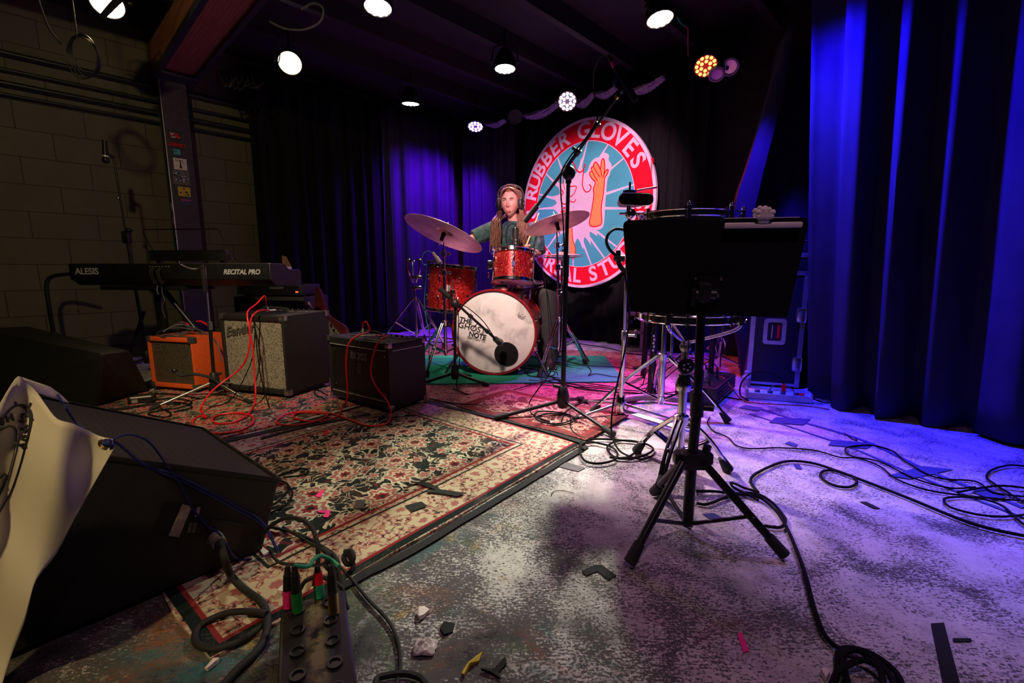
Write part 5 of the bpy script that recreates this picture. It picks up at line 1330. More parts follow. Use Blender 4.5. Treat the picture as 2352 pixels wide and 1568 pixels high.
# desk: leaning plate
TL, TRr, BR, BL = P(1430, 506, 1.245), P(1860, 499, 1.155), P(1809, 729, 1.215), P(1447, 716, 1.30)
n_ = (TRr-BL).cross(TL-BR).normalized(); n_ = n_ if n_.y < 0 else -n_
def rq(a, b_, c_, d, rad=.02, k=5):
    q = [a, b_, c_, d]; out = []
    for i in range(4):
        p, pr, nx = q[i], q[i-1], q[(i+1) % 4]; u = (pr-p).normalized()*rad; w = (nx-p).normalized()*rad
        for j in range(k+1):
            t = j/k; out.append((p+u)*(1-t)**2+p*2*t*(1-t)+(p+w)*t*t)
    return out
o_ = rq(TL, TRr, BR, BL); n = len(o_)
m = MB(); m.add([p for p in o_]+[p-n_*.004 for p in o_], [list(range(n)), list(range(2*n-1, n-1, -1))]+[[i, (i+1) % n, (i+1) % n+n, i+n] for i in range(n)])
m.build('desk', 'desk_black', r, ang=30)
bl, br_ = BL-n_*.004, BR-n_*.004; m = MB(); m.add([bl, br_, br_-n_*.05, bl-n_*.05, bl+V((0, 0, .003)), br_+V((0, 0, .003)), br_-n_*.05+V((0, 0, .003)), bl-n_*.05+V((0, 0, .003))], [[0, 1, 2, 3], [7, 6, 5, 4], [0, 4, 5, 1], [2, 6, 7, 3], [1, 5, 6, 2], [0, 3, 7, 4]]); m.build('desk_lip', 'desk_black', r)
dc = P(1622, 660, 1.235); xd = (TRr-TL).normalized(); zd = (TL-BL); zd = (zd-xd*zd.dot(xd)).normalized(); df = frame(dc, xd, zd)
# place bracket on desk surface
dist = (dc-TL).dot(n_); dc = dc-n_*dist+n_*.002; df = frame(dc, xd, zd)
MB(df).box(0, -.003, 0, .072, .006, .060, .004).build('bracket_plate', 'black_metal', r)
for x, z in ((-.030, .024), (.034, .024), (.032, -.022), (-.030, -.024)): MB(df).lathe([(0, .004), (.003, .003), (.0042, 0)], (x, -.006, z), (0, -1, 0), 12).build('screw', 'steel', r)
m = MB(df); m.box(-.008, -.022, -.006, .034, .036, .050, .010); m.box(-.034, -.020, -.022, .012, .026, .045, .004); m.cyl((-.030, -.026, -.012), (.022, -.026, -.012), .012); m.build('tilt_bracket', 'black_plastic', r)
MB().cyl(tp, df @ V((-.004, -.022, -.02)), .014).build('neck', 'black_metal', r)
# white clip
cx_ = (TRr-TL).length; cfm = frame(P(1750, 512, 1.178), xd, zd); dd = (cfm.translation-TL).dot(n_); cfm.translation = cfm.translation-n_*dd
r = thing('bag_clip', 'wide white plastic clip with a scalloped grip on the music stand\'s top edge', 'clip', cfm)
MB(cfm).box(.0, -.008, -.004, .180, .010, .014, .004).build('jaw', 'white_plastic', r); MB(cfm).box(.0, .010, .004, .180, .010, .016, .004).build('jaw', 'white_plastic', r)
m = MB(cfm)
for y in (-.015, .015):
    for z, xs in ((.018, (-.014, -.005, .005, .014)), (.028, (-.016, -.008, .0, .008, .016)), (.034, (-.006, .006))):
        for x in xs: m.sphere((x, y, z), .0070, (1, .5, 1), 14)
    m.box(0, y, .022, .030, .006, .018, .003)
m.box(0, -.010, .010, .026, .010, .018, .004).box(0, .012, .010, .026, .010, .018, .004)
m.build('grip', 'white_plastic', r, bev=.002)
# ================================================================ SNARE ON BASKET STAND (near)
sb = V((P(1558, 1075, 1.70).x, 1.70, 0))
r = thing('snare_stand', 'near chrome tripod drum stand right behind the music stand', 'stand', sb)
drum_tripod(r, sb, .225, .10, [G(1462, 1040)[:2], G(1672, 1084)[:2], G(1512, 1135)[:2]], .015, rod=.0165)
j = P(1572, 838, 1.70); MB().cyl(sb+V((0, 0, .22)), sb+V((0, 0, .40)), .0165).build('base_sleeve', 'chrome', r)
MB().cyl(sb+V((0, 0, .38)), j, .0125).build('pole', 'chrome', r)
MB().lathe([(.013, -.03), (.026, -.03), (.030, -.01), (.026, .012), (.020, .03), (.013, .03)], sb+V((0, 0, .37)), n=20).build('clamp', 'chrome', r)
MB().lathe([(0, 0), (.030, 0), (.032, .006), (.026, .012), (0, .012)], j+V((-.004, -.022, 0)), (0, -1, 0), 24).build('tilter_cap', 'black_metal', r)
m = MB(); tc_ = j+V((-.004, -.035, 0))
for k in range(5): m.box(tc_.x+.013*math.cos(k*1.26), tc_.y, tc_.z+.013*math.sin(k*1.26), .008, .003, .008, .002)
m.build('tilter_emblem', 'silver_print', r)
MB().cyl(j+V((0, 0, .0)), j+V((.0, .0, .075)), .013).sphere(j+V((0, 0, .07)), .022, n=14).build('tilter', 'steel', r)
bk = P(1582, 742, 1.72); bf_ = frame(V((bk.x, 1.72, .6)), (1, 0, 0)); zr = P(1582, 728, 1.72).z
for a in (-2.3, -.9, 1.6, .35, 2.9)[:3]:
    e = V((bk.x+.195*math.cos(a), 1.72+.195*math.sin(a), zr-.012)); s_ = j+V((0, 0, .085))
    m = MB(); m.tube([s_, s_.lerp(e, .3)+V((0, 0, -.006)), s_.lerp(e, .85)+V((0, 0, -.012)), e, e+V((.004*math.cos(a), .004*math.sin(a), .030))], .006, 8, 4); m.cyl(e+V((0, 0, .0)), e+V((0, 0, .028)), .010); m.build('basket_arm', 'chrome', r)
for k, (dx_, zz) in enumerate(((-.02, .045), (.018, .05), (.0, .10))): MB().tube([j+V((dx_, -.02, .0)), j+V((dx_*2.2, -.028, zz*.5)), j+V((dx_*1.2, -.022, zz))], .0045, 8, 4).build('tilter_bar', 'dull_chrome', r)
sfm = frame(V((bk.x, 1.72, zr)), (1, 0, .012)); sfm = sfm
r = thing('snare_drum', 'chrome snare drum on the near stand hidden behind the music desk', 'snare drum', sfm)
drum(r, sfm, .178, .14, 'chrome', 8, split=False)
# strainer/tambourine shape right
# ================================================================ TIMBALE ON FAR STAND
tb = V((P(1517, 930, 2.42).x, 2.42, 0))
r = thing('drum_stand', 'second chrome tripod stand left of the small stage box', 'stand', tb)
drum_tripod(r, tb, .335, .10, [G(1360, 950)[:2], (tb.x+.32, 2.30), (tb.x+.08, 2.80)], .014, rod=.017)
MB().cyl(tb+V((0, 0, .33)), tb+V((0, 0, .84)), .0125).build('pole', 'chrome', r); MB().cyl(tb+V((.045, .0, .30)), tb+V((.045, 0, .78)), .009).build('second_pole', 'chrome', r)
zt2 = P(1578, 498, 2.2).z-.0; tx = P(1578, 500, 2.25)
MB().cyl(tb+V((0, 0, .82)), V((tx.x, 2.25, zt2-.13)), .011).build('angled_arm', 'chrome', r)
tfm = frame(V((tx.x, 2.25, zt2-.15)), (1, 0, -.01))
r = thing('timbale', 'chrome-shelled drum whose rim shows above the music desk', 'drum', tfm)
drum(r, tfm, .218, .16, 'chrome', 8, split=False)
for a in (-1.9, -1.1, -.35): MB(tfm).cyl((.242*math.cos(a), .242*math.sin(a), .11), (.242*math.cos(a), .242*math.sin(a), .182), .010).sphere((.242*math.cos(a), .242*math.sin(a), .185), .012, n=10).build('claw', 'chrome', r)
# thin stand with cowbell
hb2 = V((P(1424, 955, 2.42).x-.0, 2.42, 0)); tpn = P(1440, 600, 2.30)
r = thing('percussion_stand', 'thin straight chrome stand with flat base left of the music desk', 'stand', hb2)
p1 = P(1434, 770, 2.36)
MB().cyl(hb2+V((0, 0, .03)), p1, .0125).build('lower_pole', 'chrome', r); MB().cyl(p1, tpn, .0075).build('upper_pole', 'chrome', r); MB().cyl(tpn, P(1447, 470, 2.25), .0075).build('top_rod', 'chrome', r)
m = MB(); m.box(p1.x, p1.y-.005, p1.z, .030, .03, .05, .005); m.cyl(p1, p1+V((.05, -.01, 0)), .007); m.box(p1.x+.055, p1.y-.012, p1.z+.01, .012, .010, .04, .004); m.build('clamp', 'dull_chrome', r)
MB().lathe([(.012, 0), (.03, 0), (.034, .02), (.030, .075), (.022, .11), (.013, .12)], hb2+V((0, 0, .01)), n=18).build('base_collar', 'chrome', r)
for a, L_ in ((3.5, .26), (-.55, .34), (2.2, .25)):
    e = hb2+V((math.cos(a)*L_, math.sin(a)*L_, .022)); l = MB().cyl(hb2+V((0, 0, .075)), e, .008).build('leg', 'dull_chrome', r); MB().cyl(e, e+V((math.cos(a)*.03, math.sin(a)*.03, -.004)), .013).build('rubber_foot', 'black_rubber', l)
fb = G(1552, 980, .028); MB().tube([hb2+V((.03, -.01, .028)), hb2.lerp(fb, .5)+V((0, 0, .016)), fb], .012, 4, 0).build('base_bar', 'dull_chrome', r)
kc_ = P(1447, 491, 2.25); m = MB(); m.sphere(kc_, .024, (1, .8, 1), 16); m.cyl(kc_+V((-.05, 0, 0)), kc_+V((.08, 0, 0)), .006); m.lathe([(0, .0), (.020, 0), (.020, .012), (.012, .016), (0, .016)], kc_+V((0, -.02, 0)), (0, -1, 0), 18); m.box(kc_.x+.085, kc_.y, kc_.z, .016, .02, .05, .004); m.build('multi_clamp', 'chrome', r)
cb = P(1461, 457, 2.22)
r = thing('cowbell', 'black cowbell seen into its rounded opening on top of the thin stand', 'cowbell', cb)
def rr2(w, h, rd, k=6):
    out = []
    for sx_, sz, a0 in ((1, 1, 0), (-1, 1, PI/2), (-1, -1, PI), (1, -1, 3*PI/2)):
        for i in range(k+1): a = a0+PI/2*i/k; out.append((sx_*(w/2-rd)+math.cos(a)*rd, sz*(h/2-rd)+math.sin(a)*rd))
    return out
cbf = frame(cb, (1, .05, -.02)); m = MB(cbf); o1 = rr2(.165, .058, .026); o2 = rr2(.158, .051, .023); o3 = rr2(.10, .040, .018); o4 = rr2(.094, .034, .016); k = len(o1)
m.ring_loft([[V((x, 0, z)) for x, z in o1], [V((x, .14, z)) for x, z in o3], ], False, True); m.ring_loft([[V((x, 0, z)) for x, z in o2], [V((x, .135, z)) for x, z in o4]], False, True)
m.ring_loft([[V((x, 0, z)) for x, z in o1], [V((x, 0, z)) for x, z in o2]], False, False); m.build('bell', 'black_metal', r, recalc=False)
MB(cbf).tube([V((p[0], -.001, p[1])) for p in rr2(.162, .055, .025)], .0022, 6, 0, True).build('lip', 'dull_chrome', r)
MB(cbf).cyl((-.018, .05, .02), (-.018, .05, .085), .005).cyl((-.018, .05, .03), (-.018, .05, .045), .032).build('mount', 'chrome', r)
MB(cbf).cyl((-.018, .06, -.08), (-.018, .06, -.02), .007).build('rod', 'chrome', r)
r = tag(MB().cyl(P(1462, 438, 2.30), P(1508, 430, 2.36), .006).build('woodblock_rod', 'tape_pink'), 'thin magenta-lit rod beside the cowbell', 'rod')
# cable clip gooseneck at left edge of the desk
r = thing('clip_microphone', 'small black clip-on microphone with looped gooseneck at the music desk\'s left edge', 'microphone', P(1418, 590, 1.9))
MB().tube([P(1432, 527, 2.0), P(1412, 526, 1.98), P(1397, 538, 1.95), P(1393, 556, 1.93), P(1402, 575, 1.9), P(1420, 590, 1.9)], .0062, 8, 6).build('gooseneck', 'black_rubber', r)
MB().cyl(P(1411, 592, 1.9), P(1434, 594, 1.9), .013).build('knob', 'black_plastic', r); MB().tube([P(1420, 575, 1.9), P(1421, 600, 1.9), P(1425, 612, 1.9), P(1434, 622, 1.9)], .010, 8, 4).build('clamp', 'black_plastic', r)
tag(MB().tube([P(1434, 622, 1.92), P(1440, 660, 1.98), P(1446, 720, 2.05), P(1436, 800, 2.1), P(1420, 870, 2.1), P(1408, 930, 2.05), P(1404, 985, 2.0), G(1412, 1018, .03), G(1430, 1040, .012), G(1470, 1054, .01), G(1500, 1046, .01)], .0042, 7, 8).build('cable', 'black_cable'), 'black cable hanging in a long curve left of the near drum stand', 'cable')
# ================================================================ BLACK TUBE STAND, PIPE, BLOCK
r = thing('tube_stand', 'stand of two thick black tubes with printed stickers behind the chrome stands', 'stand', V((P(1495, 905, 2.75).x, 2.75, 0)))
a = P(1508, 725, 2.75); b_ = P(1492, 915, 2.75); MB().cyl(a, b_, .021).build('post', 'black_metal', r); MB().cyl(b_+V((0, 0, .03)), V((b_.x, b_.y, .022)), .026).build('grey_foot_sleeve', 'pipe_grey', r)
a2, b2_ = P(1487, 725, 3.3), P(1478, 843, 3.3); b2_.z = max(b2_.z, .02); MB().cyl(a2, V((b2_.x, 3.3, .02)), .020).build('post', 'black_metal', r)
sm = MB(); pz_ = P(1503, 790, 2.727)
for k in range(5): sm.box(pz_.x-.006+.004*(k % 2), pz_.y, pz_.z+.05-.022*k, .012, .002, .014, .001)
sm.build('sticker', 'silver_print', r)
MB().cyl(P(1500, 735, 2.75), V((1.35, 3.0, P(1500, 735, 2.75).z)), .018).build('cross_tube', 'black_metal', r); MB().cyl(V((1.34, 3.0, P(1500, 735, 2.75).z)), V((1.34, 3.0, .013)), .018).build('post', 'black_metal', r)
tag(MB().tube([G(1420, 922, .032), G(1450, 914, .032), G(1500, 912, .032), G(1560, 918, .032)], .020, 12, 5).build('floor_pipe', 'pipe_grey'), 'grey pipe section lying on the floor behind the chrome stands', 'pipe')
cbk = frame(G(1432, 806), (G(1475, 809)-G(1432, 806))); cbx = P(1432, 806, 4.40)
r = thing('concrete_block', 'upright concrete block with two openings by the back curtain', 'concrete block', cbk)
w_, h_, dp = .185, .385, .20; m = MB(cbk); t_ = .032
m.box(w_/2, dp/2, t_/2, w_, dp, t_).box(w_/2, dp/2, h_-t_/2, w_, dp, t_).box(w_/2, dp/2, h_/2, w_, dp, t_).box(t_/2, dp/2, h_/2, t_, dp, h_).box(w_-t_/2, dp/2, h_/2, t_, dp, h_)
m.build('block', 'concrete', r, bev=.004)
MB(cbk).box(.05, -.002, .30, .05, .003, .035).build('sticker', 'tape_blue', r)
# red-lit far stand
rs = V((P(1650, 850, 3.55).x, 3.55, 0)); r = thing('drum_stand', 'thin far chrome stand glowing red left of the road case', 'stand', rs)
rt = P(1664, 730, 3.55); MB().cyl(rs+V((0, 0, .03)), rs+V((0, 0, .12)), .016).build('base', 'chrome', r); MB().cyl(rs+V((0, 0, .12)), rt, .011).build('pole', 'chrome', r)
rt2 = P(1660, 780, 3.55); m = MB(); m.tube([rt2, P(1640, 790, 3.5), P(1625, 800, 3.48)], .010, 8, 4); m.build('arm', 'chrome', r)
for dx_ in (-.035, .035): MB().tube([rs+V((0, 0, .30)), rs+V((dx_, -.01, .22)), rs+V((dx_*.8, -.01, .16)), rs+V((0, 0, .11))], .006, 8, 4).build('brace', 'chrome', r)
for a in (3.4, 5.9, 1.6): MB().cyl(rs+V((0, 0, .12)), rs+V((math.cos(a)*.28, math.sin(a)*.28, .012)), .009).build('leg', 'chrome', r)
# ================================================================ SMALL STAGE BOX (right)
s0 = G(1643, 934); s1 = G(1696, 888); fs = frame(s0, s1-s0)   # local x along the lit side, y away
fdir = V((.79, -.61, 0)).normalized(); W = .24; fx = frame(G(1643, 934)-fdir*W, fdir); Dp = .50
r = thing('stage_box', 'low black stage box full of plugs on the floor before the road case', 'stage box', fx)
MB(fx).box(W/2, Dp/2, .058, W, Dp, .10, .006).build('case', 'case_laminate', r)
for z in (.03, .05, .07, .09): MB(fx).box(W+.002, Dp/2, z, .006, Dp-.02, .006, .002).build('side_rib', 'black_metal', r)
MB(fx).box(W/2, Dp/2, .109, W-.03, Dp-.03, .003).build('socket_panel', 'black_metal', r)
rnd = random.Random(5)
for i in range(3):
    for jx in range(5):
        x, y = W*(.2+.28*i), Dp*(.12+.18*jx); MB(fx).lathe([(.0, 0), (.013, 0), (.013, .004), (.009, .004), (.009, .001)], (x, y, .1105), n=14).build('socket', 'dull_chrome', r)
plug_pos = []
for i, (ux, uy) in enumerate(((.2, .12), (.48, .12), (.76, .12), (.2, .30), (.48, .30), (.76, .48), (.48, .48))):
    x, y = W*ux, Dp*uy; q = thing('cable_plug', ['plug in the front left socket', 'plug in the front middle socket', 'plug in the front right socket', 'plug in the second row left socket', 'plug in the second row middle socket', 'plug in the third row right socket', 'plug in the third row middle socket'][i]+' of the floor stage box before the road case', 'plug', fx @ Matrix.Translation((x, y, .113)), 'plugs in the floor stage box')
    MB(fx).cyl((x, y, .114), (x, y, .165), .0095, .0085).build('shell', 'black_plastic' if i % 3 else 'silver_print', q); MB(fx).cyl((x, y, .165), (x-.004, y+.002, .19), .007, .004).build('boot', 'black_rubber', q)
    p = fx @ V((x-.004, y+.002, .19)); k = i
    e = [p, p+V((-.02-.01*k, .01, .05)), p+V((-.10-.02*k, .03, .04)), p+V((-.20-.015*k, .05+.02*k, -.06))]; e.append(V((e[-1].x-.05, e[-1].y+.04, .012))); e.append(V((e[-1].x-.25, e[-1].y+.12+.05*k, .012))); e.append(V((e[-1].x-.5, e[-1].y+.1+.07*k, .018+.002*k)))
    tag(MB().tube(e, .0030, 7, 7).build('cable', 'black_cable'), 'black cable arching from the floor stage box towards the drums', 'cable', 'cables from the floor stage box')
cable('pinkish cable curving from the floor stage box to the right curtain', [(1640, 862, 2.9), (1662, 868, 2.85), (1680, 890, 2.75), (1705, 918), (1745, 926), (1850, 932), (1905, 940)], .0035, 'red_wire', z=.01)
# ================================================================ ROAD CASE + POWER STRIP
cl_, cr_ = G(1712, 884), G(1832, 893); cfx = frame(V((1.665, 3.13, 0)), V((1.93, 2.93, 0))-V((1.665, 3.13, 0))); CW = .36
cfx = frame(G(1714, 884), V((.80, -.30, 0)))
hC = P(1840, 655, 3.0).z; hC = 0.78
cwr = (G(1714, 884)-V((0, 0, 0))); 
# right edge so that it meets pixel 1838
cr2 = P(1836, 800, 1); 
ux = V((.80, -.30, 0)).normalized(); tgt = ray(1842, 800); 
aa = G(1714, 884); CW = (aa.y*tgt.x/tgt.y-aa.x)/(ux.x-ux.y*tgt.x/tgt.y)
r = thing('road_case', 'tall black road case with metal edges beside the blue curtain', 'road case', cfx)
MB(cfx).box(CW/2, .22, hC/2+.01, CW, .44, hC, .002).build('body', 'case_laminate', r)
m = MB(cfx); e = .028
for x in (e/2-.003, CW-e/2+.003):
    m.box(x, -.002, hC/2+.01, e, .004, hC); m.box(x if x > e else -.002, .22, hC+.01, .004, .44, .004)
for x in (-.001, CW+.001): m.box(x, e/2, hC/2+.01, .003, e, hC)
m.box(CW/2, -.002, hC+.01-e/2, CW, .004, e).box(CW/2, -.002, .01+e/2, CW, .004, e*.6); m.build('edge_trim', 'aluminium', r)
for z in (.06, .20, .34, .48, .62, .74):
    for x in (.012, CW-.012): MB(cfx).sphere((x, -.004, z), .004, n=8).build('rivet', 'dull_chrome', r)
hx, hz = CW*.46, .385
o1 = rr2(.135, .175, .02); o2 = rr2(.085, .125, .012)
m = MB(cfx @ Matrix.Translation((hx, -.006, hz))); k = len(o1)
m.add([(x, 0, z) for x, z in o1]+[(x, 0, z) for x, z in o2]+[(x, .004, z) for x, z in o1]+[(x, .014, z) for x, z in o2], [[i, (i+1) % k, (i+1) % k+k, i+k] for i in range(k)]+[[i, (i+1) % k, (i+1) % k+2*k, i+2*k] for i in range(k)]+[[i+k, (i+1) % k+k, (i+1) % k+3*k, i+3*k] for i in range(k)]+[[i+3*k for i in range(k)]])
pl = m.build('handle_dish', 'aluminium', r)
MB(cfx).cyl((hx+.022, -.014, hz-.045), (hx+.022, -.014, hz+.045), .010).build('handle_grip', 'red_print', pl); MB(cfx).tube([(hx-.015, -.008, hz-.045), (hx-.015, -.008, hz+.045)], .006, 8).build('hinge', 'aluminium', pl)
for i in range(4):
    for s_ in (-1, 1): MB(cfx).sphere((hx+s_*.057, -.008, hz-.066+.044*i), .004, n=6).build('rivet', 'dull_chrome', pl)
for z in (.17, .50):
    q = MB(cfx).box(CW-.022, -.006, z, .055, .006, .095, .012).build('latch', 'aluminium', r); MB(cfx).box(CW-.022, -.012, z, .022, .008, .05, .004).build('latch_key', 'steel', q)
fv = cfx @ Matrix.Translation((.12, .05, hC+.012)); r = thing('equipment_case', 'dark case standing on top of the road case behind the music desk', 'case', fv)
MB(fv).box(.17, .15, .10, .34, .30, .20, .006).build('body', 'case_laminate', r); MB(fv).box(.17, .0, .195, .34, .006, .008).build('top_trim', 'aluminium', r)
MB(fv).box(.17, -.002, .10, .06, .006, .03, .003).build('latch', 'aluminium', r)
pf = frame(G(1716, 915), G(1832, 925)-G(1716, 915)); PL = .345
r = thing('power_strip', 'pale metal power strip in front of the road case', 'power strip', pf)
m = MB(pf); prof = [(0, .002), (0, .04), (.02, .058), (.065, .058), (.085, .04), (.085, .002)]
m.ring_loft([[V((x, y, z)) for y, z in prof] for x in (0, PL)]); m.build('housing', 'powerstrip_metal', r, bev=.003)
for i in range(4):
    MB(pf).box(.055+.07*i, .012, .0505, .030, .004, .022, .002, Matrix.Rotation(-.73, 3, 'X')).build('socket', 'black_plastic', r)
MB(pf).box(PL-.05, .011, .051, .03, .004, .02, .002, Matrix.Rotation(-.73, 3, 'X')).build('rocker_switch', 'red_print', r); MB(pf).box(PL-.03, -.001, .02, .05, .002, .012).build('label', 'silver_print', r)
for x in (.0, PL): MB(pf).box(x, .043, .030, .014, .090, .060, .006).build('end_cap', 'powerstrip_metal', r)
q = thing('cable_plug', 'red plug standing in the pale power strip', 'plug', pf @ Matrix.Translation((.20, .03, .06)))
MB(pf).box(.20, .030, .082, .022, .022, .045, .005).build('shell', 'red_print', q)
tag(MB().tube([pf @ V((.20, .03, .105)), pf @ V((.17, .04, .145)), pf @ V((.10, .05, .17)), pf @ V((.02, .05, .155)), pf @ V((-.035, .03, .09)), pf @ V((-.04, .0, .02)), pf @ V((-.01, -.04, .008)), pf @ V((-.02, -.08, .008)), pf @ V((-.16, -.02, .008))], .0045, 8, 8).build('cable', 'black_cable'), 'thick black cable arching from the red plug over the power strip', 'cable')
tag(MB().tube([pf @ V((.26, .04, .06)), pf @ V((.23, .03, .085)), pf @ V((.15, .02, .095)), pf @ V((.12, .02, .058))], .003, 8, 8).build('cable', 'grey_cable'), 'small grey cable lying across the top of the power strip', 'cable')
tag(MB().tube([pf @ V((PL+.006, .04, .03)), pf @ V((PL+.06, .03, .012)), pf @ V((PL+.12, .05, .008)), pf @ V((PL+.2, .0, .008))], .0045, 8, 8).build('cable', 'black_cable'), 'black cable leaving the right end of the power strip', 'cable')
bj = thing('plastic_bottle', 'small clear plastic bottle beside the power strip', 'bottle', G(1712, 905))
q = G(1716, 888); MB().lathe([(0, .004), (.028, .004), (.03, .02), (.03, .07), (.012, .09), (.012, .10), (0, .10)], V((q.x-.01, q.y, 0)), n=20).build('bottle_body', 'translucent_plastic', bj); MB().cyl(V((q.x-.01, q.y, .098)), V((q.x-.01, q.y, .112)), .014).build('cap', 'white_plastic', bj)
# ================================================================ WEDGE MONITORS
def wedge(label, NR, FR_p, NLv, bNR, bNL, bFR, lab_px, name='stage_monitor'):
    NRv, FRv = NR, FR_p; FLv = FRv+(NLv-NRv); bFL = bFR+(bNL-bNR)
    r = thing(name, label, 'speaker', V((bNR.x, bNR.y, 0)))
    MB().hull([NRv, FRv, NLv, FLv, bNR, bNL, bFR, bFL]).build('cabinet', 'tolex', r, bev=.006)
    cN = (NRv+FRv+NLv+FLv)/4; n_ = (NLv-NRv).cross(FRv-NRv).normalized(); n_ = n_ if n_.z > 0 else -n_
    q = [cN+(p-cN)*.94+n_*.004 for p in (NRv, FRv, FLv, NLv)]; q2 = [p-n_*.004 for p in q]
    gr = frame(cN, (NLv-NRv), n_)
    o = MB(); o.add(q+q2, [[0, 1, 2, 3], [7, 6, 5, 4]]+[[i, (i+1) % 4, (i+1) % 4+4, i+4] for i in range(4)]); o.build('grille', 'monitor_grille', r, smooth=False)
    m = MB(); m.tube([NRv+n_*.002, FRv+n_*.002, FLv+n_*.002, NLv+n_*.002], .007, 8, 0, True); m.build('grille_edge', 'black_plastic', r)
    return r, NRv, NLv, bNR, bNL
def zray(x, y, z): d = ray(x, y); t = (z-CH)/d.z; return V((d.x*t, d.y*t, z))
NR = zray(641, 1104, .20); FRr = zray(466, 986, .20); NLl = V((-.975, .885, .435))
bNR = G(604, 1262, .012); bNL = V((-1.06, .80, .012)); bFR = bNR+(FRr-NR)
r, *_ = wedge('large black wedge monitor in the left foreground with a mesh top', NR, FRr, NLl, bNR, bNL, bFR, None)
def on_face(x, y, A_, B_, C_, off=.003):
    n_ = (B_-A_).cross(C_-A_).normalized(); d = ray(x, y); o = V((0, 0, CH)); t = (A_-o).dot(n_)/d.dot(n_); p = o+d*t; n_ = n_ if n_.dot(d) < 0 else -n_
    return p+n_*off
def decal(par, px, face, name, mat, off=.003, th=.001):
    v = [on_face(*p, *face, off) for p in px]; v2 = [on_face(*p, *face, off-th) for p in px]; n = len(v)
    return MB().add(v+v2, [list(range(n)), list(range(2*n-1, n-1, -1))]+[[i, (i+1) % n, (i+1) % n+n, i+n] for i in range(n)]).build(name, mat, par, smooth=False)
fc = (NR, NLl, bNR)
lp_ = decal(r, [(375, 1150), (465, 1162), (440, 1235), (352, 1222)], fc, 'rating_plate', 'black_metal', .003)
decal(lp_, [(418, 1156), (440, 1160), (410, 1232), (386, 1228)], fc, 'label_strip', 'label_grey', .005); decal(lp_, [(452, 1162), (460, 1163), (454, 1186), (446, 1184)], fc, 'label_box', 'label_grey', .005)
for k in range(2): decal(lp_, [(434+k*10, 1198), (441+k*10, 1199), (436+k*10, 1222), (429+k*10, 1221)], fc, 'label_box', 'dim_print', .005)
decal(r, [(485, 1190), (560, 1200), (545, 1262), (470, 1250)], fc, 'jack_dish', 'black_plastic', .003)
# speaker plug with thick cable
p0 = on_face(487, 1222, *fc, .0); p1 = P(508, 1254, p0.y-.06)
q = thing('speaker_plug', 'black and silver speaker plug in the side of the foreground wedge', 'plug', p1)
MB().cyl(p0, p0.lerp(p1, .45), .014).build('collar', 'dull_chrome', q); MB().cyl(p0.lerp(p1, .40), p0.lerp(p1, .85), .0165).build('barrel', 'label_grey', q); MB().cyl(p0.lerp(p1, .8), p1+V((.005, -.01, -.01)), .013, .009).build('boot', 'black_rubber', q)
tag(MB().tube([p1, P(517, 1285, p1.y-.02), P(530, 1320, p1.y-.0), G(560, 1352, .016), G(595, 1378, .022), G(612, 1405, .022), G(612, 1450, .012), G(590, 1495, .012), G(545, 1538, .012), G(510, 1575, .012), G(470, 1600, .012)], .0085, 10, 8).build('cable', 'black_rubber'), 'thick black speaker cable from the foreground wedge to the bottom edge', 'cable')
tag(MB().tube([G(612, 1410, .030), G(580, 1404, .028), G(520, 1408, .022), G(462, 1435, .012), G(448, 1462, .010), G(458, 1482, .010), G(500, 1490, .010), G(555, 1470, .010), G(600, 1438, .010), G(618, 1412, .012)], .0075, 10, 8).build('cable', 'black_rubber'), 'thick black cable loop on the rug corner left of the stage box', 'cable')
# far wedge
bR = G(232, 928, .012); 
NR2, FR2v = zray(212, 868, .26), zray(262, 842, .20); NL2 = NR2+V((-.62, -.10, 0))
NR2 = zray(236, 812, .34); FR2v = zray(268, 852, .22); NL2 = zray(60, 748, .42); bNR2 = G(228, 930, .012); bNL2 = bNR2+V((-.62, -.05, 0))
pts = [NR2, FR2v, NL2, NL2+V((-.35, .0, -.02)), bNR2, bNL2, bNR2+V((.02, .35, 0)), bNL2+V((0, .45, 0)), NR2+V((-.02, .2, -.02))]
r = thing('stage_monitor', 'second black wedge monitor farther back at the left edge', 'speaker', V((bNR2.x, bNR2.y, 0)))
MB().hull(pts).build('cabinet', 'tolex', r, bev=.01)
fc2 = (bNR2, NR2, NL2); nfc = fc2
lp_ = decal(r, [(112, 850), (160, 862), (140, 895), (92, 880)], fc2, 'rating_plate', 'black_metal', .006)
decal(lp_, [(128, 857), (146, 860), (132, 893), (114, 888)], fc2, 'label_strip', 'label_grey', .009)
for k in range(2): decal(lp_, [(142+k*8, 880), (148+k*8, 881), (145+k*8, 892), (139+k*8, 891)], fc2, 'label_box', 'dim_print', .009)
decal(r, [(185, 862), (222, 866), (214, 898), (176, 892)], fc2, 'jack_dish', 'black_plastic', .006)
pj = on_face(196, 874, *fc2, .01); tag(MB().tube([pj, P(200, 884, pj.y-.05), P(212, 905, pj.y-.03), G(222, 935, .012), G(262, 940, .012), G(330, 930, .016), G(390, 925, .016)], .006, 8, 8).build('cable', 'black_rubber'), 'cable plugged into the farther wedge monitor', 'cable')
r = thing('power_block', 'small black multi-socket block with cables behind the foreground wedge', 'power block', G(305, 925)); q = frame(G(296, 932), V((.9, .5, 0)))
MB(q).box(.06, .03, .03, .13, .06, .045, .004).build('block', 'black_plastic', r); MB(q).box(.06, -.002, .046, .10, .003, .008).build('trim_line', 'paper', r); MB(q).box(.03, -.003, .025, .03, .003, .02).build('socket_face', 'label_grey', r)
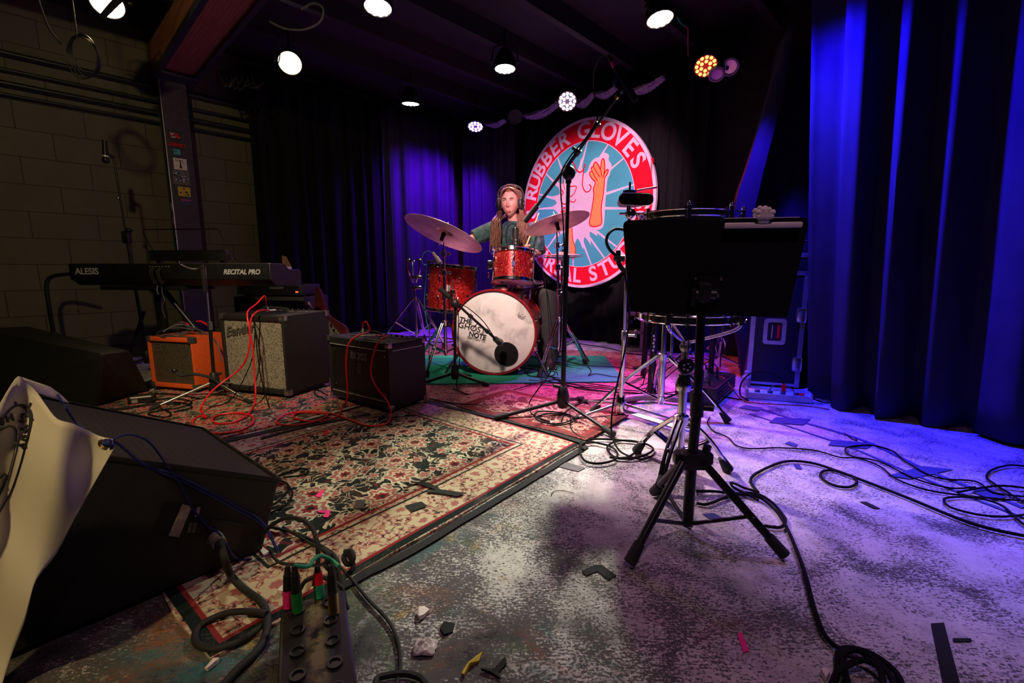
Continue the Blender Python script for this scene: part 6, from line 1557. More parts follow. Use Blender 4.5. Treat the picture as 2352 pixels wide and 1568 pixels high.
# ================================================================ BANNER
def bY(px, py):
    return .80-.00006*(py-1000)+.00012*(px-150)+.013*math.sin(px*.035+py*.006)+.008*math.sin(py*.018-px*.02)
TOP = [(-140, 1180), (-60, 1030), (0, 927), (20, 893), (42, 864), (62, 878), (86, 902), (108, 934), (132, 962), (165, 972), (200, 987), (228, 1001), (258, 1008)]
BOTR = [(-140, 1700), (-80, 1700), (-40, 1690), (-20, 1670), (-8, 1640), (4, 1575), (28, 1500), (55, 1430), (68, 1380), (84, 1330), (130, 1270), (172, 1190), (262, 1030)]
def bl_(a, n):
    p = catmull([V((*q, 0)) for q in a], 3); return p
T_, B_ = bl_(TOP, 0), bl_(BOTR, 0); rows = []; 
for i in range(25):
    t = i/24; row = []
    for a, b_ in zip(T_, B_):
        # bow right edge
        q = a.lerp(b_, t); 
        row.append(P(q.x, q.y, bY(q.x, q.y)))
    rows.append(row)
r = thing('banner', 'white vinyl banner with a black drum-shaped logo draped over the left foreground', 'banner', P(42, 1500, .8))
b = MB(); b.grid(rows); b.build('sheet', 'banner_vinyl', r, solid=.0012, recalc=False, ang=80)
# folded back flap
rows = []
for i in range(6):
    t = i/5; rows.append([P(*(V((42, 864, 0)).lerp(V((86, 902, 0)), t)[:2]), bY(60, 880)+.02*t) if j == 0 else P(*(V((42, 864, 0)).lerp(V((86, 902, 0)), t)+(V((139, 906, 0))-V((60, 880, 0)))*j/4*(1-.15*abs(t-.5)) )[:2], bY(60, 880)+.02+.06*j/4) for j in range(5)])
MB().grid(rows).build('turned_flap', 'banner_vinyl', r, solid=.001, recalc=False, ang=80)
gm = P(236, 1020, bY(236, 1020)-.003); MB().torus(gm, (.2, 1, .1), .008, .0025, 20, 6).build('grommet', 'brass', r)
def bstroke(m, pts, w, k=5, off=.0022, closed=False):
    q = catmull([V((*p, 0)) for p in pts], k, closed) if k else [V((*p, 0)) for p in pts]; vs = []; fs = []; n = len(q)
    for i in range(n):
        t = (q[min(i+1, n-1)]-q[max(i-1, 0)]).normalized(); nn = V((-t.y, t.x, 0)); ww = (w(i/(n-1)) if callable(w) else w)/2
        for s_ in (-1, 1):
            p = q[i]+nn*ww*s_; vs.append(P(p.x, p.y, bY(p.x, p.y)-off)); vs.append(P(p.x, p.y, bY(p.x, p.y)-off+.001))
    for i in range(n-1):
        a, b_ = 4*i, 4*i+4; fs += [[a, b_, b_+2, a+2], [a+1, a+3, b_+3, b_+1], [a, a+1, b_+1, b_], [a+2, b_+2, b_+3, a+3]]
    m.add(vs, fs)
m = MB()
bstroke(m, [(-30, 1010), (-2, 975), (18, 948), (32, 935), (46, 930), (58, 934), (67, 946), (70, 962), (66, 990), (56, 1030), (42, 1080), (24, 1130), (0, 1175), (-20, 1210)], lambda t: 3+6*math.exp(-((t-.45)/.14)**2))
bstroke(m, [(-30, 1020), (-8, 995), (8, 985), (24, 978), (36, 984), (38, 1000), (34, 1030), (26, 1065), (14, 1105), (-6, 1150)], 2.2)
bstroke(m, [(-20, 1106), (0, 1098), (13, 1088), (10, 1108), (-2, 1135), (-20, 1165)], 2.4)
for a, b_ in (((40, 932), (36, 922)), ((62, 938), (70, 924)), ((70, 965), (76, 962))): bstroke(m, [a, b_], 3.5, 0)
m.build('drum_logo', 'black_print', r, recalc=False, smooth=False)
def bletter(m, ch, cx, cy, ang, sc_):
    G_ = {'R': [[(0, 0), (0, 1)], [(0, 1), (.6, .95), (.6, .55), (0, .5)], [(.2, .5), (.6, 0)]], 'U': [[(0, 1), (0, .2), (.3, 0), (.6, .2), (.6, 1)]], 'M': [[(0, 0), (0, 1), (.4, .3), (.8, 1), (.8, 0)]],
          'S': [[(.6, .85), (.3, 1), (0, .8), (.1, .55), (.5, .45), (.6, .2), (.3, 0), (0, .15)]], 'H': [[(0, 0), (0, 1)], [(.6, 0), (.6, 1)], [(0, .5), (.6, .5)]], 'O': [[(.3, 1), (0, .7), (0, .3), (.3, 0), (.6, .3), (.6, .7), (.3, 1)]], 'P': [[(0, 0), (0, 1)], [(0, 1), (.6, .95), (.6, .5), (0, .45)]]}
    ca, sa = math.cos(ang), math.sin(ang)
    for s_ in G_[ch]:
        bstroke(m, [(cx+(x*ca*.9+y*sa)*sc_, cy+(x*sa*.9-y*ca)*sc_) for x, y in s_], sc_*.24, 0, .0024)
m = MB()
for ch_, x, y, a, s_ in (('R', -8, 990, -.75, 17), ('U', 4, 978, -.6, 17), ('M', 20, 970, -.3, 18), ('S', 43, 966, .45, 20), ('H', 47, 985, .95, 18), ('O', 46, 1004, 1.2, 17), ('P', 41, 1022, 1.35, 17)): bletter(m, ch_, x, y, a, s_)
m.build('logo_lettering', 'black_print', r, recalc=False, smooth=False)
# blue rope
def ef(x, y, off=.006): return on_face(x, y, *fc, off)
gY = bY(236, 1020)
rp_ = [P(236, 1020, gY-.008), P(248, 1018, gY-.008), P(262, 1008, gY), P(282, 999, gY+.03), P(312, 1000, gY+.06), P(350, 1022, gY+.09), ef(392, 1084, .02), ef(412, 1110), ef(430, 1148), ef(452, 1180), ef(478, 1208, .014), P(500, 1222, 1.06), P(516, 1242, 1.06), P(530, 1268, 1.06), G(548, 1284, .014), G(578, 1284, .014)]
tag(MB().tube(rp_, .0022, 7, 8).build('rope', 'blue_rope'), 'thin blue rope looping from the banner grommet over the wedge and down', 'rope')
for k_, dy in ((0, 0), (1, 8)):
    tag(MB().tube([P(254, 1013, gY), P(275, 1020+dy*.3, gY+.03), ef(330, 1062+dy*.5, .012), ef(400, 1088+dy), ef(470, 1122+dy), ef(540, 1160+dy), ef(600, 1196+dy, .008), G(638, 1262+dy, .014)], .0022, 7, 8).build('rope', 'blue_rope'),
        ['upper of the two straight blue ropes across the wedge side', 'lower of the two straight blue ropes across the wedge side'][k_], 'rope')
tag(MB().tube([P(132, 906, .88), P(150, 935, .87), P(175, 970, .85), P(196, 985, .84)], .0022, 7, 6).build('rope', 'blue_rope'), 'short blue rope behind the top of the banner', 'rope')
m = MB(); kn = P(250, 1017, gY-.008)
for k in range(3): m.torus(kn+V((.004*k-.004, 0, 0)), (1, .2*k, .4), .006, .0028, 14, 6)
tag(m.build('rope_knot', 'blue_rope'), 'blue rope knot at the banner grommet', 'rope')
# ================================================================ STAGE BOX (foreground)
gx = G(648, 1392, 0); sx = zray(650, 1382, .10); 
bxA, bxB = zray(645, 1392, .105), zray(790, 1352, .105)   # far-left, far-right top corners
ddn = V((.30, -.95, 0)).normalized(); fbx = frame(V((bxA.x, bxA.y, 0)), (bxB-bxA)); BW = (V((bxB.x, bxB.y, 0))-V((bxA.x, bxA.y, 0))).length
BL_ = .36
r = thing('stage_box', 'worn black multicore stage box with plugs in the bottom foreground', 'stage box', fbx)
MB(fbx).box(BW/2, -BL_/2, .054, BW, BL_, .102, .006).build('case', 'black_metal', r)
t = NT('worn_panel'); co_ = t.co('Object'); x_, y_, z_ = t.sep(co_)
t.set(t.mix(t.math('MULTIPLY', t.step(t.math('ABSOLUTE', t.math('SUBTRACT', x_, BW*.52)), .022, .008), t.step(t.noise(co_, 30, 4, .7), .38, .55)), (.010, .008, .006), (.22, .18, .07)), .6, .1); M['worn_panel'] = t.m
MB(fbx).box(BW/2, -BL_/2, .106, BW-.012, BL_-.012, .003).build('socket_panel', 'worn_panel', r)
MB(fbx).box(.0, -BL_/2, .055, .006, BL_-.03, .006).build('side_groove', 'label_grey', r)
for i in range(2):
    for j_ in range(6):
        x, y = BW*(.26+.48*i), -.035-.055*j_
        MB(fbx).lathe([(.0, .001), (.0095, .001), (.0095, .004), (.0135, .004), (.0135, 0)], (x, y, .1075), n=18).build('socket', 'black_plastic', r)
MB(fbx).box(BW*.5, -BL_+.01, .10, BW*.9, .10, .11, .03).build('cable_hood', 'black_rubber', r)
def plug(label, x, y, h, m1, m2, tilt=(0, 0), tip='black_rubber'):
    q = thing('cable_plug', label, 'plug', fbx @ Matrix.Translation((x, y, .11)))
    a = V((x, y, .109)); b_ = a+V((tilt[0], tilt[1], h))
    MB(fbx).cyl(a, a.lerp(b_, .42), .0105).build('shell', m1, q); MB(fbx).cyl(a.lerp(b_, .40), a.lerp(b_, .8), .0098, .0085).build('barrel', m2, q); MB(fbx).cyl(a.lerp(b_, .78), b_, .007, .005).build('boot', tip, q)
    return fbx @ b_
pA = plug('green plug standing in the foreground stage box', BW*.26, -.036, .095, 'green_plug', 'black_plastic', (0, .012)); pB = plug('black plug with a pink band behind the green plug in the stage box', BW*.12, -.014, .085, 'tape_pink', 'black_plastic', (.004, .01))
pC = plug('red and green plug at the back of the foreground stage box', BW*.60, -.010, .065, 'green_cable', 'red_print', (.0, .012)); pD = plug('black plug with a gold tip lying on the right of the stage box', BW*.80, -.075, .085, 'brass', 'black_plastic', (.0, .035))
tag(MB().tube([pA, P(708, 1300, pA.y+.02), P(720, 1285, pA.y+.05), P(737, 1276, pA.y+.09), P(760, 1285, pA.y+.12), P(778, 1300, pA.y+.10)], .0045, 8, 7).build('cable', 'green_cable'), 'bright green cable from the foreground stage box', 'cable')
cable('brown cable arching high behind the foreground stage box', [(600, 1248, 1.18), (606, 1225, 1.16), (625, 1205, 1.15), (655, 1190, 1.12), (690, 1192, 1.08), (715, 1210, 1.04), (728, 1245, 1.0), (730, 1290, .98), (722, 1345, .96)], .0055, 'black_rubber')
cable('black cable sweeping over the rug into the stage box', [(612, 1208), (650, 1216), (700, 1232), (745, 1258), (768, 1276, 1.02), (778, 1310, .98), (786, 1352, .95)], .0048, 'black_rubber', z=.02)
cable('thin black cable from the stage box to the bottom edge', [(770, 1290), (800, 1320), (845, 1375), (888, 1420), (912, 1465), (920, 1520), (912, 1570), (900, 1600)], .0040, 'black_rubber')
cable('black cable loop on the floor under the stage box plugs', [(620, 1262), (640, 1290), (690, 1296), (735, 1296), (765, 1280), (740, 1262), (700, 1240), (650, 1210)], .0042, 'black_rubber', z=.018)
cable('cable curl at the bottom edge right of the stage box', [(860, 1600), (866, 1560), (890, 1550), (930, 1546), (965, 1556), (985, 1580)], .0065, 'black_rubber')
cable('tangle of dark cable behind the stage box plugs', [(742, 1262, 1.05), (755, 1275, 1.03), (748, 1298, 1.02), (765, 1310, 1.0), (775, 1290, 1.02), (758, 1272, 1.04), (770, 1320, .98), (782, 1335, .97)], .0060, 'black_rubber')
cable('knotted black cable end at the right of the cable tangle', [(790, 1268, 1.02), (806, 1266, 1.02), (812, 1282, 1.0), (800, 1296, 1.0), (790, 1282, 1.01), (798, 1270, 1.02), (812, 1300, 1.0), (800, 1318, .99)], .0062, 'black_rubber')
cable('brown cable across the top of the stage box', [(690, 1352, .955), (702, 1334, .95), (730, 1324, .95), (760, 1332, .95), (785, 1350, .94), (792, 1378, .925), (800, 1400, .915)], .005, 'black_rubber')
flat('tape_piece', 'bluish paper card by the wedge bottom corner', 'tape', [(592, 1256), (604, 1256), (622, 1270), (606, 1276)], 'paper', .0125, .001)
for k, (pts, lab) in enumerate((([(600, 1110), (650, 1105), (662, 1125), (640, 1150), (615, 1165)], 'thin black cable behind the right end of the foreground wedge'), ([(640, 1092), (680, 1078), (706, 1078), (700, 1090), (650, 1096)], 'flat black cable loop on the rug beside the wedge'), ([(610, 1182), (655, 1160), (672, 1135), (660, 1110)], 'second thin cable beside the foreground wedge'))):
    cable(lab, pts, .0032, z=.016)
# ================================================================ RED CABLES
def wpt(p): return ('w', *p)
fr, W, H = FEND
j1 = fr @ V((W*.50, .16, H+.01)); 
tag(MB().tube([P(612, 702, 2.92), P(610, 686, 2.88), P(606, 680, 2.86), P(590, 697, 2.80), P(571, 712, 2.72), P(568, 728, 2.68), P(573, 755, 2.665), P(574, 790, 2.66), P(565, 825, 2.66), P(548, 850, 2.66), P(515, 875, 2.62), P(485, 900, 2.55), P(464, 930, 2.45), G(463, 946, .016), G(474, 958, .016), G(460, 955, .015), G(444, 965, .014), G(443, 980, .014), G(462, 993, .014), G(500, 995, .014), G(550, 988, .014), G(580, 972, .015), G(578, 955, .016), G(548, 948, .015), G(505, 952, .014), G(488, 962, .014), G(500, 972, .014), G(540, 968, .016), G(570, 950, .020), P(583, 930, 2.57), P(587, 900, 2.60), P(584, 860, 2.64), P(581, 800, 2.66), P(574, 760, 2.665), P(578, 730, 2.68), P(590, 716, 2.74), P(604, 712, 2.80), P(618, 713, 2.88)], .0052, 9, 8).build('cable', 'red_cable'), 'red cable looping over the silver grille amplifier and coiled on the rug', 'cable')
for a, b_, lab in ((P(612, 702, 2.92), P(616, 713, 2.94), 'upright silver plug on top of the silver grille amplifier'), (P(614, 713, 2.88), P(632, 712, 2.93), 'silver plug lying on top of the silver grille amplifier')):
    q = thing('cable_plug', lab, 'plug', a); MB().cyl(a, b_, .007).build('sleeve', 'silver_print', q); MB().cyl(b_, b_+(b_-a)*.35, .004).build('tip', 'chrome', q)
fr, W, H = BOSS
tag(MB().tube([P(833, 754, 2.66), P(834, 742, 2.64), P(841, 739, 2.62), P(848, 752, 2.60), P(846, 762, 2.58), P(825, 769, 2.56), P(806, 782, 2.52), P(798, 800, 2.50), P(795, 840, 2.50), P(798, 890, 2.50), P(796, 920, 2.48), G(785, 938, .020), G(775, 955, .016), G(745, 966, .016), G(700, 966, .016), G(674, 957, .016), G(690, 947, .016), G(750, 950, .018), G(735, 964, .020), G(690, 975, .016), G(645, 975, .016), G(636, 966, .016), G(655, 952, .018), G(700, 944, .016), G(760, 949, .016), G(800, 962, .016), G(840, 976, .016), G(878, 976, .016), G(896, 962, .016), P(897, 940, 2.34), P(886, 915, 2.34), P(864, 888, 2.38), P(852, 858, 2.40), P(855, 825, 2.42), P(864, 795, 2.43), P(876, 779, 2.46), P(889, 771, 2.52), P(880, 771, 2.56), P(862, 770, 2.58)], .0050, 9, 8).build('cable', 'red_cable'), 'red cable draped over the small black amplifier and coiled on the rug', 'cable')
for a, b_, lab in ((P(833, 754, 2.66), P(834, 764, 2.66), 'upright silver plug on the small black amplifier'), (P(862, 771, 2.57), P(820, 771, 2.62), 'red and silver plug lying on the small black amplifier')):
    q = thing('cable_plug', lab, 'plug', a); MB().cyl(a, b_, .006).build('sleeve', 'silver_print', q); MB().cyl(b_, b_+(b_-a)*.35, .004).build('tip', 'chrome', q)
tag(MB().tube([P(566, 715, 2.80), P(575, 722, 2.70), P(584, 745, 2.668), P(590, 800, 2.665), P(598, 860, 2.66), P(610, 907, 2.655), G(618, 935, .013)], .003, 7, 8).build('cable', 'black_cable'), 'thin black cable hanging down the front of the silver grille amplifier', 'cable')
tag(MB().tube([P(586, 760, 2.668), P(580, 820, 2.665), P(560, 870, 2.66), P(540, 905, 2.655), G(520, 925, .013), G(480, 935, .013)], .0028, 7, 8).build('cable', 'black_cable'), 'second thin black cable crossing the silver grille to the lower left', 'cable')
for k, pts in enumerate(([(360, 764, 2.98), (380, 757, 2.96), (410, 752, 2.98), (440, 756, 3.0), (455, 755, 3.05), (430, 762, 3.0), (400, 768, 2.96), (372, 770, 2.94)], [(375, 762, 2.94), (395, 750, 2.97), (420, 745, 3.0), (438, 758, 3.02), (410, 771, 2.96), (380, 775, 2.91), (362, 768, 2.93)], [(400, 745, 3.0), (420, 740, 3.0), (432, 748, 3.02), (470, 763, 3.02), (500, 790, 2.99), (508, 830, 2.96)])):
    cable(['flat loop of dark cable on top of the orange amplifier', 'second dark cable loop on the orange amplifier', 'dark cable trailing off the orange amplifier\'s right side'][k], pts, .0045, 'grey_cable')
cable('short red cable ends on top of the orange amplifier', [(405, 746, 3.0), (418, 740, 3.01), (434, 746, 3.03)], .006, 'red_cable')
cable('short red cable arch behind the slim microphone stand', [(452, 738, 3.1), (462, 738, 3.08), (476, 746, 3.05), (482, 752, 3.03)], .006, 'red_cable')
cable('thin grey cable dangling from the digital piano jacks', [(376, 640, 2.99), (372, 668, 2.98), (378, 690, 2.97), (372, 705, 2.97), (380, 730, 2.97)], .0028, 'grey_cable')
cable('short dangling plug cable under the digital piano', [(362, 655, 2.98), (361, 668, 2.97), (365, 676, 2.97)], .005, 'grey_cable')
for k, pts in enumerate(([(330, 930), (360, 918), (400, 915), (440, 922), (415, 935), (370, 942), (340, 950), (380, 958), (392, 948), (370, 938)], [(300, 915), (340, 905), (400, 905), (460, 915)], [(310, 935), (350, 925), (420, 925), (440, 935), (400, 945)])):
    cable(['black cable heap curling beside the slim stand\'s left leg', 'black cable running in front of the orange amplifier', 'black cable loop near the small power block'][k], pts, .004, z=.016)
# ================================================================ FLOOR CABLES
FC = [
 ('black cable ring coiled left of the near drum stand', [(1340, 1032), (1332, 1020), (1345, 1010), (1385, 1008), (1440, 1012), (1480, 1018), (1500, 1030), (1488, 1042), (1455, 1052), (1420, 1052), (1400, 1040), (1396, 1024), (1420, 1012), (1462, 1014), (1466, 1030), (1440, 1050), (1400, 1050)], .0048, .012),
 ('black cable loop below the small worn rug', [(1375, 1016), (1340, 1018), (1332, 1036), (1344, 1058), (1375, 1064), (1410, 1056), (1418, 1040), (1400, 1024), (1360, 1014), (1330, 1002), (1312, 985), (1310, 960), (1305, 930)], .0048, .014),
 ('cable coil under the tall boom stand', [(1262, 968), (1240, 962), (1228, 950), (1250, 944), (1300, 950), (1316, 960), (1290, 972), (1250, 970), (1230, 958), (1262, 950), (1310, 954), (1322, 965), (1290, 976), (1258, 972)], .0040, .026),
 ('black cable from the road case side curving to the music stand', [(1630, 958), (1625, 972), (1640, 990), (1672, 1004), (1690, 1022), (1725, 1030), (1790, 1028), (1870, 1034), (1930, 1050), (1970, 1052), (2020, 1070), (2060, 1100), (2130, 1125), (2220, 1138), (2352, 1150)], .0032, .008),
 ('thick black cable arcing from the music stand to the right edge', [(1741, 1130), (1724, 1105), (1740, 1085), (1800, 1060), (1860, 1062), (1920, 1080), (2000, 1110), (2090, 1145), (2200, 1190), (2280, 1215), (2380, 1235)], .0052, .010),
 ('small closed cable loop on the right floor', [(1940, 1088), (1960, 1096), (1968, 1108), (1950, 1118), (1915, 1114), (1886, 1096), (1890, 1082), (1915, 1080), (1940, 1088)], .0050, .009),
 ('black cable snaking from the music stand feet down to the bottom coil', [(1600, 1155), (1625, 1157), (1670, 1140), (1700, 1132), (1740, 1134), (1775, 1155), (1800, 1185), (1803, 1200), (1790, 1211), (1755, 1207)], .0048, .010),
 ('long black cable running down to the coil at the bottom edge', [(1600, 1128), (1640, 1128), (1690, 1134), (1740, 1140), (1780, 1170), (1806, 1210), (1828, 1260), (1850, 1320), (1868, 1390), (1890, 1450), (1915, 1480), (1950, 1500)], .0050, .012),
 ('black cable loop right of the music stand', [(1738, 1128), (1710, 1120), (1680, 1108), (1684, 1118), (1710, 1132), (1742, 1148)], .0045, .011),
 ('coiled black cable at the bottom edge, outer coil', [(1915, 1575), (1925, 1530), (1925, 1500), (1950, 1488), (2000, 1500), (2050, 1535), (2075, 1575)], .0060, .012),
 ('coiled black cable at the bottom edge, inner coil', [(1955, 1590), (1940, 1540), (1935, 1505), (1965, 1492), (2005, 1512), (2040, 1545), (2060, 1590)], .0060, .020),
 ('coiled black cable at the bottom edge, crossing strand', [(1900, 1600), (1920, 1550), (1945, 1528), (1985, 1515), (2020, 1535), (2030, 1580)], .0060, .028),
 ('thin cable loop by the tape trail on the right floor', [(2352, 1140), (2280, 1130), (2240, 1105), (2150, 1096), (2080, 1060), (2050, 1035), (2000, 1022), (1950, 1026), (1942, 1036), (1960, 1048), (2020, 1060), (2100, 1098), (2180, 1120), (2240, 1118)], .0033, .008),
 ('looped cable at the right edge, upper loop', [(2370, 1072), (2320, 1068), (2280, 1078), (2266, 1094), (2280, 1108), (2330, 1140), (2370, 1165)], .0038, .010),
 ('looped cable at the right edge, lower loop', [(2370, 1180), (2300, 1186), (2240, 1180), (2185, 1165), (2168, 1150), (2180, 1142), (2240, 1142), (2300, 1160), (2340, 1195), (2370, 1215)], .0038, .010),
 ('cable crossing the right edge tangle', [(2200, 1130), (2240, 1122), (2300, 1115), (2370, 1122)], .0038, .014),
 ('thin black cable across the magenta rug behind the boom stand', [(1180, 895), (1240, 878), (1280, 872), (1330, 886), (1400, 894), (1460, 897), (1530, 905), (1600, 905)], .0032, .022),
 ('second thin black cable across the magenta rug', [(1240, 870), (1300, 884), (1380, 897), (1460, 902), (1540, 912)], .0032, .022),
 ('third black cable behind the boom stand', [(1262, 862), (1320, 890), (1400, 900), (1500, 905), (1580, 895)], .0034, .022),
 ('cable curl on the green mat right of the bass drum', [(1205, 848), (1215, 862), (1250, 866), (1275, 858), (1262, 846), (1238, 845), (1240, 858), (1285, 868)], .003, .024),
 ('cable from the right cymbal stand foot across the mat', [(1350, 840), (1358, 852), (1352, 862), (1370, 858), (1420, 866), (1470, 862), (1485, 870)], .003, .024),
 ('thin cable across the mat to the right', [(1300, 828), (1340, 838), (1400, 842), (1450, 846), (1500, 850)], .003, .024),
 ('dark cable lying along the foot of the back curtain', [(1250, 790), (1300, 786), (1350, 792), (1400, 800), (1450, 812), (1500, 815)], .005, .020),
 ('cable left of the floor tom near the black amplifier', [(960, 812), (975, 806), (1000, 812), (1015, 800), (1020, 780)], .0035, .02),
 ('cables on the violet floor behind the black amplifier', [(905, 776), (940, 772), (1000, 774), (1040, 778)], .006, .01),
 ('second cable on the violet floor behind the black amplifier', [(910, 784), (950, 780), (1010, 786), (1040, 784)], .006, .01),
 ('cable in front of the black amplifier\'s left side', [(745, 915), (728, 908), (722, 900), (730, 895), (752, 908)], .0035, .012),
 ('small wire scrap on the pale floor', [(1266, 1138), (1272, 1128), (1290, 1126), (1318, 1132)], .0012, .004),
 ('wire scrap right of the tape trail', [(1940, 994), (1955, 1006), (1968, 1012), (1964, 1006)], .0025, .005),
 ('thin black cable on the magenta rug by the black amplifier', [(985, 915), (1040, 925), (1100, 930)], .003, .02),
 ('dark cable along the edge of the small worn rug', [(1290, 968), (1300, 945), (1340, 924), (1400, 916), (1440, 912)], .004, .022),
]
for lab, pts, rad, z in FC: cable(lab, pts, rad, z=z)
# ================================================================ CEILING LAMPS
def par(label, px, py, zl, tgt, ledm, glow, n_out=12, n_in=6, size=.088, plate='black_metal', leds=True, ceil=True, hood=.0):
    d = ray(px, py); t = (zl-CH)/d.z; c = V((d.x*t, d.y*t, zl)); ax = (V(tgt)-c).normalized()
    up = V((0, 0, 1)); X = ax.cross(up).normalized(); fr = frame(c, X, -ax)       # local -z looks along the beam
    r = thing('stage_light', label, 'stage light', c)
    MB(fr).lathe([(0, .15), (.05, .15), (.062, .13), (size+.008, .05), (size+.010, -.004-hood), (size, -.004-hood), (size, .006)], (0, 0, 0), n=32).build('housing', 'black_metal', r)
    MB(fr).lathe([(0, .004), (size, .004)], (0, 0, 0), n=32).build('face_plate', glow or plate, r, recalc=False)
    if leds:
        m = MB(fr); rr = size*.165
        for k in range(n_out): m.sphere((math.cos(2*PI*k/n_out)*size*.80, math.sin(2*PI*k/n_out)*size*.80, .0), rr, (1, 1, .5), 12)
        for k in range(n_in): m.sphere((math.cos(2*PI*(k+.5)/n_in)*size*.42, math.sin(2*PI*(k+.5)/n_in)*size*.42, .0), rr, (1, 1, .5), 12)
        m.build('led_array', ledm, r)
    s_ = size+.02
    MB(fr).tube([(s_, 0, .06), (s_, 0, .10), (s_*.9, 0, .17), (0, 0, .20), (-s_*.9, 0, .17), (-s_, 0, .10), (-s_, 0, .06)], .006, 6, 0).build('yoke', 'black_metal', r)
    top_ = fr @ V((0, 0, .20)); MB().cyl(top_, V((top_.x, top_.y, 2.80)), .010).build('hanging_clamp', 'black_metal', r)
    for s2 in (-1, 1): MB(fr).cyl((s2*(s_-.006), 0, .06), (s2*(s_+.014), 0, .06), .012).build('yoke_knob', 'black_plastic', r)
    return c, ax
def spot(c, tgt, col, w, deg, blend=.6, rad=.06, off=.06):
    c = V(c); ax = (V(tgt)-c).normalized(); l = bpy.data.lights.new('beam', 'SPOT'); l.color = col; l.energy = w; l.spot_size = math.radians(deg); l.spot_blend = blend; l.shadow_soft_size = rad
    o = bpy.data.objects.new('light_beam', l); C.objects.link(o); o.location = c+ax*off; o.rotation_euler = ax.to_track_quat('-Z', 'Y').to_euler(); return o
WARM = (1, .78, .50)
LAMPS = {}
LAMPS['a'] = par('round warm-white stage light at the top centre-left', 868, 17, 2.50, (-.86, 2.9, 0), 'led_warm', 'led_warm_dim')
LAMPS['b'] = par('round warm-white stage light left of centre, facing the camera', 666, 145, 2.47, (-.9, 2.0, .6), 'led_warm', 'led_warm_dim')
LAMPS['c'] = par('warm-white stage light above the drummer', 1160, 158, 2.50, (-.05, 4.1, .2), 'led_warm', 'led_warm_dim')
LAMPS['d'] = par('dim thin-looking warm stage light above the left curtain', 943, 238, 2.50, (-1.1, 5.3, .2), 'led_warm', 'led_warm_dim')
LAMPS['e'] = par('warm-white stage light at the top right of centre', 1516, 44, 2.50, (1.25, 3.0, 0), 'led_warm', 'led_warm_dim')
LAMPS['f'] = par('red and amber stage light showing its separate bulbs on the right', 1621, 152, 2.46, (1.15, 2.5, .7), 'led_amber', 'led_red_glow')
LAMPS['g'] = par('bright white stage light with visible bulbs above the round sign', 1303, 233, 2.44, (.3, 2.4, .9), 'led_white', 'led_white_glow')
LAMPS['h'] = par('violet stage light at the back above the drummer', 1092, 291, 2.44, (-.45, 4.6, 0), 'led_violet', 'led_violet_glow')
LAMPS['i'] = par('stage light half hidden by a black barn door at the top left corner', 246, 8, 2.47, (-1.9, 2.0, .9), 'led_warm', 'led_warm_dim')
r_ = thing('barn_door', 'black barn door flap across the top left stage light', 'barn door', LAMPS['i'][0]); q0 = LAMPS['i'][0]; 
v = [P(228, 34, q0.y-.12), P(262, -6, q0.y-.12), P(300, -16, q0.y-.10), P(236, 46, q0.y-.10)]
MB().add(v+[p+V((0, .004, 0)) for p in v], [[0, 1, 2, 3], [7, 6, 5, 4]]+[[i, (i+1) % 4, (i+1) % 4+4, i+4] for i in range(4)]).build('flap', 'black_metal', r_)
par('unlit stage light with a violet-lit rim right of the red light', 1677, 153, 2.46, (.9, 2.5, 1.0), None, None, leds=False, size=.062)
par('unlit smaller stage light just below the violet-rimmed one', 1646, 170, 2.40, (1.1, 2.6, .6), None, None, leds=False, size=.055)
par('dark unlit stage light between the violet and white lights', 1183, 268, 2.46, (.1, 3.4, .9), None, None, leds=False, size=.07)
for (x, y, lab) in ((1677, 153, 'lilac ring around the unlit light right of the red light'), (1646, 170, 'lilac ring around the lower unlit light')):
    pass
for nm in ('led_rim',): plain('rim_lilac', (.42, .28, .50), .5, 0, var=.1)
for o in [o for o in bpy.data.objects if o.name.startswith('stage_light') and 'unlit' in o.get('label', '') and 'dark' not in o['label']]:
    fr_inv = INV[o.name]; cpos = fr_inv.inverted().translation; tg = V((.9, 2.5, 1.0)) if 'violet-lit' in o['label'] else V((1.1, 2.6, .6)); ax = (tg-cpos).normalized(); sz = .062 if 'violet-lit' in o['label'] else .055
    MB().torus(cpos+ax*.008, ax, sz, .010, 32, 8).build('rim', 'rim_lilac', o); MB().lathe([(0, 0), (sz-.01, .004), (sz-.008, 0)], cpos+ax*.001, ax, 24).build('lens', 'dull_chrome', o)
LAMPS['k'] = par('blue stage light just above the frame at the right', 1738, -30, 2.32, (1.7, 2.4, 0.2), 'led_blue', None)
c_ = V((1.62, 4.05, 2.62))
tag(MB().tube([P(1573, 60, 4.0), P(1580, 66, 4.0), P(1580, 95, 4.05), P(1581, 130, 4.1)], .006, 7, 6).build('hanging_wire', 'red_wire'), 'red wire hanging down left of the red stage light', 'wire')
tag(MB().tube([P(1556, 40, 3.9), P(1563, 52, 3.95), P(1573, 60, 4.0)], .008, 7, 6).build('wire_tape', 'green_cable'), 'green tape bit on the wire near the top right light', 'wire')
tag(MB().tube([P(640, 80, 3.8), P(630, 115, 3.85), P(631, 140, 3.9), P(640, 143, 3.9), P(644, 118, 3.9)], .004, 7, 6).build('hanging_wire', 'black_cable'), 'thin wire hooking beside the left round light', 'wire')
tag(MB().tube([P(620, 50, 2.7), P(655, 66, 2.7), P(700, 68, 2.7), P(735, 50, 2.7), P(742, 20, 2.7), P(720, 8, 2.75), P(692, 22, 2.75)], .006, 7, 6).build('hanging_wire', 'grey_cable'), 'loose grey wire loop hanging below the ceiling beam', 'wire')
m = MB()
for k in range(4): m.torus(P(188+3*k, 130, 3.0+.01*k), (.25, 1, .1*k), .125-.008*k, .0035, 28, 6)
tag(m.build('cable_coil', 'conduit'), 'coil of dark cable hanging on the left under the top corner light', 'cable')
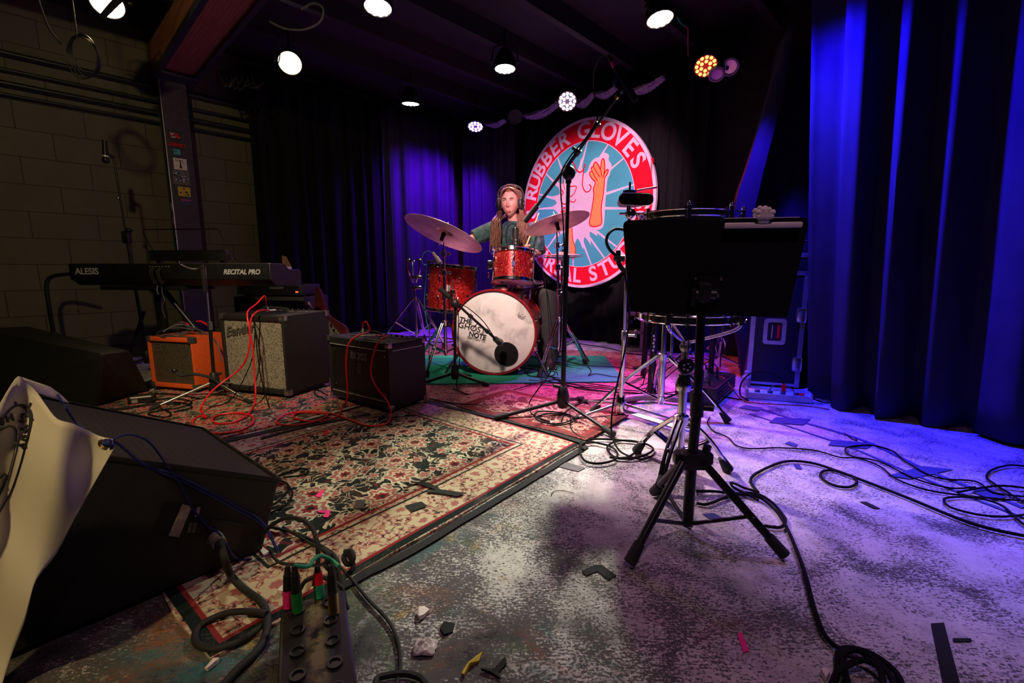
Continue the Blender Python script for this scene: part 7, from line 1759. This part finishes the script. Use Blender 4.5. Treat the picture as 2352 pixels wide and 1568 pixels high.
tag(MB().cyl(P(178, 88, 3.0), V((P(178, 88, 3.0).x, 3.0, 2.8)), .004).build('hook_wire', 'conduit'), 'wire holding the dark cable coil', 'wire')
tag(MB().tube([P(85, -10, 2.6), P(110, 60, 2.8), P(140, 100, 3.0)], .005, 7, 5).build('hanging_wire', 'grey_cable'), 'thin pale wire slanting at the top left corner', 'wire')
m = MB(); rnd = random.Random(3)
for k in range(7):
    x0 = 505+k*12; m.tube([P(x0, 168+rnd.uniform(-10, 6), 4.2), P(x0+10, 195+rnd.uniform(-8, 12), 4.15), P(x0+28, 180+rnd.uniform(-10, 20), 4.2)], .007, 6, 4)
tag(m.build('wire_bundle', 'conduit', None), 'dark tangle of wires and brackets above the column\'s right side', 'wire bundle')
tag(MB().tube([P(498, 150, 4.3), P(505, 175, 4.3), P(520, 195, 4.3), P(534, 190, 4.3)], .006, 7, 5).build('wire_loop', 'red_wire'), 'dim red wire within the dark tangle by the column', 'wire')
# ================================================================ LIGHT BEAMS (from the lamps)
def L(k): return LAMPS[k][0]
spot(L('a'), (.58, 2.12, 0), (1, .72, .84), 560, 30, .9)
spot(L('e'), (.05, 1.76, 0), (.95, 1, .72), 620, 32, .9)
spot(L('c'), (.0, 4.0, .9), (1, .58, .50), 150, 60, .8)
spot(L('d'), (-.6, 4.2, .3), (.9, .3, .8), 40, 60, .8)
spot(L('b'), (-1.2, 2.3, .2), (1, .72, .55), 36, 60, .8)
spot(L('i'), (-1.9, 1.6, .4), (1, .78, .30), 20, 80, .8)
spot(L('f'), (.60, 3.0, 0), (.95, .08, .80), 900, 30, .9)
spot(L('f'), (1.35, 3.3, 0), (1, .03, .01), 120, 60, .8)
spot(L('g'), (.90, 2.5, 0), (.88, .36, 1), 330, 32, .9)
spot(L('h'), (-.2, 4.3, .0), (.45, .06, 1), 170, 90, .8)
spot(L('h'), (-1.1, 6.1, 1.25), (.13, .002, 1), 420, 112, .9, off=.10)
spot(L('k'), (1.9, 2.25, 0), (.04, .03, 1), 420, 76, .9)
spot(L('k'), (2.55, 1.9, .45), (.01, .004, 1), 560, 78, .9)
spot(L('k'), (1.66, 3.3, 1.35), (.03, .01, 1), 340, 42, .9)
spot((2.2, 2.1, 2.6), (1.36, 1.32, 0), (.48, .34, 1), 230, 34, 1)            # blue-white lamp above the right foreground
spot((-.6, .2, 2.6), (.9, 5.0, 1.4), (1, .55, .72), 1500, 24, .5)               # pink-white front lamp on the sign
spot((-.6, .2, 2.6), (.3, 5.2, 2.5), (.7, .4, 1), 60, 26, .7)                  # violet spot added out of view to brighten the swags
spot((-.5, 1.1, 2.6), (-.1, 3.45, .78), (1, .76, .68), 620, 30, .9, rad=.12)              # unseen front spot, added to lift the drum kit and kick head
spot((-1.0, 0.3, 2.6), (-2.6, 4.0, 1.0), (1, .80, .38), 80, 70, .6)            # yellow house lamp on the block wall
spot((-1.0, 0.3, 2.6), (-1.6, 2.75, .40), (1, .76, .48), 260, 30, .8)          # warm front lamp on the amplifiers
spot((-1.3, -.6, 2.3), (-.98, .8, .45), (1, .74, .32), 105, 30, .8)             # yellow house lamp on the banner
spot((.5, .1, 2.6), (.55, 1.1, 0), (.95, .52, .70), 46, 80, 1)                    # dim pink wash front
w = bpy.data.worlds.new('world'); bpy.context.scene.world = w; w.use_nodes = True
w.node_tree.nodes['Background'].inputs[0].default_value = (.010, .008, .012, 1); w.node_tree.nodes['Background'].inputs[1].default_value = .25
# ================================================================ CAMERA
cam = bpy.data.cameras.new('camera'); co = bpy.data.objects.new('camera', cam); C.objects.link(co)
cam.sensor_width = 36; cam.sensor_fit = 'HORIZONTAL'; cam.lens = FPX/2352*36; cam.clip_start = .02
co.location = (0, 0, CH); co.rotation_euler = (PI/2-PITCH, 0, 0)
sc_ = bpy.context.scene; sc_.camera = co
sc_.view_settings.view_transform = 'Standard'; sc_.view_settings.look = 'None'; sc_.view_settings.gamma = 1; sc_.view_settings.exposure = 0
sc_.view_settings.use_curve_mapping = False
